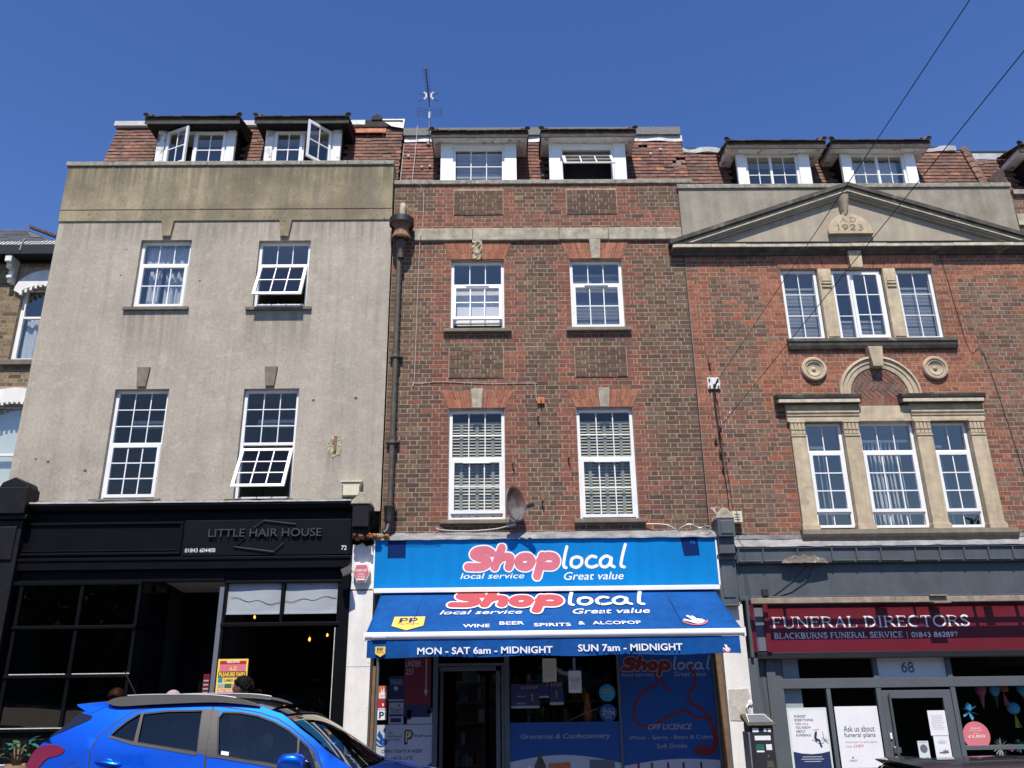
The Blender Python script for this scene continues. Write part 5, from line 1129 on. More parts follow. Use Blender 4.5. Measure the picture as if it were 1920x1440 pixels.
def fingers(mb, cx, cz, s, sz, fn, lift, ma, mb_):      # crossed fingers hand: palm swoosh, two fingers, two knuckles
    for i, (p, w_) in enumerate((([(-.95, .1), (-.5, -.15), (0, -.5), (.5, -.45), (.85, -.1)], .34), ([(-.1, -.2), (-.15, .3), (-.45, .85)], .3), ([(.05, -.2), (.1, .4), (-.02, .7)], .34), ([(.38, .0), (.42, .12)], .42), ([(.72, -.02), (.74, .06)], .34))):
        ribbon(mb, [(cx+a.x*s, cz+a.y*sz) for a in catmull(p, 5)], w_*(s+sz)/2, fn, ma, lift+i*4e-4)
    ribbon(mb, [(cx+a*s, cz+b*sz) for a, b in arc(0, .1, 1.25, 1.0, 195, 350, 16)], .2*sz, fn, mb_, lift-.0006)
f = MB(); badge(f, 0, -1.47, -1.055, .40, .16, .045, fn, .006); f.build('badge', ['yellow', 'navy'], t)
f = MB(); fingers(f, 2.53, .22, .13, .13, fn, .007, 0, 1); f.build('hand_emblem', ['lettering', 'fadedred'], t)
fn = flat(AY1-.055); f = MB(); write(f, 'MON - SAT 6am - MIDNIGHT', -1.10, .62, 2.152, 2.238, fn, 0, bold=.018); write(f, 'SUN 7am - MIDNIGHT', .945, 2.278, 2.165, 2.252, fn, 0, bold=.018); f.build('lettering', ['lettering'], t)
f = MB(); badge(f, 0, -1.635, -1.505, 2.255, 2.17, 2.13, fn, .001); f.build('badge', ['yellow', 'navy'], t)
f = MB(); fingers(f, 2.84, 2.18, .04, .055, fn, .003, 0, 1); f.build('hand_emblem', ['lettering', 'fadedred'], t)
# shop front under the awning
GY = 12.97; f = MB()
for x0, x1 in ((-1.87, -1.83), (-1.035, -.965), (.0, .075), (1.655, 1.69), (3.06, 3.1)): f.box(x0, x1, GY-.03, GY+.05, zp(x0)-.1, 2.86)
f.box(-1.0, .07, GY-.025, GY+.05, 2.05, 2.09); f.box(-1.87, -1.0, GY-.02, GY+.04, zp(-1)-.1, zp(-1)+.25); f.box(.07, 3.1, GY-.02, GY+.04, zp(3)-.1, zp(0)+.2)
SF2 = f.build('shopfront', ['alugrey'], B2, bevel=.004)
f = MB()
for a, c in ((-1.83, -1.035), (.075, 1.655), (1.69, 3.06)): f.face([(a, GY+.01, -.2), (c, GY+.01, -.2), (c, GY+.01, 2.86), (a, GY+.01, 2.86)])
f.build('pane', ['glassshop'], SF2)
f = MB(); f.box(-.95, -.9, GY+.2, GY+.24, zp(0), 2.04); f.box(-.12, -.06, GY+.0, GY+.06, zp(0), 2.04); f.box(-.95, -.06, GY+.0, GY+.06, 1.98, 2.04); f.box(-.04, -.005, GY-.02, GY+.05, zp(0), 2.04); f.build('door_frame', ['alugrey'], SF2)
f = MB(); f.box(-1.93, -1.87, GY-.08, GY+.06, zp(-2), 2.06); f.box(3.1, 3.185, GY-.1, GY+.06, zp(3), 2.3); f.build('timber_post', ['brownwood'], SF2, bevel=.004)
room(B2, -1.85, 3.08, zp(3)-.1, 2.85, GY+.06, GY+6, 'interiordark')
M['tube'] = P('fluorescent tube', (1, .98, .95), .5, 0, bump=0, emit=.6)
for x, y in ((-.75, 14.0), (-.3, 14.6), (.65, 14.2), (1.1, 15.2)):
    b = MB(); b.box(x-.3, x+.3, y-.03, y+.03, 2.8, 2.84); o = b.build('ceiling_light', ['whiteboard'], label='long fluorescent light on the convenience shop ceiling', cat='light', group='fluorescent lights in the shop'); g = MB(); g.box(x-.28, x+.28, y-.015, y+.015, 2.78, 2.799); g.build('tube', ['tube'], o)
rr = random.Random(44); PALG = ['redprint', 'teal', 'yellow', 'navy', 'letterdim', 'leaf', 'orange', 'paper', 'awnred']
for k, (x0, x1, y, lb) in enumerate(((-.9, -.35, 16.2, 'shelf of packets left inside the dark shop doorway'), (-.3, .3, 17.2, 'shelf of packets at the back of the dark shop doorway'), (.4, 1.9, 15.8, 'shelf of goods behind the notices in the shop window'))):
    t = thing('shelf_unit', lb, 'shelf', ((x0+x1)/2, y, zp(0))); f = MB()
    for z in (0, .4, .75, 1.1, 1.45, 1.8): f.box(x0, x1, y, y+.4, z+zp(0)+.1, z+zp(0)+.12)
    f.box(x0, x1, y+.38, y+.4, zp(0), 2.0+zp(0)); f.build('frame', ['interior'], t)
    g = MB()
    for z in (.02, .42, .77, 1.12, 1.47, 1.82):
        x = x0+.02
        while x < x1-.1:
            w_ = rr.uniform(.05, .12); g.box(x, x+w_-.01, y+.02, y+.2, z+zp(0)+.1, z+zp(0)+.1+rr.uniform(.1, .26), rr.randrange(len(PALG))); x += w_
    g.build('goods', PALG, t, kind='stuff')
# vinyls and notices on the shop windows
fn = flat(GY-.004); f = MB()
t = thing('window_vinyl', 'white window vinyl with lottery and payment logos left of the shop door', 'window graphic', (-1.44, GY, .2)); f = MB(); rect(f, -1.83, -1.035, .1, 1.262, fn, 0); f.build('sheet', ['swoosh'], t)
f = MB(); poly(f, [(-1.83, .1), (-1.035, .1), (-1.035, .76), (-1.15, .70), (-1.35, .62), (-1.6, .57), (-1.83, .56)], fn, 0, .002); f.build('swoosh', ['bandblue'], t)
f = MB(); write(f, 'THE', -1.665, -1.60, 1.14, 1.165, fn, 0, .003, bold=.01); write(f, 'NATIONAL', -1.665, -1.46, 1.095, 1.12, fn, 0, .003, bold=.01); write(f, 'LOTTERY', -1.665, -1.49, 1.05, 1.075, fn, 0, .003, bold=.01); write(f, 'PayPoint', -1.29, -1.05, 1.085, 1.13, fn, 0, .003, bold=.01)
write(f, 'OPEN 7 DAYS A WEEK', -1.75, -1.17, .89, .935, fn, 0, .003, shear=.25, bold=.012); write(f, 'UNTIL LATE', -1.61, -1.30, .80, .845, fn, 0, .003, shear=.25, bold=.012)
ribbon(f, [(-1.41, 1.0), (-1.41, 1.17)], .05, fn, 0, .003, cap=False); ribbon(f, [(-1.41, 1.17), (-1.35, 1.17), (-1.325, 1.135), (-1.35, 1.09), (-1.40, 1.09)], .05, fn, 0, .0034)
f.build('lettering', ['navy'], t)
f = MB(); ribbon(f, [(-1.405, 1.03), (-1.405, 1.165)], .018, fn, 0, .005, cap=False); ribbon(f, [(-1.405, 1.165), (-1.355, 1.165), (-1.338, 1.135), (-1.355, 1.10), (-1.40, 1.10)], .018, fn, 0, .0054); f.build('p_emblem', ['yellow'], t)
f = MB(); fingers(f, -1.76, 1.06, .07, .09, fn, .004, 0, 0); poly(f, [(-1.82, 1.13), (-1.79, 1.19), (-1.76, 1.13), (-1.79, 1.09)], fn, 0, .006); poly(f, [(-1.74, 1.19), (-1.72, 1.23), (-1.70, 1.19), (-1.72, 1.16)], fn, 0, .006); f.build('hand_emblem', ['bandblue'], t)
t = thing('window_vinyl', 'blue window vinyl reading groceries and confectionery under the notices', 'window graphic', (.86, GY, -.1)); f = MB(); rect(f, .075, 1.655, -.2, 1.268, fn, 0); f.build('sheet', ['bandblue'], t)
f = MB(); write(f, 'Groceries & Confectionery', .229, 1.518, 1.03, 1.115, fn, 0, .003, shear=.2, bold=.006); f.build('lettering', ['letterdim'], t)
f = MB(); p = [(.075, -.2), (1.655, -.2), (1.655, .72)]+[(1.655-1.58*k/12, .72+.10*sin(pi*k/12*1.0)+.03*k/12) for k in range(1, 13)]; poly(f, p, fn, 0, .002); f.build('swoosh', ['swoosh'], t)
f = MB(); rr = random.Random(7)
f.prism([(.42, -.1), (.58, -.1), (.58, .70), (.53, .80), (.53, .86), (.47, .86), (.47, .80), (.42, .70)], GY-.009, GY-.006, 1); f.prism([(.3, -.1), (.4, -.1), (.4, .64), (.37, .7), (.33, .7), (.3, .64)], GY-.009, GY-.006, 2); f.prism([(.62, -.1), (.92, -.1), (.93, .74), (.62, .73)], GY-.0095, GY-.006, 0); f.prism([(1.2, -.1), (1.55, -.1), (1.56, .76), (1.2, .77)], GY-.0095, GY-.006, 3); f.build('product_picture', ['orange', 'iron', 'frost', 'printgrey'], t)
t = thing('window_vinyl', 'tall blue off licence vinyl with red wine splash at the right of the shop window', 'window graphic', (2.37, GY, -.1)); f = MB(); rect(f, 1.69, 3.06, -.2, 2.3, fn, 0); f.build('sheet', ['bandblue'], t)
f = MB(); shoplocal(f, 1.725, 2.46, 2.50, 3.05, 1.965, .175, fn, 0, 1, .003); f.build('shop_lettering', ['redprint', 'letterdim'], t)
f = MB(); write(f, 'local service', 1.715, 2.20, 1.875, 1.925, fn, 0, .004, shear=.2); write(f, 'Great value', 2.49, 2.965, 1.87, 1.935, fn, 0, .004, shear=.2); write(f, 'OFF LICENCE', 2.06, 2.70, 1.15, 1.225, fn, 0, .009, shear=.25, bold=.012); write(f, 'Wines - Spirits - Beers & Ciders', 1.787, 2.985, 1.01, 1.075, fn, 0, .009, shear=.1, bold=.004); write(f, 'Soft Drinks', 2.17, 2.605, .905, .965, fn, 0, .009, shear=.1, bold=.004); f.build('lettering', ['letterdim'], t)
f = MB()
for i, (p, w_) in enumerate((([(2.2, 1.92), (2.26, 1.85), (2.22, 1.76), (2.05, 1.68), (1.93, 1.55), (1.87, 1.38), (1.92, 1.24), (2.05, 1.19), (2.2, 1.2)], .038), ([(2.18, 1.22), (2.32, 1.30), (2.5, 1.38), (2.62, 1.40), (2.72, 1.33), (2.82, 1.31), (2.95, 1.27), (3.02, 1.15)], .042), ([(2.72, 2.0), (2.8, 1.88), (2.79, 1.76), (2.68, 1.62), (2.72, 1.5), (2.86, 1.42), (2.97, 1.3), (3.0, 1.2)], .042), ([(2.3, 1.86), (2.34, 1.76), (2.4, 1.70)], .025), ([(3.0, 1.16), (3.02, .96), (2.95, .84)], .07))):
    ribbon(f, [(a.x, a.y) for a in catmull(p, 8)], w_, fn, 0, .004+i*6e-4)
circ(f, 2.42, 1.69, .025, .025, fn, 0, .008); circ(f, 1.86, 1.77, .015, .02, fn, 0, .008); circ(f, 2.85, .87, .16, .07, fn, 0, .0085); f.build('wine_splash', ['redprint'], t)
f = MB(); p = [(1.69, -.2), (3.06, -.2), (3.06, .74)]+[(3.06-1.37*k/10, .74+.05*sin(pi*k/10)-.06*k/10) for k in range(1, 11)]; poly(f, p, fn, 0, .002); f.build('swoosh', ['swoosh'], t)
f = MB()
for x in (1.86, 2.05, 2.28, 2.5, 2.75): f.prism([(x, -.1), (x+.07, -.1), (x+.07, .55), (x+.05, .62), (x+.05, .72), (x+.02, .72), (x+.02, .62), (x, .55)], GY-.009, GY-.006, int(x*10) % 2)
f.build('product_picture', ['maroon', 'navy'], t)
def notice(name, x0, x1, z0, z1, mat, label, items=(), cat='notice', y=None, group=None):
    yy = GY-.004 if y is None else y; t = thing(name, label, cat, ((x0+x1)/2, yy, z0), group); f = MB(); f.box(x0, x1, yy-.003, yy, z0, z1); f.build('sheet', [mat], t); g = {}
    for it in items:
        mt = it[0]; b = g.setdefault(mt, MB()); fn = flat(yy-.003)
        if it[1] == 'w': write(b, it[2], x0+(x1-x0)*it[3], x0+(x1-x0)*it[4], z0+(z1-z0)*it[5], z0+(z1-z0)*it[6], fn, 0, .002, bold=.008 if len(it) < 8 else it[7])
        if it[1] == 'r': rect(b, x0+(x1-x0)*it[2], x0+(x1-x0)*it[3], z0+(z1-z0)*it[4], z0+(z1-z0)*it[5], fn, 0, .001)
        if it[1] == 'p': poly(b, [(x0+(x1-x0)*a, z0+(z1-z0)*c) for a, c in it[2]], fn, 0, .0012+(it[3] if len(it) > 3 else 0))
        if it[1] == 'c': circ(b, x0+(x1-x0)*it[2], z0+(z1-z0)*it[3], (x1-x0)*it[4], (z1-z0)*it[5], fn, 0, .0014)
        if it[1] == 'l':
            for k in range(it[6]): zz_ = it[5]-(it[5]-it[4])*k/max(1, it[6]-1); rect(b, x0+(x1-x0)*it[2], x0+(x1-x0)*(it[3]-.12*((k*7) % 3)/2), z0+(z1-z0)*zz_, z0+(z1-z0)*(zz_+it[7]), fn, 0, .0014)
    for mt, b in g.items(): b.build('print', [mt], t)
    return t
notice('poster', -1.46, -1.07, 1.36, 2.2, 'redprint', 'dark red poster asking UNDER 25 with a down arrow beside the shop door', [('letterdim', 'w', 'UNDER', .05, .62, .82, .92), ('letterdim', 'w', '25?', .05, .34, .69, .79), ('letterdim', 'r', .80, .84, .42, .95), ('letterdim', 'p', [(.74, .44), (.90, .44), (.82, .33)]), ('navy', 'r', 0, 1, 0, .2)], 'poster')
notice('poster', -1.68, -1.46, 1.56, 1.92, 'navy', 'small navy THINKS poster in the left shop window', [('letterdim', 'w', 'BIG NICOTINE', .1, .85, .83, .89), ('letterdim', 'w', 'THINKS', .1, .9, .68, .82), ('letterdim', 'c', .47, .54, .15, .09), ('letterdim', 'r', 0, 1, .06, .12)], 'poster')
notice('poster', -1.67, -1.455, 1.27, 1.56, 'letterdim', 'grey lottery scratch cards poster left of the shop door', [('navy', 'w', 'Scratch', .1, .9, .62, .76), ('navy', 'w', 'CARDS', .2, .8, .50, .60), ('navy', 'r', .05, .95, .36, .46), ('navy', 'r', .15, .85, .08, .28), ('navy', 'c', .7, .86, .07, .05)], 'poster')
notice('poster', -1.83, -1.70, 1.62, 1.79, 'orange', 'sunlit orange and white flame sticker on the left shop window', [('paper', 'p', [(.1, .0), (.1, .5), (.25, .35), (.35, .8), (.5, .4), (.6, .95), (.7, .4), (.9, .6), (.9, 0)]), ('shopred', 'w', 'HOT', .2, .8, .08, .3)], 'sticker')
notice('poster', -1.84, -1.70, 1.49, 1.618, 'shopred', 'sunlit red sticker with a brown figure low on the left shop window', [('iron', 'p', [(.4, .7), (.9, .95), (.95, .6), (.6, .5)]), ('paper', 'p', [(.5, .5), (.7, .45), (.65, .15), (.55, .2)])], 'sticker')
t = notice('sticker', -1.84, -1.705, 1.33, 1.487, 'paper', 'sunlit white payment badge with a letter P on the left shop window', [('leaf', 'w', 'PayPoint', .05, .95, .80, .95), ('navy', 'p', [(.25, .05), (.25, .7), (.43, .7), (.43, .18)]), ('navy', 'p', [(.43, .72), (.7, .66), (.8, .5), (.7, .34), (.43, .3), (.43, .42), (.6, .45), (.62, .54), (.43, .58)])], 'sticker')
notice('poster', -1.4, -1.04, 1.27, 1.47, 'printlight', 'plain grey card at the lower edge of the UNDER 25 poster', [('navy', 'r', -.02, .16, .3, .95), ('redprint', 'r', .8, 1, .7, .98)], 'card')
notice('poster', .10, .51, 1.46, 1.79, 'posternavy', 'wide navy STOP notice with 25 and a small arrow beside the door frame', [('pink', 'w', 'STOP', .52, .97, .80, .92), ('pink', 'w', '25', .34, .47, .80, .90), ('orange', 'r', .72, .77, .28, .5), ('orange', 'p', [(.68, .5), (.81, .5), (.745, .6)]), ('letterdim', 'r', 0, 1, .0, .1), ('printlight', 'w', 'NO ID', .2, .48, .16, .24), ('printlight', 'w', 'UNDER 18', .2, .5, .46, .52)], 'notice')
notice('poster', .512, .65, 1.60, 1.80, 'posternavy', 'narrow navy age notice squeezed between two STOP notices', [('pink', 'w', '25', .68, .96, .78, .92), ('letterdim', 'r', 0, 1, 0, .12)], 'notice')
notice('poster', .66, .86, 1.50, 1.82, 'posternavy', 'narrower navy STOP notice under the yellowed sheet', [('pink', 'w', 'STOP', .08, .92, .80, .93), ('orange', 'r', .45, .54, .3, .52), ('orange', 'p', [(.39, .52), (.6, .52), (.495, .62)]), ('letterdim', 'r', 0, 1, 0, .12)], 'notice')
notice('paper_notice', .565, .77, 1.81, 2.14, 'cream', 'yellowed paper sheet hanging at the top of the shop window', [('printlight', 'l', .12, .9, .2, .85, 9, .02)], 'notice')
notice('paper_notice', .94, 1.13, 1.66, 1.965, 'paper', 'white paper notice with dotted border and warning triangle', [('printgrey', 'p', [(.42, .74), (.58, .74), (.5, .84)]), ('printgrey', 'w', 'CAUTION', .12, .9, .60, .68), ('printgrey', 'w', 'NOTICE', .18, .85, .50, .57), ('printlight', 'l', .2, .85, .2, .42, 5, .015), ('printgrey', 'l', .02, .06, .05, .95, 9, .03), ('printgrey', 'l', .94, .98, .05, .95, 9, .03)], 'notice')
def roundsticker(cx, cz, rx, rz, mat, label, lines, y=None, name='round_sticker', mt='letterdim'):
    yy = GY-.006 if y is None else y; t = thing(name, label, 'sticker', (cx, yy, cz-rz)); f = MB(); circ(f, cx, cz, rx, rz, flat(yy), 0, .001, 40); circ(f, cx, cz, rx, rz, flat(yy), 0, -.001, 40); f.build('disc', [mat], t); f = MB()
    for s, w_, za, zb, bo in lines: write(f, s, cx-w_*rx, cx+w_*rx, cz+za*rz, cz+zb*rz, flat(yy), 0, .003, bold=bo)
    f.build('lettering', [mt], t)
roundsticker(1.50, 1.655, .118, .118, 'teal', 'round teal sticker reading verified tobacco sold here', [('VERIFIED', .6, .25, .48, 0), ('TOBACCO', .75, -.1, .14, .01), ('SOLD HERE', .68, -.46, -.22, 0)])
roundsticker(1.50, 1.385, .125, .12, 'bandblue', 'round blue sticker with bold ZYN lettering', [('FIND YOUR', .66, .38, .56, 0), ('ZYN', .72, -.28, .28, .03), ('HERE', .4, -.62, -.42, .01)])
b = MB(); rr = random.Random(3)
for k in range(40): a = rr.uniform(0, 6.28); b.leaf((.56+.02*cos(a), 13.1, 1.36+.02*sin(a)), (cos(a), -.3, sin(a)), .05, .11, 0, .1)
b.build('green_ball', ['leaf'], label='bright green round decoration low in the shop window under a STOP notice', cat='decoration')
b = MB(); b.lathe([(.05, 1.27), (.07, 1.35), (.05, 1.5), (.035, 1.6), (.02, 1.66)], 1.22, 13.12, 14); b.build('orange_bottle', ['orange'], smooth=True, label='tall orange bottle shape behind the white notice in the shop window', cat='bottle')
b = MB(); b.tube([(.92, 13.0, 1.27), (1.15, 13.0, 1.38), (1.4, 13.0, 1.46)], .008, 5); b.build('metal_rod', ['galv'], label='thin bright metal rod slanting across the shop window', cat='rod')
b = MB(); b.tube([(.76, 13.2, 2.02), (.86, 13.2, 1.95), (.96, 13.2, 1.93)], .03, 8); b.tube([(1.05, 13.2, 2.15), (1.05, 13.2, 1.94)], .022, 8); b.build('white_pipe', ['upvc'], label='white pipe glimpsed between the yellowed sheet and the white notice', cat='pipe')

# ================================================================== funeral directors' shopfront
M['rubblegrey'] = P('torn grey lead', (.15, .13, .105), .9, .5, 14, .8, 30, dirt=((.5, .47, .42), 12, .62))
FY = 12.88; f = MB()
f.box(3.5, 12.5, 12.73, D+.1, 2.97, 3.44); f.box(3.5, 12.5, 12.66, D, 3.442, 3.47); f.box(3.5, 12.5, 12.64, D, 3.45, 3.68); f.box(3.5, 12.5, 12.69, D+.1, 2.91, 2.97)
x = 3.52
while x < 12.3: f.box(x, x+.025, 12.615, 12.64, 3.47, 3.655); f.box(x+.025, x+.34, 12.628, 12.64, 3.47, 3.485); x += .37 if int(x*10) % 2 else .52
f.box(3.5, 12.5, 12.61, D, 3.66, 3.683)
SF3 = f.build('shopfront', ['slategrey'], B3, bevel=.005)
b = MB(); b.grid(lambda u, v: (3.5+9*u, 12.6+.2*v, 3.688+.15*v+.014*noise.noise(Vector((u*40, v*2, 5)))), 100, 4); b.grid(lambda u, v: (3.49+9*u, D-.03, 3.83+.06*v), 20, 1); b.build('lead_flashing', ['lead'], B3)
b = MB(); rr = random.Random(13); b.grid(lambda u, v: (4.17+.69*u, 12.59+.05*v-.03*sin(pi*u), 3.44+(.02+.10*sin(pi*u)**.5*(1+.35*noise.noise(Vector((u*9, 1, 2)))))*v+.012*noise.noise(Vector((u*12, v*5, 3)))), 30, 5); b.build('broken_edge', ['rubblegrey'], SF3)
b = MB(); b.box(3.84, 3.93, 12.67, 12.73, 2.975, 3.07); b.build('sensor_box', ['plastic'], label='small black box on the grey fascia above the burgundy sign', cat='box')
b = MB(); b.tube([(4.6, 12.58, 3.47), (4.4, 12.7, 3.27), (4.15, 12.72, 3.07), (4.0, 12.72, 2.98)], .006, 5); b.tube([(4.65, 12.58, 3.47), (4.55, 12.7, 3.22), (4.3, 12.72, 3.04), (4.1, 12.72, 2.98)], .007, 5); b.build('loose_cable', ['cable'], label='pair of loose black cables drooping over the grey fascia', cat='cable')
t = thing('funeral_sign', 'burgundy fascia sign with white FUNERAL DIRECTORS lettering', 'sign', (6.6, 12.76, 2.1)); SY = 12.76
f = MB(); f.box(3.9, 12.4, SY, SY+.1, 2.18, 2.83); f.build('panel', ['maroon'], t)
f = MB(); f.box(3.575, 3.62, 12.66, 12.86, 2.11, 2.94); f.build('sign_box', ['slategrey'], t, bevel=.005)
f = MB(); f.box(3.62, 12.4, 12.73, 12.87, 2.09, 2.178); f.box(3.62, 12.4, 12.74, 12.87, 2.832, 2.87); f.build('shadow_trim', ['ironblack'], t, bevel=.005)  # sign box edge coloured black in place of the shadow below the sign
f = MB(); f.box(3.622, 3.69, 12.69, SY+.08, 2.18, 2.85); f.box(3.83, 3.9, 12.70, SY+.08, 2.18, 2.85); f.build('end_panel', ['maroon'], t, bevel=.004)
f = MB(); f.box(3.691, 3.829, 12.735, SY+.08, 2.2, 2.81); f.build('side_plate', ['printgrey'], t)
fn = flat(SY); f = MB(); serif(f, 'FUNERAL DIRECTORS', 3.95, 6.90, 2.518, .155, fn, thick=.12, thin=.05); serif(f, 'BLACKBURNS FUNERAL SERVICE | 01843 862897', 3.965, 6.68, 2.372, .076, fn, thick=.14, thin=.075); f.build('lettering', ['lettering'], t)
t = thing('timber_batten', 'weathered timber batten with bare brackets along the top of the burgundy sign', 'timber', (6.6, 12.1, 2.8)); f = MB()
rr = random.Random(3); f.box(3.6, 5.7, 12.46, 12.52, 2.845, 2.925); f.box(5.703, 9.1, 12.46, 12.52, 2.842, 2.922); f.box(9.103, 12.4, 12.46, 12.52, 2.845, 2.925); f.build('rail', ['oldwood'], t, bevel=.006)
f = MB(); f.box(3.7, 12.4, 12.585, 12.615, 2.852, 2.885)
for x, q in ((4.14, .045), (5.51, .07), (6.08, .04), (6.31, .09), (6.97, .045), (7.6, .05), (8.6, .05)): f.prism([(x, 2.852), (x+q, 2.852), (x+q, 2.888), (x, 2.888)], 12.52, 12.74)
for x in (5.56, 6.34, 7.13): f.box(x, x+.13, 12.56, 12.70, 2.856, 2.892)
f.build('bracket', ['iron'], t)
f = MB(); f.box(6.25, 6.5, 12.43, 12.56, 2.828, 2.842); f.box(6.2, 6.46, 12.42, 12.58, 2.926, 2.944); f.build('plate', ['oldwood'], t)
# frame, door and glass
f = MB(); g = zp(6)
f.box(3.535, 3.68, 12.72, 13.0, zp(3.5)-.3, 2.1); f.box(3.68, 3.82, 12.88, 13.0, zp(3.5)-.3, 2.1); f.box(3.82, 3.95, 12.84, 13.0, zp(3.5)-.3, 2.1); f.box(3.95, 4.03, FY-.01, 13.0, zp(4)-.3, 2.1)
for x0, x1, z1 in ((4.03, 4.06, 2.1), (4.675, 4.735, 1.68), (5.40, 5.475, 2.1), (6.49, 6.56, 2.1), (9.0, 9.1, 2.1), (10.5, 10.6, 2.1)): f.box(x0, x1, FY, FY+.08, zp(x0)-.2, z1)
f.box(4.03, 12.4, FY-.005, FY+.075, 1.68, 1.815); f.box(3.53, 12.4, FY-.01, FY+.1, 2.085, 2.2); f.box(4.03, 5.4, FY-.005, FY+.07, zp(5)-.3, zp(5)+.3); f.box(6.56, 12.4, FY-.005, FY+.07, zp(7)-.5, zp(6.5)+.45); f.box(6.56, 9, FY+.002, FY+.07, .83, .89)
fr = f.build('window_frame', ['alugrey'], SF3, bevel=.004)
f = MB()
for a, c, e, h in ((4.06, 5.4, 1.815, 2.085), (6.56, 12.4, 1.815, 2.085), (4.06, 4.675, -.2, 1.68), (4.735, 5.4, -.2, 1.68), (6.56, 12.4, -.2, 1.68)): f.face([(a, FY+.04, e), (c, FY+.04, e), (c, FY+.04, h), (a, FY+.04, h)])
f.build('pane', ['glassshop'], SF3)
f = MB(); f.box(5.48, 5.60, FY+.01, FY+.06, g, 1.64); f.box(6.36, 6.485, FY+.01, FY+.06, g, 1.64); f.box(5.60, 6.36, FY+.01, FY+.06, 1.53, 1.64); f.box(5.60, 6.36, FY+.01, FY+.06, g, g+.2); f.face([(5.6, FY+.035, g+.2), (6.36, FY+.035, g+.2), (6.36, FY+.035, 1.53), (5.6, FY+.035, 1.53)], 1)
f.build('door', ['alugrey', 'glassshop'], SF3, bevel=.004)
f = MB(); f.tube([(5.57, FY-.03, g+.3), (5.57, FY-.03, 1.6)], .019, 10); f.box(5.52, 5.62, FY-.03, FY+.01, .81, .88); f.build('pull_handle', ['slategrey'], SF3, smooth=40)
f = MB(); f.box(5.50, 5.53, FY-.012, FY+.009, .99, 1.07); f.box(5.53, 5.59, FY-.02, FY-.012, .80, .89); f.build('lock', ['aluwhite'], SF3, bevel=.004)
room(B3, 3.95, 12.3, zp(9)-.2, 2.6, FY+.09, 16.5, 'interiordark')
f = MB(); f.box(5.476, 6.489, FY+.041, FY+.046, 1.816, 2.084); o = f.build('number_panel', ['frost'], SF3); f = MB(); serif(f, '68', 5.83, 6.03, 1.89, .155, flat(FY+.041), thick=.16, thin=.06); f.build('lettering', ['printgrey'], o)
f = MB(); f.box(4.1, 4.35, FY+.12, FY+.14, 1.2, 1.68); f.box(4.1, 4.34, FY+.1, FY+.12, 1.815, 2.085); f.build('inner_panel', ['frost'], SF3)
PY = FY+.03
t = notice('poster', 4.07, 4.645, .3, 1.42, 'frost', 'framed poster about funerals with a cyclist drawing in the leftmost funeral shop window', [], 'poster', PY)
f = MB(); rect(f, 4.10, 4.62, .32, 1.385, flat(PY), 0, .004); f.build('sheet', ['paper'], t); fn = flat(PY-.005); f = MB()
for i, s in enumerate(('FORGET', 'EVERYTHING', 'YOU', 'YOU KNOW', 'ABOUT', 'FUNERALS.')): write(f, s, 4.17, 4.17+(.17, .265, .085, .22, .14, .215)[i], 1.29-i*.05, 1.322-i*.05, fn, 0)
f.build('lettering', ['posternavy'], t)
f = MB(); write(f, 'think', 4.275, 4.36, 1.19, 1.222, fn, 0); ribbon(f, [(4.42, 1.12), (4.5, 1.13)], .006, fn, 0, .002); f.build('pale_print', ['pink'], t)
f = MB()
for p in ([(4.385, .99), (4.42, .98), (4.46, .95)], [(4.46, .95), (4.5, .94), (4.54, .95)], [(4.55, 1.1), (4.56, 1.0)], [(4.53, 1.02), (4.58, .99), (4.61, .94)]): ribbon(f, p, .006, fn, 0, .002)
for k in range(6): a = k*pi/3; ribbon(f, [(4.57, .985), (4.57+.05*cos(a), .985+.04*sin(a))], .004, fn, 0, .0023+k*3e-4)
f.build('bicycle_drawing', ['printgrey'], t)
f = MB()
for i, (p, w_) in enumerate((([(4.45, 1.08), (4.435, 1.02), (4.45, .99)], .035), ([(4.45, 1.0), (4.49, .985), (4.50, .93), (4.51, .905)], .026), ([(4.455, 1.06), (4.46, 1.10)], .016))): ribbon(f, p, w_, fn, 0, .004+i*3e-4)
f.build('rider_drawing', ['posternavy'], t); f = MB(); poly(f, [(4.10, .32), (4.62, .32), (4.62, .84), (4.5, .815), (4.36, .805), (4.22, .815), (4.10, .84)], fn, 0, .001); f.build('navy_base', ['posternavy'], t)
f = MB(); 
for z, a, c in ((.765, 4.22, 4.5), (.735, 4.2, 4.52), (.705, 4.24, 4.48)): rect(f, a, c, z, z+.01, fn, 0, .003)
f.build('small_print', ['printlight'], t)
t = notice('poster', 4.765, 5.385, .3, 1.43, 'paper', 'white poster reading ask us about funeral plans', [('posternavy', 'w', 'Ask us about', .15, .87, .70, .77, 0), ('posternavy', 'w', 'funeral plans', .15, .87, .62, .69, 0), ('printlight', 'w', 'Attended funeral plans', .15, .88, .56, .595, 0), ('printlight', 'w', 'from', .15, .29, .515, .55, 0), ('pink', 'w', '£3,850', .33, .56, .515, .55, .004), ('printgrey', 'c', .28, .40, .02, .012), ('printgrey', 'w', 'DIGNITY', .2, .38, .355, .375), ('posternavy', 'r', .06, .97, 0, .28), ('printlight', 'l', .12, .55, .15, .24, 3, .012), ('lettering', 'c', .72, .23, .02, .012), ('lettering', 'c', .84, .23, .02, .012)], 'poster', PY)
notice('paper_notice', 6.10, 6.355, 1.025, 1.36, 'paper', 'plain white printed sheet, upper of two on the funeral shop door', [('printlight', 'w', 'NOTICE', .15, .8, .78, .81), ('printlight', 'l', .15, .85, .25, .72, 8, .012)], 'notice', FY+.02)
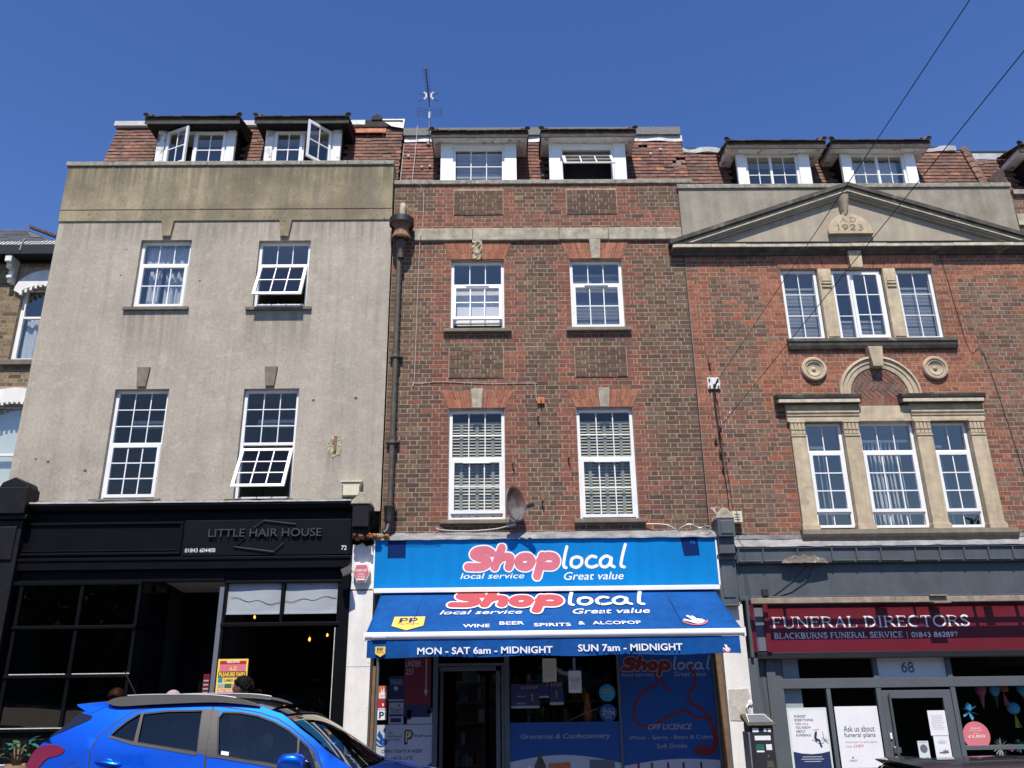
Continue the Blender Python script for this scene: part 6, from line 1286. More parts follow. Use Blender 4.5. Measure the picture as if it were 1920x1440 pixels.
notice('paper_notice', 6.125, 6.35, .70, 1.018, 'paper', 'white sheet with a horse drawn hearse picture low on the funeral shop door', [('printlight', 'w', 'DIGNITY', .35, .65, .84, .87), ('printlight', 'l', .25, .8, .68, .78, 4, .012), ('printgrey', 'p', [(.2, .3), (.3, .36), (.45, .34), (.5, .42), (.6, .38), (.62, .5), (.68, .4), (.8, .42), (.85, .3), (.5, .27)])], 'notice', FY+.02)
notice('sticker', 5.885, 6.04, .69, .958, 'frost', 'pale green NAFD sticker with dark round seal on the funeral shop door', [('printgrey', 'c', .5, .62, .34, .21), ('printlight', 'r', .1, .9, .92, .96), ('printgrey', 'w', 'NAFD', .16, .86, .08, .2, 0)], 'sticker', FY+.02)
roundsticker(6.76, 1.015, .195, .19, 'pink', 'large round coral price sticker on the right funeral shop window', [('Attended', .35, .48, .60, 0), ('funeral plans', .5, .32, .42, 0), ('from', .18, .14, .22, 0), ('£3,850', .62, -.16, .06, .005)], y=FY+.034, mt='lettering')
def fanleaf(x, y, z, n, ln, wd, mat, label, name, cat='decoration', a0=0, a1=2*pi, drop=0):
    b = MB()
    for k in range(n): a = a0+(a1-a0)*k/n; b.leaf((x, y, z), (cos(a), -.25, sin(a)), wd, ln, 0, drop)
    return b.build(name, [mat], label=label, cat=cat)
M['paperblue'] = P('light blue crepe', (.12, .50, .70), .7, .1, 9, .1, 60); M['paperpink'] = P('pink crepe', (.62, .16, .25), .7, .1, 9, .1, 60); M['paperlime'] = P('lime crepe', (.55, .62, .06), .7, .1, 9, .1, 60); M['silver'] = P('silver tinsel', (.45, .48, .45), .4, .2, 20, 0)
b = MB()
for k in range(6): a = pi/2+k*pi/3+.1; b.leaf((6.79, 13.05, 1.335), (cos(a), -.2, sin(a)), .085, .13, 0, 0)
b.build('paper_flower', ['paperblue'], label='pale blue six petalled paper flower in the funeral shop window', cat='decoration')
def cone(x, z0, z1, r, mats, label, nm='paper_cone'):
    b = MB(); zm = z0+(z1-z0)*.6
    b.lathe([(.008, z0), (r*.55, zm), (r, z1-.06), (r*1.05, z1), (r*.4, z1+.02)], x, 13.25, 14); g = b
    for i, fc in enumerate(g.f): g.m[i] = 1 if sum(g.v[k][2] for k in fc)/4 > zm else 0
    b.build(nm, mats, label=label, cat='decoration')
cone(7.12, 1.37, 1.66, .075, ['paperpink', 'paperpink'], 'pink paper ice cream cone hanging highest at the left'); cone(7.33, 1.37, 1.66, .07, ['leaf', 'paperblue'], 'green and blue paper cone hanging at the window top'); cone(7.78, 1.36, 1.66, .1, ['orange', 'paperblue'], 'big blue and orange paper cone at the right edge of the photo')
b = MB(); b.lathe([(.01, 1.59), (.05, 1.6), (.06, 1.64), (.05, 1.68)], 7.45, 13.2, 12); b.build('paper_ball', ['orange'], label='small orange paper ball at the top of the funeral shop window', cat='decoration')
b = MB(); rr = random.Random(8)
for k in range(12): b.tube([(7.43, 13.2, 1.58), (7.45+rr.uniform(-.04, .05), 13.2, 1.40)], .006, 4)
b.build('tassel', ['paperpink'], label='pink paper tassel beside the green cone', cat='decoration')
t = thing('honeycomb_ball', 'turquoise honeycomb paper ball with lime tassel hanging in the window', 'decoration', (7.56, 13.25, 1.1)); b = MB()
b.grid(lambda u, v: (7.56+.085*(1+.05*sin(u*2*pi*16))*sin(pi*v)*cos(2*pi*u), 13.25+.085*(1+.05*sin(u*2*pi*16))*sin(pi*v)*sin(2*pi*u), 1.365+.085*cos(pi*v)), 96, 12, cu=True); b.build('ball', ['paperblue'], t); b = MB()
for k in range(14): b.tube([(7.57, 13.25, 1.27), (7.58+rr.uniform(-.04, .05), 13.25+rr.uniform(-.03, .03), 1.10)], .007, 4)
b.build('tassel', ['paperlime'], t); b = MB(); b.tube([(7.56, 13.25, 1.45), (7.56, 13.25, 1.7)], .002, 4); b.build('string', ['cable'], t)
fanleaf(7.2, 13.15, .84, 16, .14, .03, 'silver', 'silver tinsel fan standing on the funeral shop window ledge', 'tinsel_fan'); fanleaf(7.47, 13.15, .86, 12, .1, .05, 'leafteal', 'green teal paper flower in the window ledge row', 'paper_flower'); fanleaf(7.35, 13.12, .84, 10, .06, .04, 'paperpink', 'small pink paper flower between silver fan and green flower', 'paper_flower'); fanleaf(7.6, 13.12, .87, 10, .06, .05, 'pink', 'coral paper flower at the right end of the ledge row', 'paper_flower'); fanleaf(7.62, 13.1, .64, 12, .08, .06, 'paperpink', 'pink paper pom pom low in the corner of the window', 'pom_pom')
# ================================================================== pipes, dish, aerial, wires
t = thing('downpipe', 'brown cast iron downpipe with rusty bell hopper between render and brickwork', 'drainpipe', (-1.72, 12.7, 4.0)); px, py = -1.725, 12.66
f = MB(); f.tube([(px, py, 8.95), (px, py, 4.28)], .042, 12); f.build('pipe', ['iron'], t, smooth=40)
for z in (6.87, 5.42, 4.32): 
    f = MB(); f.lathe([(.044, z-.06), (.062, z-.055), (.062, z-.02), (.056, z), (.062, z+.02), (.062, z+.06), (.044, z+.065)], px, py, 14); f.box(px-.1, px+.1, py+.05, D, z-.02, z+.02); f.build('collar', ['iron'], t, smooth=40)
f = MB(); hy = 12.62; f.lathe([(.13, 8.99), (.165, 8.985), (.165, 9.01), (.14, 9.05), (.125, 9.15), (.12, 9.22), (.13, 9.24), (.19, 9.27), (.2, 9.34), (.19, 9.36), (.1, 9.33)], -1.70, hy, 24); f.build('hopper', ['rusty'], t, smooth=35)
f = MB(); f.lathe([(.2, 9.24), (.212, 9.25), (.212, 9.36), (.19, 9.37), (.19, 9.25)], -1.70, hy, 24); f.build('hopper_rim', ['ironblack'], t, smooth=35)
f = MB(); f.lathe([(.12, 8.985), (.06, 8.99), (.085, 8.9), (.075, 8.84), (.055, 8.78), (.05, 8.70), (.05, 8.62)], -1.70, hy+.01, 18); f.build('outlet', ['iron'], t, smooth=35)
f = MB(); f.tube([(-1.70, D, 9.66), (-1.70, hy+.09, 9.70), (-1.70, hy+.06, 9.62), (-1.70, hy+.05, 9.36)], .052, 12); f.build('spout', ['palestone'], t, smooth=40)
f = MB(); f.lathe([(.05, 4.02), (.055, 4.1), (.07, 4.14), (.06, 4.17), (.085, 4.33), (.09, 4.36), (.07, 4.36)], px, py-.02, 16); f.tube([(px, py-.02, 4.1), (px-.02, py-.06, 3.98), (px-.06, py-.08, 3.94)], .05, 12); f.build('shoe', ['ironblack'], t, smooth=40)

t = thing('satellite_dish', 'rust stained oval satellite dish on an arm above the blue sign', 'satellite dish', (.26, 12.7, 4.1))
n_ = Vector((.74, -.64, .10)).normalized(); uu = Vector((0, 0, 1)).cross(n_).normalized(); vv = n_.cross(uu); cc = Vector((.20, 12.45, 4.35)); rx, rz = .22, .275
f = MB(); f.grid(lambda u, v: cc+uu*(rx*v*cos(2*pi*u))+vv*(rz*v*sin(2*pi*u))+n_*(.075*(v*v-1)), 40, 8, cu=True); f.grid(lambda u, v: cc+uu*((rx+.006*sin(pi*v))*cos(2*pi*u))+vv*((rz+.006*sin(pi*v))*sin(2*pi*u))-n_*(.022*v-.004), 40, 3, cu=True); o = f.build('reflector', ['rustdish'], t, smooth=50)
o.modifiers.new('thickness', 'SOLIDIFY').thickness = .006
f = MB(); e = cc+n_*.3-vv*.1; f.tube([cc-vv*(rz-.03)-n_*.02, e], .012, 8); f.build('arm', ['galv'], t)
f = MB(); f.tube([e+n_*.03, e-n_*.0, e-n_*.07, e-n_*.075], [.03, .034, .034, .018], 12); f.tube([e-n_*.09, e-n_*.075], .022, 12); f.build('receiver', ['plastic'], t, smooth=40)
f = MB(); f.tube([cc-n_*.08, cc-n_*.12+Vector((0, .1, -.1)), Vector((.12, 12.78, 4.12))], .018, 8); f.box(.05, .2, 12.76, 12.8, 4.05, 4.2); f.build('mount', ['galv'], t)
b = MB(); b.tube([tuple(a) for a in catmull([(.2, 12.5, 4.05), (.1, 12.5, 4.03), (-.1, 12.55, 3.99), (-.5, 12.6, 3.97), (-.9, 12.68, 4.0), (-1.02, 12.72, 4.04)], 6)], .009, 6); b.build('dish_cable', ['cablewhite'], label='pale cable sagging under the sill from the satellite dish', cat='cable')
b = MB(); b.tube([tuple(a) for a in catmull([(-1.02, 12.75, 3.95), (-1.0, 12.74, 4.05), (-.9, 12.74, 4.03)], 5)], .007, 5); b.tube([tuple(a) for a in catmull([(2.2, 12.76, 4.08), (2.5, 12.7, 4.05), (2.62, 12.66, 3.97), (2.7, 12.7, 3.95)], 5)], .008, 5); b.tube([tuple(a) for a in catmull([(2.7, 12.75, 4.0), (2.85, 12.72, 4.06), (3.0, 12.7, 4.0), (3.1, 12.66, 4.02), (3.15, 12.6, 3.98), (3.05, 12.55, 3.93), (2.95, 12.6, 3.96)], 5)], .008, 6); b.build('loose_cable', ['galv'], label='loose grey cables bunched on the lead above the blue sign', cat='cable')
b = MB(); b.tube([tuple(a) for a in catmull([(-1.6, 13.6, 12.05), (-1.6, 13.5, 11.6), (-1.62, 13.2, 10.5), (-1.66, 13.1, 10.3), (-1.50, 12.72, 10.18), (-1.36, 12.78, 10.0), (-1.36, 12.78, 9.3), (-1.38, 12.72, 9.1), (-1.40, 12.785, 8.9), (-1.42, 12.785, 6.6), (-1.41, 12.785, 6.42), (-1.0, 12.785, 6.44), (-.2, 12.785, 6.40), (.5, 12.785, 6.40), (.55, 12.785, 6.36), (.56, 12.785, 6.12), (.62, 12.77, 6.06)], 6)], .0045, 5); b.build('aerial_cable', ['cablewhite'], label='thin pale cable running from the roof down the brickwork to the orange box', cat='cable')
t = thing('socket_box', 'small orange box on the brickwork between the first floor windows', 'box', (.63, 12.75, 6.05)); f = MB(); f.box(.575, .69, 12.755, 12.8, 6.04, 6.145); f.build('box', ['orange'], t, bevel=.006); f = MB(); f.tube([(.63, 12.75, 6.11), (.635, 12.73, 6.08), (.635, 12.74, 6.03)], .008, 6); f.build('gland', ['plastic'], t)
for x, z, lb in ((.585, 5.86, 'rusty iron tie below the orange box on the brickwork'), (.17, 5.1, 'rusty iron tie just right of the left first floor window frame'), (1.05, 5.18, 'rusty iron tie just left of the right first floor window frame'), (3.42, 6.75, 'rusty iron tie above the white cable bracket'), (.62, 4.5, 'rusty iron ties right of the satellite dish')):
    b = MB(); b.box(x-.018, x+.018, 12.74, 12.79, z-.03, z+.07); b.tube([(x, 12.76, z), (x+.006, 12.75, z-.05), (x+.012, 12.755, z-.14)], .008, 5); b.ellip(x, 12.745, z-.04, .022, .015, .03, 8, 6); b.build('wall_tie', ['rusty'], label=lb, cat='iron tie', group='iron ties in the brickwork')
t = thing('tv_aerial', 'television aerial with grid reflector on a pole above the tiled roof', 'aerial', (-1.39, 13.9, 11.9)); ax = -1.393
f = MB(); f.tube([(ax, 13.9, 11.95), (ax, 13.9, 12.82)], .017, 8); f.build('pole', ['galv'], t)
f = MB(); f.tube([(ax, 13.98, 12.72), (ax, 12.86, 12.80)], .012, 6); 
for k in range(11): y = 13.45-.058*k; z = 12.72+(13.98-y)*.0714; w_ = .06 if k < 9 else .075; f.tube([(ax-w_, y, z), (ax+w_, y, z)], .0045, 4)
for s in (-1, 1): f.tube([(ax+s*.02, 13.62, 12.76), (ax+s*.2, 13.62, 12.84)], .006, 4); f.tube([(ax+s*.02, 13.62, 12.74), (ax+s*.2, 13.62, 12.64)], .008, 4)
f.build('boom', ['iron'], t)
f = MB()
for s in (-1, 1): f.tube([(ax+s*.10, 13.6, 12.83), (ax+s*.055, 13.6, 12.80), (ax+s*.045, 13.6, 12.72), (ax+s*.09, 13.6, 12.67)], .02, 6)
f.box(ax-.02, ax+.02, 13.88, 13.92, 12.45, 12.6); f.build('dipole', ['aluwhite'], t)
f = MB()
for s in (-1, 1):
    for k in range(6): q = k/5; f.tube([(ax+s*.03, 13.93, 12.50+.2*q), (ax+s*.235, 13.89-.0*q, 12.50+.2*q)], .0035, 4)
    f.tube([(ax+s*.235, 13.89, 12.49), (ax+s*.24, 13.87, 12.71)], .006, 4)
f.build('reflector_grid', ['iron'], t)
# two overhead wires and their wall brackets
t = thing('wire_bracket', 'white plate with hooks anchoring an overhead wire to the orange brickwork', 'bracket', (3.45, 12.75, 6.27)); f = MB(); f.box(3.355, 3.555, 12.765, 12.8, 6.27, 6.465); f.build('plate', ['oldpaint'], t, bevel=.004); f = MB()
for dx in (-.07, .07):
    for dz in (-.06, .06): f.box(3.455+dx-.012, 3.455+dx+.012, 12.745, 12.765, 6.37+dz-.03, 6.37+dz+.01)
f.tube([(3.455, 12.77, 6.34), (3.46, 12.68, 6.31), (3.48, 12.6, 6.36)], .016, 8); f.ellip(3.455, 12.73, 6.30, .03, .03, .03, 8, 6); f.build('hook', ['iron'], t)
t = thing('wire_bracket', 'small iron bracket with pale insulators holding the lower overhead wire', 'bracket', (3.47, 12.75, 5.5)); f = MB(); f.tube([(3.47, 12.8, 5.60), (3.47, 12.66, 5.60)], .018, 8); f.ellip(3.47, 12.72, 5.56, .03, .03, .05, 8, 6); f.ellip(3.40, 12.76, 5.42, .022, .02, .05, 8, 6); f.build('bolt', ['iron'], t); f = MB(); f.ellip(3.52, 12.5, 5.68, .014, .02, .016, 8, 6); f.ellip(3.56, 12.4, 5.74, .016, .02, .018, 8, 6); f.build('insulator', ['aluwhite'], t)
def wire(p0, d, Y1, lb, r=.0045):
    A = Vector(p0); B = Vector((d[0]*Y1, Y1, d[1]*Y1+EYE)); B2_ = A+(B-A)*2.6
    b = MB(); b.tube([A+(B2_-A)*(k/24)-Vector((0, 0, .0))*0 for k in range(25)], r, 6); b.build('overhead_wire', ['cable'], label=lb, cat='wire')
wire((3.48, 12.6, 6.36), (.724, .984), 5.0, 'upper overhead wire rising from the white bracket to the top of the sky'); wire((3.49, 12.6, 5.62), (.787, .887), 5.0, 'lower overhead wire rising from the small insulator bracket to the right edge')
b = MB(); b.tube([(3.44, 12.775, 6.27), (3.445, 12.77, 6.0), (3.46, 12.77, 5.6), (3.47, 12.77, 5.3), (3.475, 12.77, 5.0)], .013, 6); b.tube([(3.475, 12.77, 5.0), (3.50, 12.775, 4.6), (3.505, 12.775, 4.2)], .006, 5); b.ellip(3.455, 12.76, 5.2, .025, .02, .06, 8, 6); b.ellip(3.47, 12.76, 4.95, .02, .02, .05, 8, 6); b.build('wall_cable', ['cable'], label='black cable dropping down the brickwork below the two wire brackets', cat='cable')
t = thing('cable_box', 'cream cable box with vents on brickwork beside the stone capped console', 'junction box', (3.58, 12.7, 4.06)); f = MB(); f.box(3.505, 3.66, 12.66, 12.8, 4.07, 4.24); f.build('box', ['cream'], t, bevel=.006); f = MB()
for k in range(3): f.box(3.54, 3.62, 12.655, 12.66, 4.11+k*.04, 4.117+k*.04)
f.build('vent', ['iron'], t)
b = MB(); b.tube([(3.17, 12.55, 4.27), (3.25, 12.6, 4.17)], .018, 8); b.tube([tuple(a) for a in catmull([(3.24, 12.6, 4.2), (3.25, 12.7, 4.3), (3.35, 12.76, 4.32), (3.42, 12.77, 4.25), (3.45, 12.77, 4.2)], 4)], .007, 5); b.build('cable_duct', ['cablewhite'], label='short pale pipe with cable poking up beside the stone cap', cat='pipe')
b = MB(); b.tube([tuple(a) for a in catmull([(7.62, 12.785, 8.7), (7.7, 12.785, 7.6), (7.78, 12.785, 6.9), (7.95, 12.785, 6.95), (8.05, 12.785, 6.5), (8.2, 12.785, 5.0), (8.25, 12.785, 4.1)], 6)], .004, 5); b.build('wall_cable', ['cable'], label='thin dark cable down the brickwork right of the stone window groups', cat='cable')
b = MB(); rr = random.Random(14)
for k in range(9): b.leaf((-7.93+rr.uniform(-.05, .05), 13.2, 4.75), (rr.uniform(-.6, .5), rr.uniform(-.5, .3), 1), .06, rr.uniform(.1, .2), 0, .15)
b.build('leafy_plant', ['leaf'], label='green leaves peeping above the black console at the left edge', cat='plant')

# ================================================================== parking pay machine
t = thing('parking_machine', 'grey parking ticket machine with small solar panel on the pavement', 'parking machine', (3.42, 12.0, zp(3.42)))
zb = zp(3.42); MX0, MX1, MY = 3.25, 3.57, 11.98
f = MB(); f.box(MX0, MX1, MY, MY+.26, zb, 1.26); f.box(MX0+.03, MX1-.03, MY-.012, MY, .35, 1.2); f.build('cabinet', ['plastic'], t, bevel=.015)
f = MB(); f.box(MX0-.02, MX0-.001, MY-.02, MY+.28, zb+.02, 1.15); f.build('side_trim', ['galv'], t, bevel=.008)
f = MB(); f.profx([(MY-.05, 1.25), (MY+.28, 1.37), (MY+.28, 1.30), (MY-.05, 1.225)], MX0-.03, MX1+.03); o = f.build('hood', ['iron'], t, bevel=.008)
f = MB(); f.face([(MX0+.02, MY-.02, 1.268), (MX1-.02, MY-.02, 1.268), (MX1-.04, MY+.22, 1.355), (MX0+.04, MY+.22, 1.355)]); f.build('solar_panel', ['printgrey'], o)
f = MB()
for a, c in ((MX0+.005, MX0+.04), (MX1-.005, MX1-.04)): f.tube([(a, MY-.02, 1.272), (c, MY+.22, 1.36)], .006, 5)
f.tube([(MX0+.04, MY+.22, 1.36), (MX1-.04, MY+.22, 1.36)], .006, 5); f.build('panel_edge', ['aluwhite'], o)
fn = flat(MY-.012); f = MB(); rect(f, MX0+.04, MX0+.12, 1.15, 1.20, fn); rect(f, MX0+.19, MX0+.225, 1.155, 1.195, fn, lift=.002); rect(f, MX1-.075, MX1-.035, 1.15, 1.195, fn, lift=.002); rect(f, MX0+.06, MX1-.05, 1.05, 1.105, fn); rect(f, MX0+.20, MX1-.045, .93, 1.0, fn); rect(f, MX0+.07, MX0+.17, .905, .925, fn); f.build('instruction_plate', ['paper'], t)
f = MB(); rect(f, MX0+.18, MX1-.075, 1.15, 1.2, fn); f.build('green_label', ['leaf'], t); f = MB(); rect(f, MX0+.065, MX0+.17, .935, 1.0, fn); f.build('screen', ['leafteal'], t)
f = MB(); f.disc([(.03, 0), (.03, .012), (.02, .014), (.012, .004), (0, .004)], MX0+.13, .66, MY-.012, 18); f.build('coin_slot', ['yellow'], t); f = MB(); rect(f, MX0+.19, MX1-.04, .72, .8, fn); circ(f, MX0+.22, .86, .014, .02, fn); f.build('card_slot', ['iron'], t)

# ================================================================== parked cars
YC = 9.12
def hw(z): return .89-.022*max(0, sin(pi*min(1, max(0, (z-.62)/.5))))-.08*min(1, max(0, (z-.95)/.2))-.20*min(1, max(0, (z-1.15)/.5))**1.3-.05*max(0, (.5-z))
def inside(p, poly_):
    x, y = p; c = False; n = len(poly_)
    for i in range(n):
        x1, y1 = poly_[i]; x2, y2 = poly_[(i+1) % n]
        if (y1 > y) != (y2 > y) and x < (x2-x1)*(y-y1)/(y2-y1)+x1: c = not c
    return c
def resamp(pl, sp):
    out = []
    for i in range(len(pl)):
        a, b = Vector(pl[i]), Vector(pl[(i+1) % len(pl)]); n = max(1, int((b-a).length/sp))
        out += [tuple(a+(b-a)*k/n) for k in range(n)]
    return out
def patch(mb, outline, surf, holes=(), sp=.07, m=0):
    # fill a 2-D outline (with holes) by a fine triangulation laid on the body surface
    ou = resamp(outline, sp); hs = [resamp(h, sp) for h in holes]; pts = [Vector(p) for p in ou]; ed = [(i, (i+1) % len(ou)) for i in range(len(ou))]
    for h in hs: n = len(pts); pts += [Vector(p) for p in h]; ed += [(n+i, n+(i+1) % len(h)) for i in range(len(h))]
    xs = [p[0] for p in ou]; zs = [p[1] for p in ou]; x = min(xs)
    while x < max(xs):
        z = min(zs)
        while z < max(zs):
            if inside((x, z), ou) and not any(inside((x, z), h) for h in hs) and min((Vector((x, z))-p).length for p in pts[:len(ou)+sum(len(h) for h in hs)]) > sp*.5: pts.append(Vector((x, z)))
            z += sp
        x += sp
    v, e, fc, *_ = delaunay_2d_cdt(pts, ed, [], 0, 1e-6); n = len(mb.v); mb.v += [tuple(surf(p.x, p.y)) for p in v]
    for t_ in fc:
        c = ((v[t_[0]].x+v[t_[1]].x+v[t_[2]].x)/3, (v[t_[0]].y+v[t_[1]].y+v[t_[2]].y)/3)
        if inside(c, ou) and not any(inside(c, h) for h in hs): mb.f.append(tuple(n+i for i in t_)); mb.m.append(m); mb.c.append((1, 1, 1))
def smoothline(pl, k=4): return [(a.x, a.y) for a in catmull(pl, k)]
SIDE_TOP = smoothline([(-4.34, 1.10), (-4.30, 1.25), (-4.217, 1.345), (-4.143, 1.391)], 3)+[(-4.08, 1.47), (-3.97, 1.578)]+smoothline([(-3.90, 1.60), (-3.745, 1.632), (-3.3, 1.648), (-2.76, 1.658), (-2.46, 1.638), (-2.3, 1.605), (-2.171, 1.565), (-2.059, 1.525), (-1.893, 1.41), (-1.757, 1.324), (-1.643, 1.236), (-1.516, 1.16), (-1.38, 1.08)], 3)+smoothline([(-1.25, 1.035), (-.9, .965), (-.55, .87), (-.33, .74), (-.24, .55)], 3)
def wheelarch(cx, r, z0): return [(cx+r*cos(pi*k/10), z0+r*sin(pi*k/10)) for k in range(11)]
WR, WF, WZ, WRAD = -3.56, -1.02, .36, .34
RD = [(-3.76, 1.113), (-3.784, 1.249), (-3.747, 1.367), (-3.656, 1.459), (-3.492, 1.581), (-3.296, 1.612), (-2.756, 1.622), (-2.72, 1.194), (-2.70, .8), (-2.70, .42), (-3.12, .42), (-3.16, .6), (-3.3, .78), (-3.5, .84), (-3.68, .95)]
FD = [(-2.748, 1.622), (-2.479, 1.584), (-2.295, 1.553), (-2.12, 1.50), (-1.98, 1.425), (-1.87, 1.35), (-1.72, 1.235), (-1.655, 1.1), (-1.60, .9), (-1.57, .42), (-2.69, .42), (-2.69, .8), (-2.71, 1.194)]
G1 = [(-3.64, 1.375), (-3.588, 1.435), (-3.518, 1.498), (-3.433, 1.555), (-3.181, 1.578), (-2.84, 1.58), (-2.80, 1.226), (-3.404, 1.318), (-3.62, 1.36)]
G2 = [(-2.675, 1.515), (-2.645, 1.563), (-2.475, 1.556), (-2.312, 1.528), (-2.145, 1.472), (-1.998, 1.402), (-1.90, 1.335), (-1.80, 1.262), (-1.735, 1.20), (-1.70, 1.065), (-2.0, 1.103), (-2.61, 1.20)]
def make_car(root, dx, paint, roofm, rails=True):
    zof = lambda x: -.08*dx-(.0 if rails else .02)                      # stands on the same sloping road
    def sd(sgn, off=0): return lambda x, z: (x+dx, YC+sgn*(hw(z)*(1-.05*abs((x+2.3)/2.1)**4)+off), z+zof(x))
    low = [(-.26, .32), (WF+.42, .25)]+wheelarch(WF, .40, WZ-.03)+[(WF-.42, .25), (WR+.42, .25)]+wheelarch(WR, .40, WZ-.03)+[(WR-.42, .28), (-4.3, .36), (-4.37, .62)]
    outline = SIDE_TOP+low; body = MB(); lamp = smoothline([(-4.335, 1.11), (-4.318, 1.21), (-4.274, 1.282), (-4.193, 1.305), (-4.098, 1.298), (-4.016, 1.262), (-4.06, 1.216), (-4.145, 1.199), (-4.185, 1.163), (-4.215, 1.11)], 3)
    kids = []
    for sgn in (-1, 1):
        patch(body, outline, sd(sgn), [RD, FD], .075)
        patch(body, outline, sd(sgn, -.035), [G1, G2], .15, 1)
        for nm, dr, gl_ in (('rear_door', RD, G1), ('front_door', FD, G2)):
            d_ = MB(); patch(d_, [(p[0]*.9985+(-.0035 if nm == 'rear_door' else -.0035), p[1]) for p in dr], sd(sgn), [gl_], .06)
            g_ = MB(); patch(g_, gl_, sd(sgn, -.014), [], .1)
            tr = MB(); ribbon(tr, resamp(gl_, .05), .016, lambda x, z, l=0: sd(sgn, .002+l)(x, z), closed=True)
            h_ = MB(); hx = -3.59 if nm == 'rear_door' else -2.5; hz = 1.165 if nm == 'rear_door' else 1.06
            for a, c, w_, o_ in ((-.125, .125, .026, .042), (-.06, .06, .036, .014)):
                h_.grid(lambda u, v: sd(sgn, .004+(o_)*sin(pi*min(1, max(0, u)))**.6*(.5+.5*sin(pi*v)))(hx+a+(c-a)*u, hz-.03*u+w_*(v-.5)*2*(sin(pi*(.06+.88*u))**.5)), 16, 8)
            sm = MB(); ribbon(sm, resamp(dr, .06), .011, lambda x, z, l=0: sd(sgn, .0012+l*.2)(x, z), closed=True); sm.build('door_seam', ['cable'], root)
            kids.append((nm, d_, g_, tr, h_, sgn))
        # dark pillar covers
    def loft(mb, lines, n=10, bulge=None, m=0):       # lines: list of (x, z, half width factor off) across the car
        for (x0, z0), (x1, z1) in zip(lines, lines[1:]):
            def g(u, v):
                x, z = x0+(x1-x0)*v, z0+(z1-z0)*v; y = -1+2*u; k = 1-y*y; bx, bz = bulge if bulge else (0, 0)
                yy = hw(z)*(1-.05*abs((x+2.3)/2.1)**4)*y; return (x+dx+bx*k, YC+yy, z+zof(x)+bz*k)
            mb.grid(g, n, 2, m)
    roofline = smoothline([(-3.97, 1.60), (-3.745, 1.632), (-3.3, 1.648), (-2.76, 1.658), (-2.46, 1.638), (-2.3, 1.605), (-2.2, 1.575)], 3)
    loft(body, [(-.24, .55), (-.33, .76), (-.55, .87), (-.9, .965), (-1.25, 1.035), (-1.36, 1.055)], 12, (.14, .015))
    loft(body, [(-.24, .55), (-.26, .32)], 12, (.14, 0)); loft(body, [(-4.3, .36), (-4.37, .62), (-4.34, 1.10), (-4.30, 1.25), (-4.217, 1.345), (-4.16, 1.385)], 12, (-.14, 0))
    o = body.build('body', [paint, 'plastic'], root, smooth=35)
    rf = MB(); loft(rf, roofline, 12, (0, .03)); rf.build('roof', [roofm], root, smooth=True)
    ws = MB(); loft(ws, [(-2.2, 1.575), (-2.0, 1.50), (-1.8, 1.375), (-1.6, 1.235), (-1.36, 1.065)], 12, (.10, .01)); ws.build('windscreen', ['screenglass'], root, smooth=True)
    rs = MB(); loft(rs, [(-4.16, 1.39), (-4.08, 1.47), (-3.95, 1.60)], 12, (-.10, 0)); rs.build('rear_screen', ['cardark'], root, smooth=True)
    sp_ = MB(); loft(sp_, [(-4.05, 1.645), (-3.74, 1.668)], 12, (-.05, .02)); loft(sp_, [(-4.05, 1.645), (-4.035, 1.63)], 12, (-.05, .02)); loft(sp_, [(-4.035, 1.63), (-3.9, 1.57)], 12, (-.05, .02))
    for sgn in (-1, 1): patch(sp_, [(-4.05, 1.645), (-4.035, 1.63), (-3.9, 1.565), (-3.74, 1.628), (-3.74, 1.668)], sd(sgn, .004), [], .06)
    for sgn in (-1, 1):
        wd = MB(); patch(wd, [(-4.20, 1.372), (-4.10, 1.46), (-3.99, 1.575), (-3.862, 1.545), (-3.875, 1.512), (-4.02, 1.447), (-4.143, 1.393)], sd(sgn, .005), [], .05); wd.build('rear_quarter_trim', ['carblackroof'], root, smooth=True)
    sp_.build('spoiler', [paint], root, smooth=35)
    bm = MB(); loft(bm, [(-4.3, .36), (-4.33, .45)], 10, (-.15, 0)); bm.build('bumper', ['plastic'], root)
    for nm, d_, g_, tr, h_, sgn in kids:
        dd = d_.build(nm, [paint], root, smooth=True); g_.build('window', ['carglass' if nm == 'front_door' else 'cardark'], dd, smooth=True); tr.build('trim', ['cable'], dd); h_.build('handle', [paint], dd, smooth=True)
        pm = MB()
        if nm == 'rear_door': patch(pm, [(-2.845, 1.592), (-2.7535, 1.592), (-2.7195, 1.20), (-2.80, 1.22)], sd(sgn, .003), [], .05); patch(pm, [(-3.412, 1.566), (-3.388, 1.566), (-3.366, 1.31), (-3.404, 1.316)], sd(sgn, .0035), [], .05)
        else:
            patch(pm, [(-2.7505, 1.592), (-2.67, 1.58), (-2.682, 1.515), (-2.615, 1.196), (-2.7155, 1.196)], sd(sgn, .003), [], .05); patch(pm, [(-1.905, 1.345), (-1.885, 1.33), (-1.86, 1.085), (-1.885, 1.09)], sd(sgn, .0035), [], .05)
            patch(pm, [(-1.80, 1.262), (-1.735, 1.20), (-1.66, 1.08), (-1.69, 1.06), (-1.735, 1.15)], sd(sgn, .004), [], .05)
        pm.build('pillar_cover', ['pillar'], dd)
        sg_ = MB(); gl_ = G1 if nm == 'rear_door' else G2
        ribbon(sg_, ([(-3.64, 1.368), (-3.404, 1.306), (-2.81, 1.213)] if nm == 'rear_door' else [(-2.70, 1.196), (-2.61, 1.19), (-2.0, 1.092), (-1.70, 1.056)]), .022, lambda x, z, l=0: sd(sgn, .006+l)(x, z)); sg_.build('sill_trim', ['pillar'], dd)
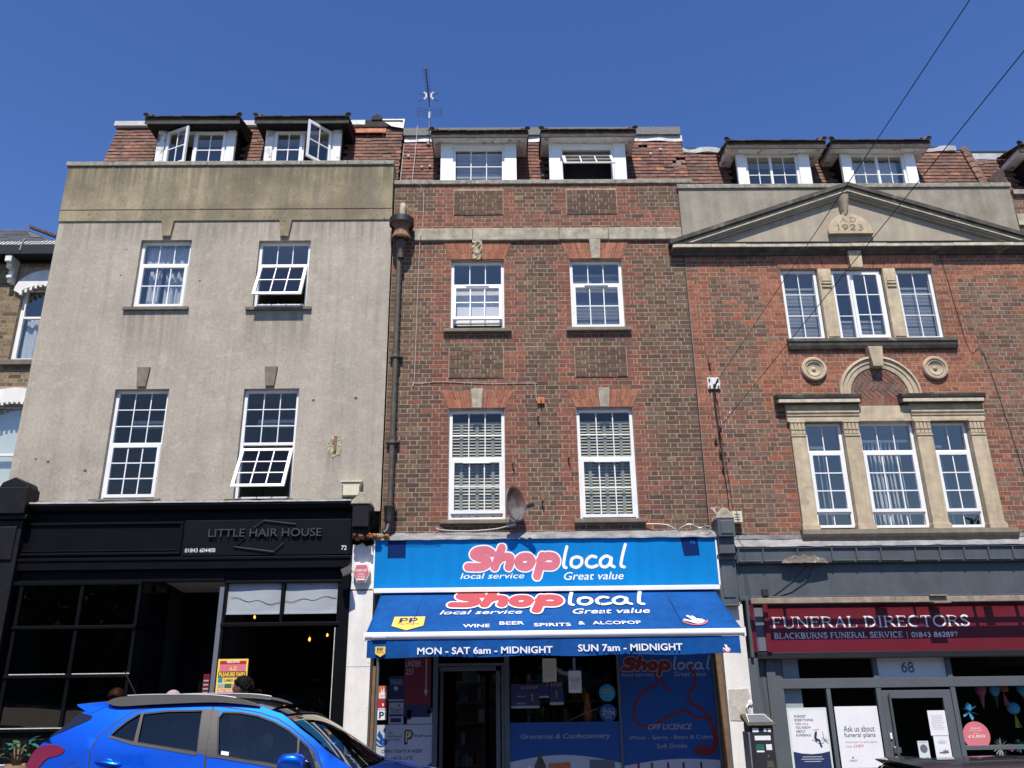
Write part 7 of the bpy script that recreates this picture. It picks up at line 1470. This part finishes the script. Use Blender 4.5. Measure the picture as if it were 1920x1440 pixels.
    fl = MB(); ribbon(fl, [(-3.92+.085*cos(2*pi*k/20), 1.07+.085*sin(2*pi*k/20)) for k in range(20)], .007, lambda x, z, l=0: sd(-1, .0015+l*.2)(x, z), closed=True); fl.build('fuel_flap', ['cable'], root)
    for sgn in (-1, 1):
        l_ = MB(); patch(l_, lamp, sd(sgn, .008), [], .05); l_.build('tail_light', ['redlens'], root, smooth=True)
        l_ = MB(); patch(l_, [(-.36, .80), (-.62, .905), (-.86, .955), (-.80, .85), (-.5, .74)], sd(sgn, .008), [], .05); l_.build('headlight', ['clearlens'], root, smooth=True)
        if rails:
            r_ = MB(); rl = smoothline([(-3.744, 1.665), (-3.691, 1.694), (-3.567, 1.712), (-3.2, 1.718), (-2.768, 1.708), (-2.54, 1.681), (-2.40, 1.65), (-2.306, 1.61)], 3); lo = smoothline([(-2.306, 1.605), (-2.458, 1.628), (-2.76, 1.65), (-3.3, 1.638), (-3.62, 1.625), (-3.744, 1.655)], 3)
            pl = rl+lo; yy = sgn*.62
            for q in (0, 1): patch(r_, pl, lambda x, z: (x+dx, YC+yy+sgn*(.035 if q else -.03), z+zof(x)), [], .1)
            for a, c in zip(rl, rl[1:]): r_.face([(a[0]+dx, YC+yy-sgn*.03, a[1]+zof(0)), (c[0]+dx, YC+yy-sgn*.03, c[1]+zof(0)), (c[0]+dx, YC+yy+sgn*.035, c[1]+zof(0)), (a[0]+dx, YC+yy+sgn*.035, a[1]+zof(0))])
            ro = r_.build('roof_rail', ['railbody'], root); r_ = MB(); r_.tube([(p[0]+dx, YC+yy+sgn*.02, p[1]+.006+zof(0)) for p in rl if -3.58 < p[0] < -2.5], .0075, 6); r_.build('rail_strip', ['railgrey'], ro)
        mr = MB(); mc = (-1.895+dx, YC+sgn*(hw(1.15)+.16), 1.125+zof(0))
        mr.ellip(mc[0], mc[1], mc[2], .14, .105, .11, 24, 16, fn=lambda q: min(1.25, 1/max(abs(q.x)**4+abs(q.y)**4+abs(q.z)**4, .1)**.25)*.86*(1 if q.x < .3 else .94)); mr.tube([(mc[0]+.02, mc[1]-sgn*.08, mc[2]-.05), (mc[0]+.04, mc[1]-sgn*.17, mc[2]-.075)], .03, 8); mo = mr.build('mirror', [paint], root, smooth=True)
    for cx in (WR, WF):
        for sgn in (-1, 1):
            y0 = YC+sgn*.78; w_ = MB(); q = zof(0)
            w_.grid(lambda u, v: (cx+dx+(.2+(WRAD-.2)*min(1, 1.3*sin(pi*v)))*cos(2*pi*u), y0+.1*(v-.5)*2, WZ-.03+q+(.2+(WRAD-.2)*min(1, 1.3*sin(pi*v)))*sin(2*pi*u)), 28, 8, cu=True); wo = w_.build('wheel', ['cable'], root, smooth=True)
            w_ = MB(); w_.disc([(.22, 0), (.2, .02), (.06, .03), (0, .03)], cx+dx, WZ-.03+q, y0+sgn*.06, 20); w_.build('rim', ['galv'], wo)
    # cabin
    c_ = MB(); q = zof(0)
    for x in (-2.15, -3.1):
        for y in (-.38, .38): c_.box(x-.28+dx, x+.25+dx, YC+y-.24, YC+y+.24, .5+q, .72+q); c_.grid(lambda u, v: (x-.3-.12*v+dx+.06*cos(2*pi*u), YC+y+.23*sin(2*pi*u), .7+.55*v+q), 12, 3, cu=True)
        for y in (-.38, .38): c_.ellip(x-.45+dx, YC+y, 1.33+q, .05, .13, .09, 12, 8)
    c_.box(-1.75+dx, -1.35+dx, YC-.7, YC+.7, .8+q, 1.06+q); c_.box(-3.9+dx, -1.4+dx, YC-.7, YC+.7, .4+q, .45+q); c_.build('seats', ['plastic'], root, smooth=40)
    st = MB(); st.grid(lambda u, v: (-1.78+dx+.06*cos(2*pi*v)*.2+.05*cos(2*pi*u), YC-.36+(.18+.015*cos(2*pi*v))*cos(2*pi*u), 1.0+q+(.18+.015*cos(2*pi*v))*sin(2*pi*u)), 24, 6, cu=True); st.build('steering_wheel', ['plastic'], root, smooth=True)
M['carblue'] = P('metallic blue paint', (.002, .12, .72), .34, .03, 3, .02, 900, metal=.86, coat=1.0)
M['railbody'] = P('grey rail body', (.10, .098, .095), .5, .05, 4, 0); M['railgrey'] = P('satin rail', (.30, .30, .30), .4, 0, bump=0)
M['carblackroof'] = P('black car roof', (.012, .011, .016), .15, 0, bump=0, coat=1)
M['cargrey'] = P('dark grey car paint', (.04, .04, .042), .4, .03, 3, 0, metal=.4, coat=.8)
M['carglass'] = glass('car window glass', 1.9, (.4, .45, .45)); M['screenglass'] = glass('windscreen glass', 2.4, (.3, .34, .33)); M['cardark'] = glass('privacy glass', 1.9, (.10, .11, .12))
M['pillar'] = P('dark grey trim', (.05, .048, .047), .5, .05, 4, 0)
M['redlens'] = P('red lamp lens', (.15, .0, .005), .1, .05, 6, 0, coat=1); M['clearlens'] = P('clear lamp lens', (.5, .5, .52), .1, 0, bump=0, coat=1)
c1 = thing('parked_car', 'bright blue small suv parked nose right in front of the hair salon', 'car', (-2.3, YC, zr(-2.3)), 'cars parked along the kerb'); make_car(c1, 0, 'carblue', 'carblackroof')
b = MB(); b.tube([(-3.69, YC-.1, 1.69), (-3.86, YC-.1, 1.95)], .005, 5); b.build('roof_antenna', ['cable'], c1)
b = MB(); b.grid(lambda u, v: (-2.29+.05*cos(2*pi*u)*sin(pi*v)-.0, YC-.36+.13*sin(2*pi*u)*sin(pi*v), 1.285+.085*cos(pi*v)), 20, 10, cu=True)
M['spotty'] = P('spotted yellow cloth', (.55, .50, .22), .8, 0, dirt=((.03, .028, .02), 16, .54)); b.build('headrest_cover', ['spotty'], c1, smooth=True)
b = MB(); patch(b, [(-2.585, 1.205), (-2.515, 1.195), (-2.515, 1.225), (-2.585, 1.235)], lambda x, z: (x, YC-hw(z)+.006, z), [], .05); b.build('window_sticker', ['paper'], c1)
c2 = thing('parked_car', 'dark grey car of which only the roof shows in front of the funeral directors', 'car', (5.2, YC, zr(5.2)), 'cars parked along the kerb'); make_car(c2, 8.0, 'cargrey', 'cargrey', rails=False)

# ================================================================== people behind the blue car, plants
def skinbody(name, verts, edges, radii, mat, parent, sub=2):
    me = bpy.data.meshes.new(name); me.from_pydata(verts, edges, []); o = bpy.data.objects.new(name, me); COL.objects.link(o); WORLD[o.name] = Vector((0, 0, 0)); me.materials.append(M[mat])
    md = o.modifiers.new('skin', 'SKIN'); md.use_smooth_shade = True
    for i, r_ in enumerate(radii): me.skin_vertices[0].data[i].radius = (r_, r_) if not isinstance(r_, tuple) else r_
    me.skin_vertices[0].data[0].use_root = True
    s_ = o.modifiers.new('smooth', 'SUBSURF'); s_.levels = sub; s_.render_levels = sub
    adopt(o, parent); return o
M['skin'] = P('brown skin', (.16, .075, .045), .5, .1, 8, .05, 200); M['skinpale'] = P('tan skin', (.36, .2, .14), .5, .1, 8, .05, 200)
M['hair'] = P('black hair', (.006, .005, .005), .7, .3, 30, .3, 90, spec=.12); M['greytop'] = P('grey vest', (.10, .105, .12), .85, .15, 20, .2, 150); M['jeans'] = P('dark trousers', (.02, .024, .035), .9, .2, 20, .2, 150)
M['pinkcap'] = P('dusty pink cap', (.38, .24, .27), .85, .12, 20, .2, 200); M['redstrap'] = P('red strap', (.4, .04, .03), .6, 0, bump=0); M['palewear'] = P('pale shirt', (.45, .42, .40), .9, .1, 20, .2, 150)
def person(label, x, y, top, H, face, skin, top_m, hairk):
    z0 = zp(x)+.005; k = H/1.62; t = thing('person', label, 'person', (x, y, z0)); c, s = cos(face), sin(face)
    def w_(a, b_, z): return (x+(a*c-b_*s)*k, y+(a*s+b_*c)*k, z0+z*k)     # a forward, b to the left
    V = [w_(0, 0, .92), w_(0, 0, 1.08), w_(.01, 0, 1.25), w_(0, 0, 1.34), w_(.0, 0, 1.40), w_(.02, 0, 1.455)]; E_ = [(0, 1), (1, 2), (2, 3), (3, 4), (4, 5)]; Rr = [.13, .115, .13, .09, .05, .048]
    for sg in (-1, 1):
        n = len(V); V += [w_(0, sg*.16, 1.32), w_(-.04*sg, sg*.21, 1.06), w_(.1-.04*sg, sg*.2, .84), w_(.13-.04*sg, sg*.19, .77)]; E_ += [(3, n), (n, n+1), (n+1, n+2), (n+2, n+3)]; Rr += [.055, .042, .034, .03]
        n = len(V); V += [w_(.0, sg*.09, .84), w_(.06*sg+.03, sg*.1, .46), w_(.16*sg-.04, sg*.1, .09), w_(.16*sg+.09, sg*.1, .04)]; E_ += [(0, n), (n, n+1), (n+1, n+2), (n+2, n+3)]; Rr += [.085, .058, .04, .035]
        for f_ in range(5):                       # five curled fingers
            n = len(V); h = 9+ (0 if sg < 0 else 8)-0
            base = 6+(0 if sg < 0 else 8)+3; q = (f_-1.5)*.016; ln = (.05, .07, .075, .07, .055)[f_]
            if f_ == 0: V += [w_(.15-.04*sg, sg*.175, .775), w_(.165-.04*sg, sg*.165, .735)]
            else: V += [w_(.13-.04*sg+q*.9, sg*.19, .725), w_(.125-.04*sg+q*.9, sg*.178, .725-ln)]
            E_ += [(base, n), (n, n+1)]; Rr += [.010, .008]
    skinbody('body', [Vector(v) for v in V], E_, [r_*k for r_ in Rr], skin, t)
    tv = [w_(0, 0, .88), w_(0, 0, 1.08), w_(.01, 0, 1.25), w_(0, 0, 1.345), w_(0, -.155, 1.325), w_(0, .155, 1.325)]; skinbody('top', [Vector(v) for v in tv], [(0, 1), (1, 2), (2, 3), (3, 4), (3, 5)], [a*k for a in (.145, .13, .142, .075, .062, .062)], top_m, t)
    tv = [w_(0, 0, .93)]; te = []; tr_ = [.142]
    for sg in (-1, 1): n = len(tv); tv += [w_(.0, sg*.09, .82), w_(.06*sg+.03, sg*.1, .46), w_(.16*sg-.04, sg*.1, .1)]; te += [(0, n), (n, n+1), (n+1, n+2)]; tr_ += [.095, .07, .055]
    skinbody('trousers', [Vector(v) for v in tv], te, [a*k for a in tr_], 'jeans', t)
    hz = 1.53; hd = MB()
    def hf(u, v):
        th, ph = 2*pi*u, pi*v; q = Vector((sin(ph)*cos(th), sin(ph)*sin(th), cos(ph)))     # q.x forward
        a, b_, z = q.x*.095, q.y*.073, q.z*.115
        if q.z < 0: b_ *= 1-.28*(-q.z); a = a*(1-.16*(-q.z))+.022*(-q.z)
        if q.x > .2:
            zz_ = z; a += .020*math.exp(-((zz_+.012)/.022)**2-(q.y/.18)**2)+.008*math.exp(-((zz_+.052)/.010)**2-(q.y/.3)**2)+.008*math.exp(-((zz_+.07)/.010)**2-(q.y/.3)**2)+.012*math.exp(-((zz_+.10)/.018)**2-(q.y/.35)**2)
            a -= .011*math.exp(-((zz_-.02)/.018)**2-((abs(q.y)-.38)/.2)**2)
            a += .006*math.exp(-((zz_-.045)/.014)**2-(q.y/.6)**2)
        return w_(.02+a, b_, hz+z)
    hd.grid(hf, 48, 36, cu=True); ho = hd.build('head', [skin], t, smooth=True)
    er = MB()
    for sg in (-1, 1): i0 = len(er.v); er.grid(lambda u, v: w_(.012+.022*cos(2*pi*u)*sin(pi*v)-.006, sg*(.072+.014*cos(pi*v)), 1.515+.034*sin(2*pi*u)*sin(pi*v)), 12, 6, cu=True)
    er.build('ear', [skin], ho, smooth=True)
    ey = MB()
    for sg in (-1, 1): p = w_(.105, sg*.03, 1.548); ey.ellip(p[0], p[1], p[2], .009*k, .009*k, .009*k, 10, 8)
    ey.build('eye', ['printgrey'], ho)
    if hairk == 'hair':
        hr = MB(); rr = random.Random(77)
        def hg(u, v):
            th = 2*pi*u; ph = pi*v*(.52-.17*cos(th)); q = Vector((sin(ph)*cos(th), sin(ph)*sin(th), cos(ph))); r_ = 1+.09*noise.noise(q*5)
            return w_(.005+q.x*.104*r_, q.y*.09*r_, 1.555+q.z*.115*r_)
        hr.grid(hg, 32, 14, cu=True)
        for i in range(190):                     # short twisted locks
            th = rr.uniform(0, 6.28); ph = rr.uniform(.25, 1.72); 
            if (cos(th) > .2 and ph > 1.0) or (cos(th) > -.25 and ph > 1.45): continue
            q = Vector((sin(ph)*cos(th), sin(ph)*sin(th), cos(ph))); p = (.005+q.x*.10, q.y*.088, 1.555+q.z*.11); l = rr.uniform(.035, .075)
            hr.tube([w_(*p), w_(p[0]+q.x*.02, p[1]+q.y*.02, p[2]+.006-.2*l), w_(p[0]+q.x*.024, p[1]+q.y*.024, p[2]-l)], [.011*k, .010*k, .004*k], 5)
        hr.build('hair', ['hair'], ho, smooth=True)
        sp_ = MB(); sp_.tube([w_(.03, .05, 1.375), w_(.075, .02, 1.345), w_(.085, -.03, 1.35), w_(.03, -.055, 1.38)], .006, 5); sp_.build('strap', ['redstrap'], t)
    else:
        cp = MB(); cp.grid(lambda u, v: w_(.012+.102*sin(pi*v*.5)*cos(2*pi*u), .086*sin(pi*v*.5)*sin(2*pi*u), 1.565+.10*cos(pi*v*.5)), 28, 8, cu=True)
        cp.grid(lambda u, v: w_(.085+.085*v*cos((u-.5)*2.2), .088*sin((u-.5)*2.2)*(1+.1*v), 1.568-.012*v-.02*(abs(u-.5)*2)**2+.006), 14, 4); cp.build('cap', ['pinkcap'], ho, smooth=True)
        hr = MB(); hr.grid(lambda u, v: w_(.005-.094*cos((u-.5)*2.6), .082*sin((u-.5)*2.6), 1.58-.11*v), 16, 4); hr.build('hair', ['hair'], ho, smooth=True)
    return t
xx, _z = at(457, 1288, 10.75); H = (at(457, 1268, 10.75)[1]-zp(xx)-.01)/(1.655/1.62)
person('dark haired person in a grey vest walking left behind the blue car', xx, 10.75, 0, H, pi, 'skin', 'greytop', 'hair')
xx, _z = at(324, 1293, 10.9); H = (at(324, 1292.5, 10.9)[1]-zp(xx)-.01)/(1.665/1.62)
person('person in a dusty pink cap just showing over the blue car roof', xx, 10.9, 0, H, .15, 'skinpale', 'palewear', 'cap')
# planted pots at the salon front, fair poster, orange ball
xx, _z = at(40, 1400, 12.3); gz = zp(xx)
t = thing('potted_plant', 'potted plant with broad green and teal leaves by the salon wall', 'plant', (xx, 12.25, gz)); b = MB(); b.lathe([(.0, gz+.002), (.16, gz+.002), (.2, gz+.35), (.22, gz+.36), (.22, gz+.4), (.19, gz+.4), (.18, gz+.34), (.0, gz+.34)], xx, 12.25, 20); b.build('pot', ['terracotta'], t, smooth=35)
b = MB(); g = MB(); rr = random.Random(41); st = MB(); zt = at(40, 1412, 12.2)[1]
for k in range(26):
    a = rr.uniform(0, 6.28); z = zt+rr.uniform(-.12, .14); l = rr.uniform(.14, .26); bb_ = b if k % 2 else g; p = (xx+.08*cos(a), 12.25+.08*sin(a), z); bb_.leaf(p, (cos(a), sin(a)*.8-.1, rr.uniform(.0, .7)), rr.uniform(.07, .13), l, 0, .25); st.tube([(xx+.03*cos(a), 12.25, gz+.35), p], .006, 4)
for k in range(8):
    a = rr.uniform(0, 6.28); g.leaf((xx+.12, 12.2, zt+.1), (cos(a), sin(a), rr.uniform(.2, 1)), .07, .18, 0, .3)
b.build('leaves', ['leaf'], t); g.build('teal_leaves', ['leafteal'], t); st.build('stems', ['terracotta'], t)
b = MB(); b.box(at(0, 1436, 12.0)[0]-.1, at(6, 1436, 12.0)[0], 11.9, 12.05, zp(-6.5), at(0, 1434, 12.0)[1]); b.build('white_box', ['paper'], label='white box corner at the left edge beside the potted plant', cat='box', bevel=.01)
M['bright'] = P('bright yellow print', (.82, .62, .08), .5, .04, 3, 0)
t = notice('fair_poster', -4.105, -3.675, 1.45, 2.18, 'bright', 'colourful PLEASURE FAIRS poster in the salon window behind the walker', [('shopred', 'r', .06, .94, .90, .965), ('pink', 'r', .06, .94, .76, .90), ('maroon', 'r', .04, .96, .655, .765), ('teal', 'r', .05, .2, .56, .65), ('teal', 'r', .78, .95, .56, .65), ('printgrey', 'w', 'SUMMER FUN!', .24, .76, .575, .635), ('leafteal', 'r', .28, .52, .46, .54), ('letterdim', 'r', .06, .26, .46, .54), ('pink', 'r', .54, .94, .46, .54), ('pink', 'r', .06, .94, .37, .44), ('pink', 'r', .06, .4, .29, .36), ('leaf', 'r', .45, .94, .29, .36), ('shopred', 'w', 'MARGATE PALM', .05, .95, .20, .275), ('paper', 'r', .05, .95, .05, .185)], 'poster', 12.69)
f = MB(); fn = flat(12.69); write(f, 'FREE ENTRY', -3.98, -3.79, 2.125, 2.155, fn, 0, .005, bold=.03); write(f, 'ALL OUR RIDES', -4.07, -3.71, 1.735, 1.765, fn, 0, .005, bold=.02); f.build('white_print', ['lettering'], t)
f = MB(); write(f, 'PLEASURE FAIRS', -4.075, -3.705, 1.942, 2.0, fn, 0, .005, bold=.03); write(f, 'A-Z', -3.94, -3.83, 2.02, 2.075, fn, 0, .005, bold=.03); f.build('yellow_print', ['bright'], t)
f = MB(); write(f, 'Fri 21st July to', -4.07, -3.72, 1.53, 1.575, fn, 0, .005, bold=.03); f.build('dark_print', ['maroon'], t)
b = MB(); q = at(219, 1300, 12.95); b.ellip(q[0], 12.95, q[1]-.04, .12, .12, .12, 18, 12); b.build('orange_balloon', ['orangedark'] if 'orangedark' in M else [P('dim orange', (.10, .028, .008), .6, .1, 8, 0)], smooth=True, label='dim orange round lamp shade behind the salon bay window', cat='lamp')
b = MB(); b.box(-4.3, -4.21, 12.705, 12.715, 1.5, 1.98); o = b.build('price_list', ['maroon'], label='narrow dark red price list beside the salon entrance', cat='notice')
g = MB()
for k in range(7): rect(g, -4.29, -4.22, 1.55+k*.055, 1.57+k*.055, flat(12.705), 0, .002)
g.build('print', ['letterdim'], o)
